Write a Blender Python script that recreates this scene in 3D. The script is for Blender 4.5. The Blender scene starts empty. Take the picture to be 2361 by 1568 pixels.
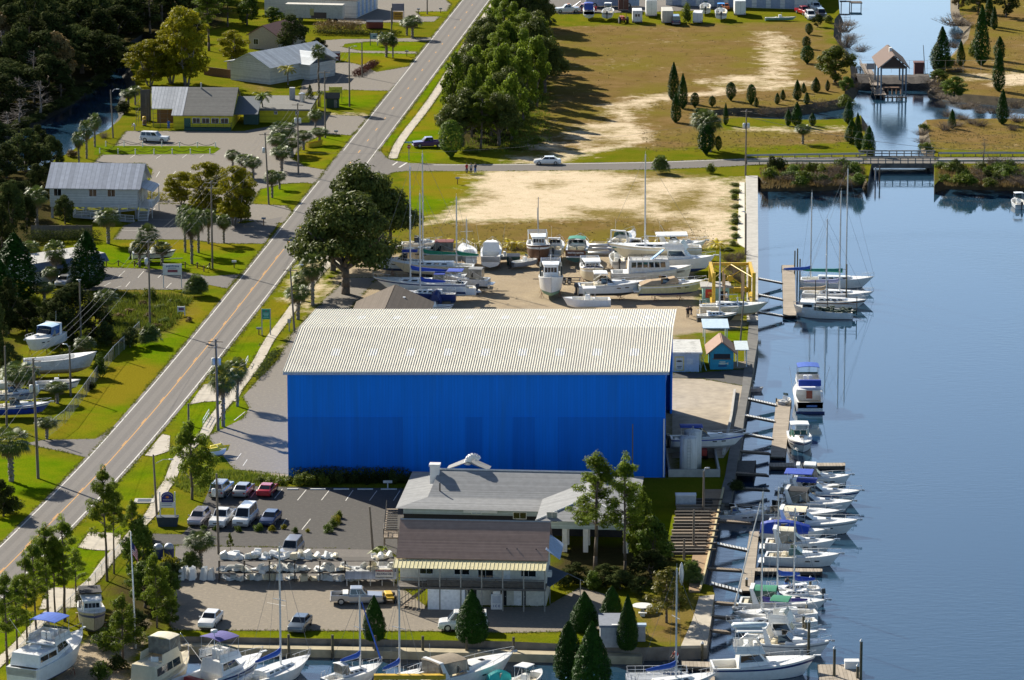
import bpy,math,random
import numpy as np
from mathutils import Vector,Matrix
from mathutils.geometry import tessellate_polygon,delaunay_2d_cdt
SC=bpy.context.scene
COL=SC.collection
random.seed(7)
RNG=random.Random(11)
pi=math.pi
R=math.radians
# ------------------------------------------------------------------ camera
CAMH=125.0
FPX=9500.0
HOR=2084.0
P0=math.atan2(HOR,FPX)
cam=bpy.data.cameras.new('camera')
cam.sensor_width=36.0
cam.lens=FPX/2361.0*36.0
cam.clip_start=5.0
cam.clip_end=6000.0
camo=bpy.data.objects.new('camera',cam)
COL.objects.link(camo)
camo.location=(0,0,CAMH)
camo.rotation_euler=(pi/2-P0,0,0)
SC.camera=camo
# ------------------------------------------------------------------ light
SUN_AZ=(-0.62,0.785)
SUN_EL=R(31)
w=bpy.data.worlds.new('World')
SC.world=w
w.use_nodes=True
nt=w.node_tree
sky=nt.nodes.new('ShaderNodeTexSky')
sky.sky_type='NISHITA'
sky.sun_disc=False
sky.sun_elevation=SUN_EL
sky.sun_rotation=math.atan2(SUN_AZ[0],SUN_AZ[1])%(2*pi)
sky.air_density=1.0
sky.dust_density=1.3
sky.ozone_density=2.5
bg=nt.nodes['Background']
tcw=nt.nodes.new('ShaderNodeTexCoord');sxw=nt.nodes.new('ShaderNodeSeparateXYZ');mrw=nt.nodes.new('ShaderNodeMapRange');vmw=nt.nodes.new('ShaderNodeVectorMath');vtw=nt.nodes.new('ShaderNodeVectorMath')
mrw.interpolation_type='SMOOTHSTEP';mrw.inputs[1].default_value=.13;mrw.inputs[2].default_value=.48;mrw.inputs[3].default_value=2.1;mrw.inputs[4].default_value=.72
vmw.operation='SCALE';vtw.operation='MULTIPLY';vtw.inputs[1].default_value=(.93,1.0,1.09)
nt.links.new(tcw.outputs['Generated'],sxw.inputs[0]);nt.links.new(sxw.outputs['Z'],mrw.inputs[0])
nt.links.new(sky.outputs[0],vtw.inputs[0]);nt.links.new(vtw.outputs[0],vmw.inputs[0]);nt.links.new(mrw.outputs[0],vmw.inputs['Scale'])
nt.links.new(vmw.outputs[0],bg.inputs[0])
bg.inputs[1].default_value=0.056
sl=bpy.data.lights.new('sun','SUN')
sl.energy=5.0
sl.angle=R(0.5)
sl.color=(1.0,0.93,0.80)
so=bpy.data.objects.new('sun',sl)
COL.objects.link(so)
d=Vector((-SUN_AZ[0]*math.cos(SUN_EL),-SUN_AZ[1]*math.cos(SUN_EL),-math.sin(SUN_EL)))
so.rotation_euler=d.to_track_quat('-Z','Y').to_euler()
so.location=(-200,900,300)
SC.view_settings.view_transform='Standard'
SC.view_settings.look='None'
SC.view_settings.gamma=1.0
SC.view_settings.use_curve_mapping=False
SC.view_settings.exposure=0.85
SC.render.engine='CYCLES'
SC.cycles.max_bounces=6
SC.cycles.transparent_max_bounces=6
SC.cycles.caustics_reflective=False
SC.cycles.caustics_refractive=False
# ------------------------------------------------------------------ survey helpers
WZ=-1.5
SP,CP=math.sin(P0),math.cos(P0)
def P(u,v,z=0.0):
 """ground survey: where the sight line through (u, v) meets height z"""
 a,b=u-1180.5,v-784.0
 dx,dy,dz=a,CP*FPX-SP*b,-SP*FPX-CP*b
 t=(z-CAMH)/dz
 return Vector((a*t-0.0,dy*t,z))
def ZY(v,y):
 """height at which row v is met at distance y"""
 b=v-784.0
 dy,dz=CP*FPX-SP*b,-SP*FPX-CP*b
 return CAMH+dz*y/dy
def S(v,z=0.0):
 """units per metre at row v"""
 b=v-784.0
 dz=-SP*FPX-CP*b
 return dz/(z-CAMH)
def HT(vb,vt,z=0.0):
 """height of something standing at row vb whose top is at row vt"""
 return ZY(vt,P(1180,vb,z).y)-z
# ------------------------------------------------------------------ mesh builder
class MB:
 def __init__(s):
  s.v,s.f,s.m=[],[],[]
 def add(s,vs,fs,mi=0):
  o=len(s.v)
  s.v.extend([tuple(p)for p in vs])
  for f in fs:
   s.f.append(tuple(i+o for i in f));s.m.append(mi)
  return s
 def poly(s,pts,mi=0):
  return s.add(pts,[tuple(range(len(pts)))],mi)
 def box(s,x0,x1,y0,y1,z0,z1,mi=0):
  return s.add([(x0,y0,z0),(x1,y0,z0),(x1,y1,z0),(x0,y1,z0),(x0,y0,z1),(x1,y0,z1),(x1,y1,z1),(x0,y1,z1)],[(3,2,1,0),(4,5,6,7),(0,1,5,4),(1,2,6,5),(2,3,7,6),(3,0,4,7)],mi)
 def hexa(s,b,t,mi=0):
  return s.add(list(b)+list(t),[(3,2,1,0),(4,5,6,7),(0,1,5,4),(1,2,6,5),(2,3,7,6),(3,0,4,7)],mi)
 def obox(s,c,sz,rz=0.0,mi=0,rx=0.0,ry=0.0):
  m=Matrix.Translation(c)@Matrix.Rotation(rz,4,'Z')@Matrix.Rotation(ry,4,'Y')@Matrix.Rotation(rx,4,'X')
  x,y,z=sz[0]/2,sz[1]/2,sz[2]/2
  vs=[m@Vector(p)for p in[(-x,-y,-z),(x,-y,-z),(x,y,-z),(-x,y,-z),(-x,-y,z),(x,-y,z),(x,y,z),(-x,y,z)]]
  return s.add(vs,[(3,2,1,0),(4,5,6,7),(0,1,5,4),(1,2,6,5),(2,3,7,6),(3,0,4,7)],mi)
 def prism(s,pts,z0,z1,mi=0):
  n=len(pts)
  vs=[(p[0],p[1],z0)for p in pts]+[(p[0],p[1],z1)for p in pts]
  fs=[tuple(range(n-1,-1,-1)),tuple(range(n,2*n))]+[(i,(i+1)%n,n+(i+1)%n,n+i)for i in range(n)]
  return s.add(vs,fs,mi)
 def yprism(s,pts,y0,y1,mi=0):
  n=len(pts)
  vs=[(p[0],y0,p[1])for p in pts]+[(p[0],y1,p[1])for p in pts]
  fs=[tuple(range(n)),tuple(range(2*n-1,n-1,-1))]+[((i+1)%n,i,n+i,n+(i+1)%n)for i in range(n)]
  return s.add(vs,fs,mi)
 def xprism(s,pts,x0,x1,mi=0):
  n=len(pts)
  vs=[(x0,p[0],p[1])for p in pts]+[(x1,p[0],p[1])for p in pts]
  fs=[tuple(range(n-1,-1,-1)),tuple(range(n,2*n))]+[(i,(i+1)%n,n+(i+1)%n,n+i)for i in range(n)]
  return s.add(vs,fs,mi)
 def tube(s,p,q,r0,r1=None,n=6,mi=0,caps=True):
  p,q=Vector(p),Vector(q)
  r1=r0 if r1 is None else r1
  d=(q-p)
  if d.length<1e-6:return s
  d.normalize()
  a=d.orthogonal().normalized();b=d.cross(a)
  vs=[]
  for c,r in((p,r0),(q,r1)):
   for i in range(n):
    t=2*pi*i/n
    vs.append(c+a*(r*math.cos(t))+b*(r*math.sin(t)))
  fs=[(i,(i+1)%n,n+(i+1)%n,n+i)for i in range(n)]
  if caps:fs+=[tuple(range(n-1,-1,-1)),tuple(range(n,2*n))]
  return s.add(vs,fs,mi)
 def path(s,pts,r,n=5,mi=0):
  for a,b in zip(pts[:-1],pts[1:]):s.tube(a,b,r,None,n,mi)
  return s
 def ell(s,c,r,nu=10,nv=6,mi=0,z0=-1.0):
  rings=[]
  for j in range(nv+1):
   a=-pi/2+pi*j/nv
   zz=max(math.sin(a),z0);k=math.sqrt(max(0.0,1-zz*zz))
   rings.append([(c[0]+r[0]*k*math.cos(2*pi*i/nu),c[1]+r[1]*k*math.sin(2*pi*i/nu),c[2]+r[2]*zz)for i in range(nu)])
  return s.loft(rings,mi=mi)
 def loft(s,rings,mi=0,cap=True,closed=True):
  n=len(rings[0]);vs=[p for r in rings for p in r];fs=[]
  for j in range(len(rings)-1):
   for i in range(n if closed else n-1):
    k=(i+1)%n
    fs.append((j*n+i,j*n+k,(j+1)*n+k,(j+1)*n+i))
  if cap:
   fs+=[tuple(range(n-1,-1,-1)),tuple(range((len(rings)-1)*n,len(rings)*n))]
  return s.add(vs,fs,mi)
 def lathe(s,prof,c=(0,0,0),n=14,mi=0):
  return s.loft([[(c[0]+r*math.cos(2*pi*i/n),c[1]+r*math.sin(2*pi*i/n),c[2]+z)for i in range(n)]for r,z in prof],mi)
 def build(s,name,mats,parent=None,smooth=False,bev=0.0,loc=None):
  me=bpy.data.meshes.new(name)
  me.from_pydata(s.v,[],s.f)
  for m in(mats if isinstance(mats,(list,tuple))else[mats]):me.materials.append(m)
  if any(s.m):me.polygons.foreach_set('material_index',s.m)
  if smooth:me.polygons.foreach_set('use_smooth',[True]*len(s.f))
  me.update()
  o=bpy.data.objects.new(name,me)
  COL.objects.link(o)
  if parent is not None:o.parent=parent
  if loc is not None:o.location=loc
  if bev:
   b=o.modifiers.new('bevel','BEVEL');b.width=bev;b.segments=2;b.limit_method='ANGLE';b.angle_limit=R(40)
  return o
def tag(o,label=None,cat=None,group=None,kind=None):
 if label:o['label']=label
 if cat:o['category']=cat
 if group:o['group']=group
 if kind:o['kind']=kind
 return o
def thing(name,label,cat,loc=(0,0,0),rz=0.0,group=None):
 o=bpy.data.objects.new(name,None);COL.objects.link(o)
 o.empty_display_size=0.5
 o.location=loc;o.rotation_euler=(0,0,rz)
 return tag(o,label,cat,group)
def dup(root,loc,rz=0.0,sc=None,label=None,group=None):
 r=root.copy();COL.objects.link(r)
 r.location=loc;r.rotation_euler=(0,0,rz)
 if sc is not None:r.scale=sc if isinstance(sc,(tuple,list))else(sc,sc,sc)
 if label:r['label']=label
 if group:r['group']=group
 elif 'group' in r and group=='':del r['group']
 def rec(a,b):
  for ch in KIDS(a):
   c=ch.copy();COL.objects.link(c);c.parent=b
   rec(ch,c)
 rec(root,r)
 return r
def KIDS(o):return list(o.children)
# ------------------------------------------------------------------ materials
MC={}
def node(nt,t,**kw):
 n=nt.nodes.new(t)
 for k,v in kw.items():setattr(n,k,v)
 return n
def M(name,col=(.5,.5,.5),rough=.6,metal=0.0,var=.12,scale=3.0,bump=0.0,spec=.5,stretch=None,dirt=None,coat=0.0,rnd=0.0):
 """painted / worn surface: base colour broken up by two noises, optional dirt colour and bump"""
 if name in MC:return MC[name]
 m=bpy.data.materials.new(name);m.use_nodes=True
 nt=m.node_tree;b=nt.nodes['Principled BSDF']
 b.inputs['Roughness'].default_value=rough
 b.inputs['Metallic'].default_value=metal
 b.inputs['Specular IOR Level'].default_value=spec
 b.inputs['Coat Weight'].default_value=coat
 tc=node(nt,'ShaderNodeTexCoord')
 mp=node(nt,'ShaderNodeMapping')
 if stretch:mp.inputs['Scale'].default_value=stretch
 nt.links.new(tc.outputs['Object'],mp.inputs[0])
 n1=node(nt,'ShaderNodeTexNoise');n1.inputs['Scale'].default_value=scale;n1.inputs['Detail'].default_value=5
 nt.links.new(mp.outputs[0],n1.inputs[0])
 mr=node(nt,'ShaderNodeMapRange');mr.inputs[1].default_value=.3;mr.inputs[2].default_value=.7
 mr.inputs[3].default_value=1-var;mr.inputs[4].default_value=1+var
 nt.links.new(n1.outputs[0],mr.inputs[0])
 hs=node(nt,'ShaderNodeHueSaturation');hs.inputs['Color'].default_value=(*col,1)
 nt.links.new(mr.outputs[0],hs.inputs['Value'])
 if rnd:
  oi=node(nt,'ShaderNodeObjectInfo');r2=node(nt,'ShaderNodeMapRange')
  r2.inputs[3].default_value=1-rnd;r2.inputs[4].default_value=1+rnd
  nt.links.new(oi.outputs['Random'],r2.inputs[0])
  mu=node(nt,'ShaderNodeMath',operation='MULTIPLY')
  nt.links.new(mr.outputs[0],mu.inputs[0]);nt.links.new(r2.outputs[0],mu.inputs[1])
  nt.links.new(mu.outputs[0],hs.inputs['Value'])
 out=hs.outputs[0]
 if dirt:
  n2=node(nt,'ShaderNodeTexNoise');n2.inputs['Scale'].default_value=scale*.35;n2.inputs['Detail'].default_value=8;n2.inputs['Roughness'].default_value=.7
  nt.links.new(mp.outputs[0],n2.inputs[0])
  r3=node(nt,'ShaderNodeMapRange');r3.inputs[1].default_value=.5;r3.inputs[2].default_value=.72;r3.inputs[4].default_value=dirt[3]
  nt.links.new(n2.outputs[0],r3.inputs[0])
  mx=node(nt,'ShaderNodeMixRGB');mx.inputs[2].default_value=(*dirt[:3],1)
  nt.links.new(r3.outputs[0],mx.inputs[0]);nt.links.new(out,mx.inputs[1]);out=mx.outputs[0]
 nt.links.new(out,b.inputs['Base Color'])
 if bump:
  bp=node(nt,'ShaderNodeBump');bp.inputs['Strength'].default_value=bump;bp.inputs['Distance'].default_value=.05
  nt.links.new(n1.outputs[0],bp.inputs['Height']);nt.links.new(bp.outputs[0],b.inputs['Normal'])
 MC[name]=m
 return m
def MW(name,col,col2,scale,axis='X',rough=.7,width=.12,jit=.13,nscale=1.5,**kw):
 """boards, ribs or shingle courses: thin seams of col2 across an axis every 1/scale metres"""
 if name in MC:return MC[name]
 m=M(name,col,rough,**{**dict(var=.10,spec=.15),**kw},scale=nscale)
 nt=m.node_tree;b=nt.nodes['Principled BSDF']
 tc=[n for n in nt.nodes if n.type=='TEX_COORD'][0]
 sx=node(nt,'ShaderNodeSeparateXYZ');nt.links.new(tc.outputs['Object'],sx.inputs[0])
 mu=node(nt,'ShaderNodeMath',operation='MULTIPLY');mu.inputs[1].default_value=scale
 nt.links.new(sx.outputs[axis],mu.inputs[0])
 fr=node(nt,'ShaderNodeMath',operation='FRACT');nt.links.new(mu.outputs[0],fr.inputs[0])
 lt=node(nt,'ShaderNodeMath',operation='LESS_THAN');lt.inputs[1].default_value=width
 nt.links.new(fr.outputs[0],lt.inputs[0])
 fl=node(nt,'ShaderNodeMath',operation='FLOOR');nt.links.new(mu.outputs[0],fl.inputs[0])
 wn=node(nt,'ShaderNodeTexWhiteNoise');wn.noise_dimensions='1D';nt.links.new(fl.outputs[0],wn.inputs['W'])
 mr=node(nt,'ShaderNodeMapRange');mr.inputs[3].default_value=1-jit;mr.inputs[4].default_value=1+jit
 nt.links.new(wn.outputs['Value'],mr.inputs[0])
 src=b.inputs['Base Color'].links[0].from_socket
 vm=node(nt,'ShaderNodeVectorMath',operation='SCALE');nt.links.new(src,vm.inputs[0]);nt.links.new(mr.outputs[0],vm.inputs['Scale'])
 mx=node(nt,'ShaderNodeMixRGB');mx.inputs[2].default_value=(*col2,1)
 nt.links.new(lt.outputs[0],mx.inputs[0]);nt.links.new(vm.outputs[0],mx.inputs[1])
 nt.links.new(mx.outputs[0],b.inputs['Base Color'])
 return m
def MGLASS(name='window_glass',col=(.012,.016,.02)):
 if name in MC:return MC[name]
 m=M(name,col,.06,var=.3,scale=1.0,spec=.8)
 return m
def MLEAF(name,c1,c2,trans=.35,gloss=.3,rnd=.25,rough=.5):
 """leaves: colour differs leaf by leaf and tree by tree, some light comes through"""
 if name in MC:return MC[name]
 m=bpy.data.materials.new(name);m.use_nodes=True
 nt=m.node_tree;b=nt.nodes['Principled BSDF']
 ge=node(nt,'ShaderNodeNewGeometry');oi=node(nt,'ShaderNodeObjectInfo')
 tc=node(nt,'ShaderNodeTexCoord');nz=node(nt,'ShaderNodeTexNoise');nz.inputs['Scale'].default_value=.55;nz.inputs['Detail'].default_value=3
 nt.links.new(tc.outputs['Object'],nz.inputs[0])
 ad=node(nt,'ShaderNodeMath',operation='MULTIPLY_ADD');ad.inputs[1].default_value=.5
 nt.links.new(ge.outputs['Random Per Island'],ad.inputs[0])
 m2=node(nt,'ShaderNodeMapRange');m2.inputs[1].default_value=.3;m2.inputs[2].default_value=.7;m2.inputs[3].default_value=0;m2.inputs[4].default_value=.5
 nt.links.new(nz.outputs[0],m2.inputs[0]);nt.links.new(m2.outputs[0],ad.inputs[2])
 mx=node(nt,'ShaderNodeMixRGB');mx.inputs[1].default_value=(*c1,1);mx.inputs[2].default_value=(*c2,1)
 nt.links.new(ad.outputs[0],mx.inputs[0])
 hs=node(nt,'ShaderNodeHueSaturation');nt.links.new(mx.outputs[0],hs.inputs['Color'])
 mr=node(nt,'ShaderNodeMapRange');mr.inputs[3].default_value=1-rnd;mr.inputs[4].default_value=1+rnd
 nt.links.new(oi.outputs['Random'],mr.inputs[0]);nt.links.new(mr.outputs[0],hs.inputs['Value'])
 nt.links.new(hs.outputs[0],b.inputs['Base Color'])
 b.inputs['Roughness'].default_value=rough;b.inputs['Specular IOR Level'].default_value=gloss
 tr=node(nt,'ShaderNodeBsdfTranslucent');nt.links.new(hs.outputs[0],tr.inputs[0])
 ms=node(nt,'ShaderNodeMixShader');ms.inputs[0].default_value=trans
 nt.links.new(b.outputs[0],ms.inputs[1]);nt.links.new(tr.outputs[0],ms.inputs[2])
 nt.links.new(ms.outputs[0],nt.nodes['Material Output'].inputs[0])
 MC[name]=m
 return m
WHITE=M('white_gelcoat',(.78,.78,.76),.3,var=.05,dirt=(.45,.40,.32,.25))
WPAINT=M('white_paint',(.72,.72,.70),.55,var=.06,scale=2,dirt=(.40,.37,.33,.3))
CREAM=M('cream_gelcoat',(.68,.60,.43),.35,var=.06,dirt=(.40,.33,.22,.3))
GREYP=M('grey_paint',(.30,.31,.33),.5)
BLACK=M('black_plastic',(.018,.018,.02),.4)
RUB=M('tyre_rubber',(.02,.02,.02),.8)
STEEL=M('bare_metal',(.55,.56,.58),.3,.8,var=.08)
ALU=M('aluminium_mast',(.62,.63,.64),.35,.4,var=.06)
NAVY=M('navy_blue',(.012,.03,.14),.45)
CBLUE=M('canvas_blue',(.02,.09,.42),.8)
CROYAL=M('tarp_royal_blue',(.015,.06,.40),.6)
CTEAL=M('canvas_teal',(.02,.22,.16),.8)
CGREEN=M('canvas_green',(.015,.20,.11),.8)
CBURG=M('canvas_burgundy',(.16,.025,.025),.8)
CTAN=M('canvas_tan',(.50,.36,.22),.85)
CBLACK=M('canvas_black',(.02,.02,.024),.85)
CCREAM=M('canvas_cream',(.66,.60,.45),.85)
AFRED=M('red_bottom_paint',(.20,.03,.02),.8)
AFBLUE=M('blue_bottom_paint',(.02,.05,.16),.8)
AFBLK=M('dark_bottom_paint',(.03,.035,.04),.8,dirt=(.16,.12,.08,.5))
AFGRN=M('green_bottom_paint',(.03,.12,.08),.8)
TEAK=M('weathered_wood',(.27,.21,.15),.85,var=.25,scale=5,stretch=(1,6,6))
BROWNW=M('brown_wood',(.16,.085,.045),.8,var=.25,scale=4)
PILE=M('dark_piling',(.075,.062,.05),.9,var=.3,scale=4)
POLEW=M('pole_wood',(.17,.14,.11),.9,var=.25,scale=3,stretch=(4,4,.6))
CONC=M('concrete',(.42,.40,.36),.85,var=.12,scale=1.2,bump=.15,dirt=(.22,.20,.17,.5))
DCONC=M('stained_concrete',(.17,.155,.135),.9,var=.2,scale=1.0,bump=.2,dirt=(.05,.05,.045,.7))
GLASS=MGLASS()
CLEARV=M('clear_vinyl',(.20,.19,.16),.15,var=.3,scale=2)
YELLOW=M('yellow_machine_paint',(.60,.38,.015),.5,dirt=(.20,.10,.03,.5))
BARK=M('bark',(.13,.10,.075),.95,var=.35,scale=5,stretch=(1,1,.3),bump=.5)
BARKG=M('grey_bark',(.22,.19,.16),.95,var=.3,scale=5,stretch=(1,1,.3),bump=.5)
# ------------------------------------------------------------------ terrain
def W2(poly,z=0.0):return[P(u,v,z).to_2d()for u,v in poly]
def inside(px,py,poly):
 n=len(poly);c=np.zeros(px.shape,bool)
 for i in range(n):
  x1,y1=poly[i];x2,y2=poly[(i+1)%n]
  if y1==y2:continue
  cond=((y1>py)!=(y2>py))&(px<(x2-x1)*(py-y1)/(y2-y1)+x1)
  c^=cond
 return c
def sdist(px,py,poly):
 d=np.full(px.shape,1e9);n=len(poly)
 for i in range(n):
  x1,y1=poly[i];x2,y2=poly[(i+1)%n]
  ex,ey=x2-x1,y2-y1;L=ex*ex+ey*ey+1e-9
  t=np.clip(((px-x1)*ex+(py-y1)*ey)/L,0,1)
  d=np.minimum(d,(px-x1-t*ex)**2+(py-y1-t*ey)**2)
 d=np.sqrt(d)
 return np.where(inside(px,py,poly),d,-d)
def band(line,wid):
 """ribbon polygon of width wid (m) round a px polyline, in world metres"""
 pts=[P(u,v).to_2d()for u,v in line];L,Rr=[],[]
 for i,p in enumerate(pts):
  a=pts[max(i-1,0)];b=pts[min(i+1,len(pts)-1)]
  t=(b-a).normalized();n=Vector((-t.y,t.x))
  L.append(p+n*wid/2);Rr.append(p-n*wid/2)
 return L+Rr[::-1]
BASIN=[(1747,405,0),(1748,560,0),(1748,784,0),(1731,884,0),(1723,924,0),(1715.5,969,0),(1710,1021,0),(1700.5,1061,0),(1695,1096,0),(1683,1159,0),(1661,1163,0),(1655.5,1186,0),(1645,1236,0),(1625,1321,0),(1619,1345,0),(1643,1351,0),(1648,1371,0),(1640.5,1426,0),(1630.5,1488,0),(1570,1490,0),(1480,1493,0),(1180,1479,0),(395,1467,0),(290,1568,0),(215,1650,0),
 (260,1900,1),(2900,1900,1),(3300,900,1),(3000,440,1),(2361,441,1),(2182,437,1),(2154,428,0),(2154,345,0),(2120,350,1),(2116,325,1),(2114,292,1),(2160,289,1),(2361,287,1),(2600,285,1),(2600,250,1),(2361,250,1),(2200,236,1),(2136,224,1),(2136,205,1),(2140,190,1),(2145,165,1),(2180,140,1),(2210,105,1),(2218,72,1),(2193,50,1),(2188,25,1),(2188,0,1),(2188,-60,1),(1930,-60,0),(1934,0,0),(1936,30,0),(1945,60,1),(1943,100,1),(1962,125,1),(1980,160,1),(1985,190,1),(1983,207,1),
 (1978,222,1),(1960,248,1),(1895,259,1),(1830,268,1),(1770,272,1),(1700,270,1),(1655,275,1),(1658,280,1),(1770,288,1),(1850,290,1),(1900,290,1),(1950,287,1),(1992,280,1),(2012,310,1),(2016,345,0),(2000,424,0),(1985,430,1),(1900,441,1),(1750,442,1)]
CREEK=[(140,368,1),(148,360,1),(168,346,1),(195,330,1),(226,316,1),(250,296,1),(270,270,1),(265,248,1),(272,227,1),(290,212,1),(285,190,1),(277,175,1),(288,160,1),(296,147,1),(316,128,1),(345,105,1),(330,98,1),(291,132,1),(254,180,1),(182,236,1),(100,284,1),(18,326,1),(-60,370,1),(-200,420,1),(60,408,1)]
def outline(poly):
 """land edge ring (z=0) and waterline ring of a water body"""
 n=len(poly)
 wl=[P(u,v,WZ if k else 0).to_2d()for u,v,k in poly]
 area=sum(wl[i].x*wl[(i+1)%n].y-wl[(i+1)%n].x*wl[i].y for i in range(n))
 sg=1 if area>0 else-1
 top=[]
 for i in range(n):
  a,b,c=wl[i-1],wl[i],wl[(i+1)%n]
  t1=(b-a).normalized();t2=(c-b).normalized()
  nn=Vector((t1.y+t2.y,-t1.x-t2.x))*sg
  nn=nn.normalized()if nn.length>1e-6 else Vector((0,0))
  top.append(b+nn*(2.0 if poly[i][2]else 0.0))
 return top,wl
BT,BWL=outline(BASIN);CT,CWL=outline(CREEK)
MASKS={'sand':[W2(p)for p in[[(1112,393),(1290,393),(1400,394),(1490,404),(1600,412),(1690,412),(1696,560),(1640,562),(1590,540),(1570,505),(1500,507),(1420,497),(1320,505),(1180,508),(1000,513),(1070,478),(1100,440)],
 [(1310,318),(1345,290),(1400,283),(1450,285),(1490,300),(1500,320),(1450,332),(1400,318),(1340,330)],[(1180,366),(1240,362),(1290,368),(1280,378),(1180,378)],
 [(1225,345),(1235,322),(1275,320),(1285,345)],[(1770,80),(1800,90),(1810,150),(1800,205),(1765,205)],[(1640,180),(1700,176),(1770,175),(1775,188),(1700,190)],
 [(2305,170),(2420,165),(2420,198),(2300,196)],[(2230,172),(2300,172),(2300,180),(2230,180)],[(750,262),(850,268),(800,300),(760,290)],[(700,615),(750,600),(745,660),(700,710),(690,690)],
 [(2040,575),(2060,575),(2060,578),(2040,578)]]]+[band(l,wd)for l,wd in[([(1280,366),(1355,348),(1420,335),(1462,322),(1440,296),(1433,270),(1437,246),(1493,230),(1555,222),(1630,217),(1690,205),(1770,198),(1850,188)],3.2),([(1437,246),(1493,230),(1555,222)],5.5),
 ([(1620,190),(1700,185),(1770,182),(1800,150),(1790,90),(1760,75)],2.4),([(1700,297),(1850,299),(1960,296)],1.6)]],'dry':[W2(p)for p in[[(1235,62),(1880,50),(1960,130),(1990,200),(1960,262),(1650,272),(1640,300),(1960,300),(1990,325),(1720,338),(1480,345),(1380,340),(1300,352),(1180,362),(1230,300),(1265,200)],
 [(2120,230),(2200,100),(2230,-60),(2700,-60),(2700,350),(2120,345)],[(1000,513),(1180,508),(1320,505),(1420,480),(1500,470),(1600,480),(1660,560),(1600,585),(880,590),(930,540)],
 [(235,672),(330,672),(420,680),(440,690),(400,750),(330,790),(240,790)],[(1480,1375),(1640,1375),(1620,1480),(1480,1480)],[(1553,772),(1640,772),(1650,790),(1553,790)],
 [(560,192),(625,180),(640,205),(600,215)]]],'weedy':[W2(p)for p in[[(1425,425),(1485,416),(1480,455),(1425,455)],[(1495,472),(1580,440),(1612,422),(1635,445),(1628,484),(1540,492)],[(1385,395),(1560,396),(1620,408),(1500,415)],[(1320,478),(1440,482),(1500,492),(1480,506),(1330,503)],[(1640,470),(1690,466),(1690,480),(1640,485)],[(1110,440),(1080,470),(1130,466)],[(1560,505),(1600,500),(1610,520),(1570,530)],[(1330,330),(1420,330),(1440,322),(1360,322)],[(1360,300),(1410,296),(1430,306),(1380,310)],[(1230,425),(1290,420),(1300,428),(1240,432)]]],
 'lush':[W2(p)for p in[[(545,784),(590,735),(700,600),(760,620),(660,760),(560,890),(430,960),(340,1000)],[(430,940),(560,900),(580,960),(480,1010),(390,1010)],
 [(330,1050),(395,1040),(375,1140),(360,1180),(250,1290),(200,1345),(60,1500),(-40,1600),(-40,1400),(120,1280),(250,1150)],[(440,784),(300,954),(220,1010),(100,1010),(140,960),(270,800),(400,700),(520,660)],[(205,1060),(80,1180),(-60,1310),(-60,1050),(90,1040)],
 [(140,690),(180,560),(600,560),(560,630),(480,636),(400,622),(235,616)],[(860,290),(1030,60),(1120,-40),(1160,-40),(1020,230),(990,350),(905,372),(880,350)],[(900,372),(1000,230),(1060,300),(1050,360),(1000,375)],
 [(660,392),(700,335),(745,312),(808,314),(760,385)],[(590,430),(690,424),(660,490),(590,500)],[(730,246),(795,207),(885,212),(870,245),(800,250)],[(700,140),(800,122),(960,122),(960,140),(870,160),(830,150)],[(790,100),(850,96),(990,96),(960,118),(830,118)],
 [(975,0),(1060,-20),(1050,10),(1000,18)],[(965,26),(1040,26),(1020,38),(960,38)],[(1605,600),(1700,610),(1690,680),(1610,700)],[(1560,772),(1720,760),(1725,800),(1560,800)],[(400,1458),(1500,1462),(1480,1480),(395,1467)],[(1300,1180),(1560,1170),(1560,1290),(1480,1300)],
 [(930,398),(1105,396),(1080,445),(1000,490),(930,500)]]],'gravel':[W2(p)for p in[[(660,800),(745,690),(790,620),(900,585),(1080,582),(1180,588),(1400,580),(1590,590),(1608,640),(1618,715),(1725,742),(1715,756),(1553,772),(1553,1100),(600,1100)],
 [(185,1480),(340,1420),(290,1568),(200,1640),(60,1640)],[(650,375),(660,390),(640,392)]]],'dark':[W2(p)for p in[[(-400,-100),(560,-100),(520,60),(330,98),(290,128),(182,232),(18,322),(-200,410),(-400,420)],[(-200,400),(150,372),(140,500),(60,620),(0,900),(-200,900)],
 [(1040,330),(1090,190),(1130,60),(1260,60),(1265,200),(1190,320),(1120,350)],[(1265,1252),(1400,1256),(1560,1236),(1566,1340),(1490,1352),(1340,1342),(1268,1330)],[(1982,378),(2003,378),(2000,430),(1975,432)],[(2150,379),(2172,379),(2180,437),(2150,430)],[(270,1330),(400,1345),(385,1440),(330,1500),(250,1520),(240,1420)]]],  # polygon by the pier house: dark soil with house and shrub shade painted in
 }
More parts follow.
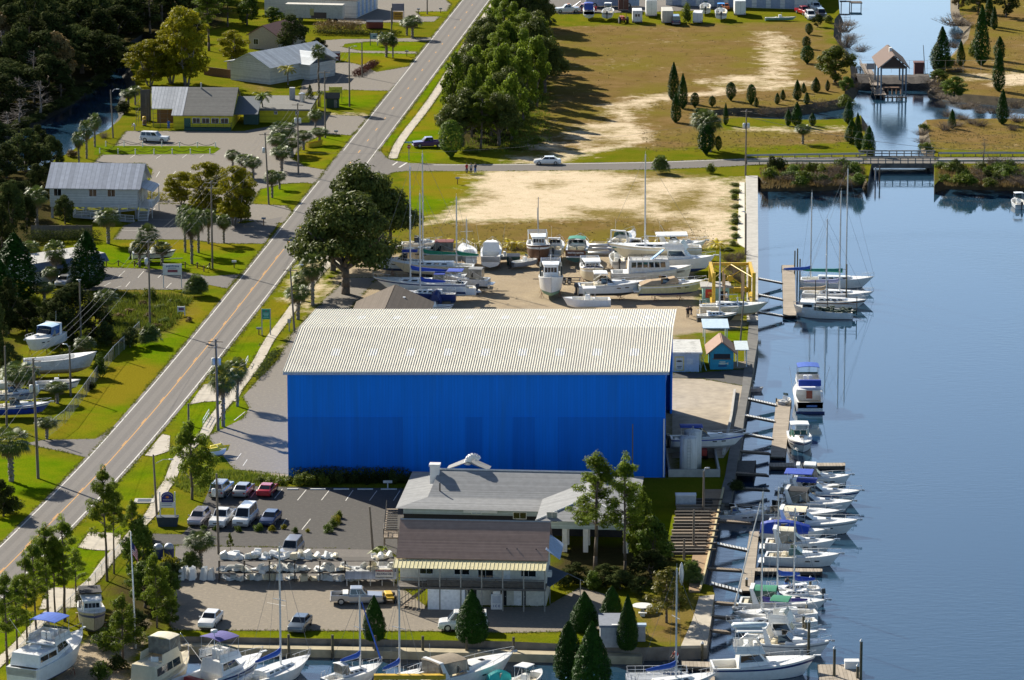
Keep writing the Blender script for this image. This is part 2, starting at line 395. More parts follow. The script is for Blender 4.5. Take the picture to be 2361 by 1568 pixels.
def make_ground():
 gx=[]
 y=395.0
 while y<1010:
  hw=y*1180.5/FPX*1.12+8
  x=-hw
  while x<hw:
   gx.append((x+RNG.uniform(-.5,.5),y+RNG.uniform(-.6,.6)));x+=2.6
  y+=3.2
 pts=[Vector(p)for p in gx]
 for x in range(-600,601,60):
  for yy in(150,250,330,1100,1300,1700,2400):
   pts.append(Vector((x*(1 if yy<1200 else 2.5),yy)))
 edges=[]
 for ring in(BT,CT):
  o=len(pts);pts+=ring
  edges+=[(o+i,o+(i+1)%len(ring))for i in range(len(ring))]
 vo,eo,fo,*_=delaunay_2d_cdt(pts,edges,[],0,1e-4)
 V=np.array([(p.x,p.y)for p in vo]);F=np.array(fo)
 c=V[F].mean(1)
 keep=~(inside(c[:,0],c[:,1],BT)|inside(c[:,0],c[:,1],CT))
 F=F[keep]
 me=bpy.data.meshes.new('ground')
 me.from_pydata([(x,y,0.0)for x,y in V],[],[tuple(int(i)for i in f)for f in F])
 for k,polys in MASKS.items():
  dd=np.full(len(V),-30.0)
  for p in polys:dd=np.maximum(dd,sdist(V[:,0],V[:,1],p))
  a=me.attributes.new(k,'FLOAT','POINT');a.data.foreach_set('value',np.clip(dd,-30,30).astype(np.float32))
 me.update()
 if me.polygons[0].normal.z<0:me.flip_normals()
 o=bpy.data.objects.new('ground',me);COL.objects.link(o);tag(o,kind='structure')
 m=bpy.data.materials.new('ground');m.use_nodes=True;nt=m.node_tree;b=nt.nodes['Principled BSDF']
 b.inputs['Roughness'].default_value=.95;b.inputs['Specular IOR Level'].default_value=0.0
 tc=node(nt,'ShaderNodeTexCoord')
 def nz(sc,det=6,rough=.6,off=0):
  n=node(nt,'ShaderNodeTexNoise');n.inputs['Scale'].default_value=sc;n.inputs['Detail'].default_value=det;n.inputs['Roughness'].default_value=rough
  if off:
   mp=node(nt,'ShaderNodeMapping');mp.inputs['Location'].default_value=(off,off*2,0);nt.links.new(tc.outputs['Object'],mp.inputs[0]);nt.links.new(mp.outputs[0],n.inputs[0])
  else:nt.links.new(tc.outputs['Object'],n.inputs[0])
  return n.outputs[0]
 big,mid,fine=nz(.045,4),nz(.22,8,.7,13),nz(1.6,6,.7,31)
 def ramp(src,lo,hi):
  r=node(nt,'ShaderNodeMapRange');r.inputs[1].default_value=lo;r.inputs[2].default_value=hi;nt.links.new(src,r.inputs[0]);return r.outputs[0]
 def mix(f,c1,c2):
  x=node(nt,'ShaderNodeMixRGB')
  for i,c in((1,c1),(2,c2)):
   if isinstance(c,tuple):x.inputs[i].default_value=(*c,1)
   else:nt.links.new(c,x.inputs[i])
  if isinstance(f,float):x.inputs[0].default_value=f
  else:nt.links.new(f,x.inputs[0])
  return x.outputs[0]
 def mask(name,amp,soft,noise):
  a=node(nt,'ShaderNodeAttribute');a.attribute_name=name
  r=node(nt,'ShaderNodeMath',operation='SUBTRACT');nt.links.new(noise,r.inputs[0]);r.inputs[1].default_value=.5
  k=node(nt,'ShaderNodeMath',operation='MULTIPLY_ADD');k.inputs[1].default_value=amp
  nt.links.new(r.outputs[0],k.inputs[0]);nt.links.new(a.outputs['Fac'],k.inputs[2])
  return ramp(k.outputs[0],-soft,soft)
 grass=mix(ramp(mid,.32,.68),(.095,.130,.006),(.175,.150,.014))
 lush=mix(ramp(mid,.35,.7),(.085,.165,.003),(.17,.20,.006))
 lush=mix(ramp(big,.45,.62),lush,(.20,.165,.012))
 dry=mix(ramp(mid,.35,.65),(.150,.102,.030),(.225,.148,.062))
 dry=mix(ramp(big,.42,.6),dry,(.17,.135,.028))
 tuft=mix(ramp(fine,.60,.74),(0.,0.,0.),(1.,1.,1.))
 pale=mix(ramp(nz(.4,12,.82,71),.54,.64),dry,(.44,.34,.22))
 dry=mix(ramp(nz(.06,3,.5,5),.52,.6),dry,pale)
 sand=mix(ramp(mid,.3,.7),(.70,.58,.41),(.58,.46,.31))
 sand=mix(ramp(nz(.5,12,.82,55),.54,.68),sand,(.30,.22,.10))
 gravel=mix(ramp(mid,.3,.7),(.43,.345,.235),(.32,.26,.185))
 gravel=mix(ramp(fine,.55,.75),gravel,(.46,.41,.33))
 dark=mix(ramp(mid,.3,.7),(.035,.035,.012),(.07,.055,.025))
 c=grass
 c=mix(mask('lush',9,1.8,mid),c,lush)
 c=mix(mask('dry',12,2.2,mid),c,dry)
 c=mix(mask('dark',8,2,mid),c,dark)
 c=mix(mask('gravel',6,.8,mid),c,gravel)
 c=mix(mask('sand',26,2.4,nz(.22,12,.78,7)),c,sand)
 c=mix(mask('weedy',22,2.6,nz(.3,12,.8,91)),c,mix(ramp(fine,.3,.7),(.13,.11,.02),(.30,.22,.09)))
 f2=nz(4.5,5,.75,3)
 h=node(nt,'ShaderNodeHueSaturation');nt.links.new(c,h.inputs['Color'])
 r=node(nt,'ShaderNodeMapRange');r.inputs[1].default_value=.3;r.inputs[2].default_value=.7;r.inputs[3].default_value=.68;r.inputs[4].default_value=1.3
 nt.links.new(f2,r.inputs[0]);nt.links.new(r.outputs[0],h.inputs['Value'])
 nt.links.new(h.outputs[0],b.inputs['Base Color'])
 bp=node(nt,'ShaderNodeBump');bp.inputs['Strength'].default_value=.5;bp.inputs['Distance'].default_value=.25
 nt.links.new(f2,bp.inputs['Height']);nt.links.new(bp.outputs[0],b.inputs['Normal'])
 me.materials.append(m)
 return m
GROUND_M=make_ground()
BANK=M('bank_earth',(.10,.075,.04),.95,var=.35,scale=.8,bump=.6)
WALLC=M('seawall_concrete',(.20,.18,.15),.9,var=.25,scale=.7,bump=.3,dirt=(.05,.05,.04,.8))
for nm,top,wl,src in(('basin_bank',BT,BWL,BASIN),('creek_bank',CT,CWL,CREEK)):
 mb=MB();n=len(top)
 for i in range(n):
  j=(i+1)%n
  nat=src[i][2]or src[j][2]
  a,b,c,e=top[i],top[j],wl[j],wl[i]
  zb=WZ-.9
  k=1.35
  c2=b+(c-b)*k if src[j][2]else c
  e2=a+(e-a)*k if src[i][2]else e
  mb.add([(a.x,a.y,0.0),(b.x,b.y,0.0),(c2.x,c2.y,zb),(e2.x,e2.y,zb)],[(0,1,2,3)],0 if nat else 1)
 tag(mb.build(nm,[BANK if nm=='basin_bank' else M('dark_mud',(.022,.02,.012),.95,var=.4),WALLC]),kind='structure')
# ------------------------------------------------------------------ water
def make_water():
 m=bpy.data.materials.new('water');m.use_nodes=True;nt=m.node_tree;b=nt.nodes['Principled BSDF']
 b.inputs['Base Color'].default_value=(.016,.048,.085,1);b.inputs['Roughness'].default_value=.05;b.inputs['IOR'].default_value=1.52
 tc=node(nt,'ShaderNodeTexCoord')
 n1=node(nt,'ShaderNodeTexNoise');n1.inputs['Scale'].default_value=1.1;n1.inputs['Detail'].default_value=4
 n2=node(nt,'ShaderNodeTexNoise');n2.inputs['Scale'].default_value=.02;n2.inputs['Detail'].default_value=5;n2.inputs['Roughness'].default_value=.6
 mp=node(nt,'ShaderNodeMapping');mp.inputs['Scale'].default_value=(.6,1.4,1);mp.inputs['Rotation'].default_value=(0,0,.25)
 nt.links.new(tc.outputs['Object'],mp.inputs[0]);nt.links.new(mp.outputs[0],n1.inputs[0])
 mp2=node(nt,'ShaderNodeMapping');mp2.inputs['Scale'].default_value=(.9,.45,1);mp2.inputs['Rotation'].default_value=(0,0,.5)
 nt.links.new(tc.outputs['Object'],mp2.inputs[0]);nt.links.new(mp2.outputs[0],n2.inputs[0])
 mr=node(nt,'ShaderNodeMapRange');mr.inputs[1].default_value=.38;mr.inputs[2].default_value=.66;mr.inputs[3].default_value=.03;mr.inputs[4].default_value=.42
 nt.links.new(n2.outputs[0],mr.inputs[0])
 bp=node(nt,'ShaderNodeBump');bp.inputs['Distance'].default_value=.05
 rr=node(nt,'ShaderNodeMapRange');rr.inputs[1].default_value=.4;rr.inputs[2].default_value=.65;rr.inputs[3].default_value=.02;rr.inputs[4].default_value=.16
 nt.links.new(n2.outputs[0],rr.inputs[0]);nt.links.new(rr.outputs[0],b.inputs['Roughness'])
 nt.links.new(mr.outputs[0],bp.inputs['Strength']);nt.links.new(n1.outputs[0],bp.inputs['Height']);nt.links.new(bp.outputs[0],b.inputs['Normal'])
 mb=MB();mb.poly([(-500,250,WZ),(700,250,WZ),(700,1400,WZ),(-500,1400,WZ)])
 tag(mb.build('water',m),kind='structure')
 mb=MB();mb.poly([(-500,250,WZ-2.2),(700,250,WZ-2.2),(700,1400,WZ-2.2),(-500,1400,WZ-2.2)])
 return m
WATER_M=make_water()
# ------------------------------------------------------------------ roads, pavements, painted lines
def tri2(poly2):
 return[tuple(t)for t in tessellate_polygon([[Vector((p[0],p[1],0))for p in poly2]])]
SHEETS=[]
def sheet(name,polys,z,m,world=False,thick=0.0):
 mb=MB()
 for q in polys:
  pts=[Vector(p)for p in q]if world else[P(u,v,z).to_2d()for u,v in q]
  n=len(pts)
  if name in('road','car_park','driveway','pavement','side_road','boatyard_lane','apron','walkway'):SHEETS.append((name,[(p.x,p.y)for p in pts]))
  tr=tri2(pts)
  vs=[(p.x,p.y,z)for p in pts]
  fs=[]
  for a,b,c in tr:
   ar=(pts[b].x-pts[a].x)*(pts[c].y-pts[a].y)-(pts[c].x-pts[a].x)*(pts[b].y-pts[a].y)
   fs.append((a,b,c)if ar>0 else(a,c,b))
  mb.add(vs,fs)
  if thick:
   mb.add(vs+[(p.x,p.y,z-thick)for p in pts],[(i,(i+1)%n,n+(i+1)%n,n+i)for i in range(n)])
 return tag(mb.build(name,m),kind='structure')
def MASPH(name,c,c2,crack=.5):
 if name in MC:return MC[name]
 m=M(name,c,.9,var=.10,scale=6,bump=.15,dirt=(*c2,crack),spec=.08)
 return m
ROADM=MASPH('road_asphalt',(.20,.185,.17),(.14,.13,.12))
ASPH=MASPH('dark_asphalt',(.095,.09,.085),(.15,.14,.125),.7)
ASPHW=MASPH('worn_asphalt',(.205,.185,.16),(.30,.265,.21),.8)
ASPHG=MASPH('old_grey_asphalt',(.165,.152,.14),(.235,.21,.175),.7)
LOTG=MASPH('shell_asphalt',(.235,.205,.165),(.34,.29,.22),.8)
SIDEW=M('pavement_concrete',(.44,.39,.31),.9,var=.12,scale=1.0,bump=.1,dirt=(.30,.26,.2,.5))
LINEW=M('road_line_white',(.62,.60,.55),.7,var=.15,scale=3,dirt=(.25,.23,.2,.5))
LINEY=M('road_line_yellow',(.66,.30,.02),.7,var=.12,scale=3,dirt=(.3,.2,.08,.35))
LEFT=[(1108,-50),(1065,0),(920,192),(855,265),(810,321),(755,390),(725,429),(672,494),(590,595),(442,784),(370,876),(300,954),(205,1055),(147,1116),(87,1176),(0,1263),(-70,1335),(-200,1470)]
RIGHT=[(1172,-60),(1127,0),(1020,144),(933,266),(866,351),(845,380),(800,446),(700,577),(590,724),(545,784),(510,824),(472,881),(425,934),(372,996),(330,1050),(282,1096),(207,1178),(180,1206),(120,1268),(0,1395),(-80,1480),(-160,1560)]
CENTER=[(1140,-54),(1096,0),(1018,105),(961,179),(896,263),(821,357),(770,428),(660,564),(590,657),(490,784),(430,855),(370,931),(300,1009),(247,1071),(190,1131),(145,1176),(0,1323),(-110,1430)]
cw=[P(u,v).to_2d()for u,v in CENTER]
def smooth(pts,k=6):
 out=[]
 for i in range(len(pts)-1):
  p0,p1,p2,p3=pts[max(i-1,0)],pts[i],pts[i+1],pts[min(i+2,len(pts)-1)]
  for j in range(k):
   t=j/k
   out.append(.5*((2*p1)+(p2-p0)*t+(2*p0-5*p1+4*p2-p3)*t*t+(3*p1-p0-3*p2+p3)*t**3))
 return out+[pts[-1]]
def offs(pts,d):
 out=[]
 for i,p in enumerate(pts):
  t=(pts[min(i+1,len(pts)-1)]-pts[max(i-1,0)]).normalized()
  out.append(p+Vector((t.y,-t.x))*d)
 return out
def strip(pts,d0,d1):return offs(pts,d0)+offs(pts,d1)[::-1]
for _ in range(2):
 cw=[cw[0]]+[(cw[i-1]+2*cw[i]+cw[i+1])/4 if(cw[i]-cw[i-1]).length>1 else cw[i]for i in range(1,len(cw)-1)]+[cw[-1]]
cs=smooth(cw,8)
HWR=2.95
sheet('road',[strip(cs,-HWR-.45,HWR+.45)],.03,ROADM,True)
sheet('wheel_track',[strip(cs,a-.32,a+.32)for a in(-2.2,-.75,.75,2.2)],.033,MASPH('worn_wheel_track',(.178,.166,.154),(.13,.12,.11),.6),True)
sheet('road_edge_line',[strip(cs,-HWR-.06,-HWR+.08)],.036,LINEW,True)
def cut(a,b):return[p for p in cs if b<=p.y<=a]
yj0,yj1=P(866,351).y,P(845,392).y
sheet('road_edge_line',[strip(cut(1e4,yj0),HWR-.08,HWR+.06),strip(cut(yj1-10,0),HWR-.08,HWR+.06)],.036,LINEW,True)
ysol=P(660,562).y
sol=cut(ysol,0)
sheet('road_centre_line',[strip(sol,-.13,-.03)],.036,LINEY,True)
ds=[];acc=0.0
dens=smooth(cw,60)
cur=[]
for a,b in zip(dens[:-1],dens[1:]):
 ph=acc%12.2
 if ph<3.2:cur.append(a)
 elif cur:
  if len(cur)>1:ds.append(strip(cur,.05 if cur[0].y<ysol else-.06,.15 if cur[0].y<ysol else .07))
  cur=[]
 acc+=(b-a).length
sheet('road_centre_dash',ds,.036,LINEY,True)
sheet('side_road',[[(800,392),(858,362),(884,352),(896,366),(940,375),(1060,378),(1180,377),(1500,372),(1720,364),(1770,362.5),(1980,362)],][:0]+[[(792,402),(850,366),(876,346),(884,356),(900,368),(945,376),(1060,379),(1180,378),(1500,373),(1720,365),(1770,363),(1996,362),(1996,377),(1770,378.5),(1640,386),(1500,391),(1180,394),(1000,394.5),(935,394),(905,398),(880,412),(840,440),(790,460)],
 [(2156,362),(2700,361),(2700,377),(2156,377)]],.024,ASPHG)
sheet('side_road_line',[[(2160,366.8),(2700,366),(2700,366.7),(2160,367.5)],[(1000,379.8),(1180,379.3),(1500,374.3),(1720,366.3),(1990,363.2),(1990,363.8),(1720,367),(1500,375),(1180,380),(1000,380.5)]],.03,LINEW)
sheet('crosswalk_line',[[(903,381),(915,373),(918,373),(907,381)],[(918,386),(936,375),(940,375),(923,386)]],.034,LINEW)
SWL=[(1160,-14),(1140,8),(1118,40),(1075,105),(1012,205),(975,258),(942,300),(918,335),(905,366)]
SWR=[(772,592),(715,655),(662,730),(622,784),(592,838),(550,894),(490,969),(470,1003),(440,1030),(412,1058),(392,1107),(374,1134),(352,1180),(322,1213),(290,1250),(250,1291),(212,1341),(150,1385),(100,1426),(45,1486),(-10,1535),(-60,1590)]
sheet('pavement',[strip(smooth([P(u,v).to_2d()for u,v in SWL],5),-.8,.8),strip(smooth([P(u,v).to_2d()for u,v in SWR],5),-.7,.7)],.07,SIDEW,True,.07)
sheet('driveway',[[(744,592),(760,585),(790,607),(772,618)],[(437,932),(470,886),(500,882),(520,905),(560,898),(545,925),(500,925),(470,926)],[(334,1050),(374,1000),(392,1005),(390,1040),(352,1052)],
 [(196,1240),(205,1226),(278,1230),(277,1270),(215,1268),(180,1262)],[(90,1405),(112,1353),(190,1358),(175,1400),(120,1402)]],.05,SIDEW)
sheet('car_park',[[(215,376),(240,352),(262,340),(290,302),(560,302),(640,288),(745,264),(852,268),(812,312),(745,309),(700,331),(672,366),(706,384),(752,392),(728,424),(700,421),(650,424),(600,436),(580,470),(660,474),(676,490),(655,515),(560,508),(540,520),(480,470),(345,470),(340,440),(352,392),(330,376)],
 [(690,216),(702,170),(722,150),(800,143),(832,150),(868,166),(958,150),(900,210),(880,209),(795,207),(740,210)],[(742,93),(790,90),(880,90),(995,86),(1000,92),(985,96),(850,96),(795,101),(790,108),(830,117),(960,119),(962,124),(830,122),(775,120),(745,112)],
 [(830,-30),(1000,-30),(1040,10),(1030,26),(960,27),(970,38),(1015,38),(1000,50),(880,52),(800,58),(760,50),(790,10)]],.02,ASPHW)
sheet('car_park',[[(150,678),(180,650),(235,616),(400,622),(480,637),(556,632),(523,665),(480,656),(420,668),(235,668)],[(262,552),(285,520),(335,505),(345,470),(425,470),(470,505),(560,515),(652,500),(610,562),(500,561),(440,552)],
 [(60,1022),(100,1014),(220,1012),(262,985),(205,1056),(150,1042),(90,1030)],[(1230,-40),(1900,-40),(1880,10),(1560,26),(1400,30),(1290,33),(1250,12)]],.028,ASPHG)
sheet('boatyard_lane',[[(748,690),(800,640),(870,640),(800,720),(760,760),(760,1100),(620,1090),(540,1082),(505,1040),(478,1005),(520,985),(560,965),(575,940),(560,915),(600,870),(640,830),(672,770)]],.02,ASPHW)
sheet('car_park',[[(420,1232),(452,1195),(488,1118),(640,1122),(935,1126),(935,1290),(880,1268),(700,1264),(352,1256),(350,1230)]],.032,ASPH)
sheet('car_park',[[(400,1345),(560,1338),(910,1342),(985,1400),(1260,1398),(1340,1352),(1400,1372),(1440,1440),(1400,1453),(1180,1459),(1000,1455),(400,1453),(382,1425)]],.032,LOTG)
sheet('apron',[[(1550,872),(1620,874),(1727,893),(1722,907),(1703,935),(1684,1030),(1668,1056),(1550,1056)]],.03,M('apron_concrete',(.36,.30,.22),.9,var=.15,scale=.8,dirt=(.13,.11,.09,.6)))
sheet('car_park',[[(1550,858),(1612,859),(1724,850),(1727,892),(1620,873),(1550,871)]],.036,M('dark_quay_asphalt',(.06,.056,.05),.9,var=.25,scale=1.5))
sheet('fenced_verge',[[(222,336),(498,337),(508,343),(492,354),(216,357)]],.04,M('verge_grass',(.10,.145,.006),.95,var=.35,scale=.7,spec=0.0))
sheet('walkway',[[(1719,405),(1747,405),(1748,560),(1748,740),(1722,740)]],.12,CONC,thick=.4)
sheet('walkway',[[(1748,741),(1748,784),(1731,884),(1723,924),(1715.5,969),(1710,1021),(1700.5,1061),(1695,1096),(1683,1159),(1655,1159),(1672,1096),(1680,1050),(1695,969),(1709,905),(1722,800),(1727,741)]],.12,M('dark_walkway',(.13,.125,.115),.9,var=.2,scale=.8,dirt=(.05,.05,.05,.6)),thick=.4)
sheet('walkway',[[(1705,420),(1717,420),(1717,570),(1700,560)]],.10,M('white_shell',(.62,.57,.47),.9,scale=2),thick=.1)
sheet('walkway',[[(1612,1375),(1647,1371),(1640,1426),(1630,1488),(1570,1489),(1596,1430)]],.06,SIDEW,thick=.3)
def stall_lines(ps,z=.04,wd=.10):
 sheet('stall_line',[band(p,wd)for p in ps],z,LINEW,True)
sheet('car_park',[[(405,1257),(905,1265),(912,1347),(400,1350)]],.026,ASPHG)
stall_lines([[(272-11,667),(279,660)],[(240,660),(255,652)],[(290,662),(300,650)],[(272,640),(288,625)],[(318,641),(332,625)],[(364,641),(378,628)],[(383,665),(395,653)],
 [(360,409),(368,396)],[(392,412),(405,395)],[(430,412),(440,395)],[(300,365),(312,357)],[(360,366),(372,358)],[(420,365),(430,357)],[(460,364),(470,357)],
 [(345,494),(358,480)],[(336,507),(420,508)],[(346,480),(365,470)],[(280,532),(318,532)],[(633,1150),(651,1128)],[(686,1154),(706,1130)],[(741,1154),(760,1130)],[(797,1155),(814,1131)],[(852,1155),(869,1132)],[(907,1155),(922,1132)],[(578,1148),(592,1130)],[(524,1146),(538,1128)],
 [(696,1222),(716,1197)],[(644,1220),(660,1197)],[(590,1218),(604,1196)],[(480,1215),(492,1195)],[(535,1217),(548,1196)],[(616,1390),(658,1398)],[(545,1060),(556,1046)],[(540,970),(565,950)],[(560,1075),(570,1060)]])
# ------------------------------------------------------------------ boat storage building
ROOFW=M('white_metal_roof',(.70,.67,.58),.5,var=.05,scale=.5,dirt=(.50,.46,.38,.25))
BLUEW=MW('blue_ribbed_metal',(.002,.19,.80),(.002,.16,.70),2.6,'X',.6,.10,.03,var=.07,nscale=.9,stretch=(1.6,1.6,.12),dirt=(.012,.15,.52,.55))
BLUEW2=MW('older_blue_ribbed_metal',(.002,.155,.68),(.002,.13,.60),2.6,'X',.6,.10,.03,var=.08,nscale=.9,stretch=(1.6,1.6,.12),dirt=(.010,.12,.42,.6))
for q in(BLUEW,BLUEW2):q.node_tree.nodes['Principled BSDF'].inputs['Specular IOR Level'].default_value=.15
def storage_building():
 a=P(665,1101);b=P(1533,1102);y0=a.y
 ze=ZY(858,y0)
 f=P(735,717,ze);y1=f.y;ym=(y0+y1)/2
 zr=ZY(758,ym)
 x0,x1=a.x,b.x
 root=thing('storage_building','huge royal blue metal boat storage building with ribbed white roof','building',((x0+x1)/2,y0,0))
 L=x1-x0;hx=L/2;D=y1-y0;zr0=zr
 mb=MB();t=.25
 mb.box(-hx,hx,0,t,0,ze*.58);mb.box(-hx,hx,D-t,D,0,ze);mb.box(-hx,-hx+t,t,D-t,0,ze)
 mb.box(-hx,hx,.03,t+.03,ze*.58,ze)
 mb.box(hx-t,hx,t,1.6,0,ze);mb.box(hx-t,hx,D-2.2,D-t,0,ze);mb.box(hx-t,hx,1.6,D-2.2,ze*.86,ze)
 for xx in(-hx,hx-t):
  mb.xprism([(0.02,ze+.002),(D-.02,ze+.002),(D/2,zr-.02)],xx,xx+t)
 mb.build('wall',BLUEW,root)
 for q0,q1 in((.0,.305),(.47,.515),(.595,.60+.055),(.715,.995)):
  mb=MB();mb.box(-hx+q0*L+.01,-hx+q1*L,-.012,.02,.1,ze*.575);mb.build('cladding',BLUEW2,root)
 ov=.45
 mb=MB()
 for s in(0,1):
  ya,yb=(-ov,D/2)if s==0 else(D+ov,D/2)
  za,zb=ze-ov*(zr-ze)/(D/2),zr
  mb.hexa([(-hx-ov,ya,za),(hx+ov,ya,za),(hx+ov,yb,zb),(-hx-ov,yb,zb)],[(-hx-ov,ya,za+.18),(hx+ov,ya,za+.18),(hx+ov,yb,zb+.18),(-hx-ov,yb,zb+.18)])if s==0 else mb.hexa([(hx+ov,ya,za),(-hx-ov,ya,za),(-hx-ov,yb,zb),(hx+ov,yb,zb)],[(hx+ov,ya,za+.18),(-hx-ov,ya,za+.18),(-hx-ov,yb,zb+.18),(hx+ov,yb,zb+.18)])
  n=int((L+2*ov)/.305)
  for i in range(n+1):
   x=-hx-ov+(L+2*ov)*i/n
   w=.03;h=.105
   mb.hexa([(x-w,ya,za+.17),(x+w,ya,za+.17),(x+w,yb,zb+.17),(x-w,yb,zb+.17)],[(x-w*.6,ya,za+.18+h),(x+w*.6,ya,za+.18+h),(x+w*.6,yb,zb+.18+h),(x-w*.6,yb,zb+.18+h)])
 roof=mb.build('roof',ROOFW,root)
 for k in range(9):
  for s,fr in((0,.42),(1,.45)):
   x=-hx+L*(.10+.10*k)+(s*1.2)
   y=D/2*fr if s==0 else D-D/2*fr
   z=ze+(zr-ze)*fr+.185
   dz=(zr-ze)/(D/2)*1.5*(1 if s==0 else-1)
   mb=MB();mb.poly([(x,y-1.5,z-dz),(x+1.1,y-1.5,z-dz),(x+1.1,y+1.5,z+dz),(x,y+1.5,z+dz)]);mb.build('skylight',M('skylight_panel',(.80,.80,.78),.4),roof)
 mb=MB();mb.box(-hx-ov,hx+ov,-ov-.12,-ov,ze-.22,ze+.02);mb.build('gutter',M('gutter_grey_blue',(.30,.38,.55),.5),roof)
 mb=MB();mb.tube((hx-.15,-.12,.1),(hx-.15,-.12,ze*.56),.09);mb.build('drain_pipe',WPAINT,root)
 for yy in(3,D-3):
  mb=MB()
  for i in range(6):mb.box(hx-4-i*8,hx-3.7-i*8,yy,yy+.3,0,ze-.3)
  for z in(3,6,9):mb.box(-hx+2,hx-3.5,yy-.05,yy+.35,z,z+.2)
  mb.build('rack',GREYP,root)
 g=P(1553,717,ze);k=((f.x-x0)+(g.x-x1))/2/D
 for o in[c for c in bpy.data.objects if c.type=='MESH' and(c.parent==root or(c.parent and c.parent.parent==root))]:
  for v in o.data.vertices:v.co.x+=k*v.co.y
 return root,ze,zr,D
SB=storage_building()
# ------------------------------------------------------------------ vegetation templates (shared meshes)
LR=np.random.default_rng(5)
def rdir(n):
 a=LR.normal(size=(n,3));return a/np.linalg.norm(a,axis=1,keepdims=True)
def leaf_mesh(name,pos,nrm,size,asp=.6,m=None,shape='tri2'):
 """many small leaf faces, each its own island"""
 n=len(pos)
 t=np.cross(nrm,rdir(n));t/=(np.linalg.norm(t,axis=1,keepdims=True)+1e-9)
 b=np.cross(nrm,t)
 L=size[:,None]*t;W=size[:,None]*asp*b
 cup=nrm*size[:,None]*.18
 v=np.stack([pos-L,pos-W*.8+cup,pos+L,pos+W*.8+cup],1).reshape(-1,3)
 f=np.arange(4*n).reshape(-1,4)
 me=bpy.data.meshes.new(name)
 me.vertices.add(len(v));me.vertices.foreach_set('co',v.astype(np.float32).ravel())
 me.loops.add(4*n);me.loops.foreach_set('vertex_index',f.astype(np.int32).ravel())
 me.polygons.add(n);me.polygons.foreach_set('loop_start',(np.arange(n)*4).astype(np.int32))
 me.update(calc_edges=True);me.validate()
 me.materials.append(m)
 return me
def clump_leaves(clumps,per,size,up=.35,fill=.45):
 """clumps: (x,y,z,rx,ry,rz)"""
 ps,ns,ss=[],[],[]
 for c in clumps:
  k=max(8,int(per*(c[3]*c[4]+c[3]*c[5]+c[4]*c[5])/3))
  d=rdir(k);r=(LR.uniform(fill,1,size=(k,1)))**.6
  r*=1+LR.normal(size=(k,1))*.09
  ps.append(np.array(c[:3])+d*r*np.array(c[3:6]))
  n=d+rdir(k)*.75+np.array([0,0,up]);ns.append(n/np.linalg.norm(n,axis=1,keepdims=True))
  ss.append(LR.uniform(.6,1.35,k)*size)
 return np.concatenate(ps),np.concatenate(ns),np.concatenate(ss)
def bend(mb,p,q,r0,r1,seg=4,wob=.25,n=6):
 p,q=Vector(p),Vector(q);pts=[]
 for i in range(seg+1):
  t=i/seg;o=Vector((RNG.uniform(-1,1),RNG.uniform(-1,1),RNG.uniform(-.3,.3)))*wob*math.sin(pi*t)
  pts.append((p.lerp(q,t)+o,r0+(r1-r0)*t))
 for(a,ra),(b_,rb)in zip(pts[:-1],pts[1:]):mb.tube(a,b_,ra,rb,n)
 return pts
def mesh_of(mb,name,m,smooth=True):
 me=bpy.data.meshes.new(name);me.from_pydata(mb.v,[],mb.f)
 me.materials.append(m)
 if smooth:me.polygons.foreach_set('use_smooth',[True]*len(mb.f))
 me.update();return me
L_OAK=MLEAF('oak_leaves',(.040,.062,.012),(.14,.155,.032),.32,.10,.15)
L_PINE=MLEAF('pine_needles',(.055,.105,.010),(.23,.28,.03),.5,.08,.25)
L_BROAD=MLEAF('broad_leaves',(.040,.082,.010),(.16,.215,.03),.35,.08,.25)
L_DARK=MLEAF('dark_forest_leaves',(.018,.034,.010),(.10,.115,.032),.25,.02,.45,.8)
L_YEL=MLEAF('yellowing_leaves',(.12,.135,.008),(.37,.32,.016),.42,.1,.2)
L_CED=MLEAF('cedar_leaves',(.008,.032,.004),(.038,.095,.008),.15,.08,.2)
L_PALM=MLEAF('palm_fronds',(.040,.075,.015),(.14,.17,.035),.25,.15,.2,.45)
L_PALMY=MLEAF('yellow_palm_fronds',(.45,.40,.01),(.72,.55,.015),.35,.3,.15)
L_SHRUB=MLEAF('shrub_leaves',(.060,.10,.010),(.20,.22,.025),.35,.15,.3)
L_BROWN=MLEAF('dry_scrub_leaves',(.12,.085,.035),(.27,.19,.075),.25,.05,.25)
L_DEAD=MLEAF('dead_fronds',(.12,.085,.045),(.24,.17,.09),.2,.1,.2)
T={}
def tmpl(kind,H0,W0,parts):T.setdefault(kind,[]).append((H0,W0,parts))
for s in range(3):
 mb=MB();cl=[]
 bend(mb,(0,0,-.2),(0,0,3.2),.55,.42,3,.08,9)
 for k in range(9):
  a=2*pi*k/9+RNG.uniform(-.3,.3);r=RNG.uniform(2.6,5.6);z=RNG.uniform(5.2,9.6)
  pts=bend(mb,(0,0,RNG.uniform(2.3,3.4)),(r*math.cos(a),r*math.sin(a),z),.27,.08,4,.5)
  for j in range(3):
   p=pts[2][0];b2=a+RNG.uniform(-.9,.9)
   bend(mb,p,(p.x+2*math.cos(b2),p.y+2*math.sin(b2),p.z+RNG.uniform(.6,2.4)),.1,.03,3,.2,4)
 for k in range(76):
  a=RNG.uniform(0,2*pi);q=RNG.random()**.5;zz=RNG.random()
  r=6.0*q*(1-.35*zz*zz);z=3.4+(8.9*math.sqrt(max(0,1-(q*.92)**2)))*(.25+.75*zz)
  k2=RNG.uniform(.8,1.75)
  cl.append((r*math.cos(a),r*math.sin(a),z,k2*1.2,k2*1.2,k2*.72))
 tmpl('oak',13,13.5,[('trunk',mesh_of(mb,'oak_trunk',BARK)),('crown',leaf_mesh('oak_crown',*clump_leaves(cl,130,.25),.62,L_OAK))])
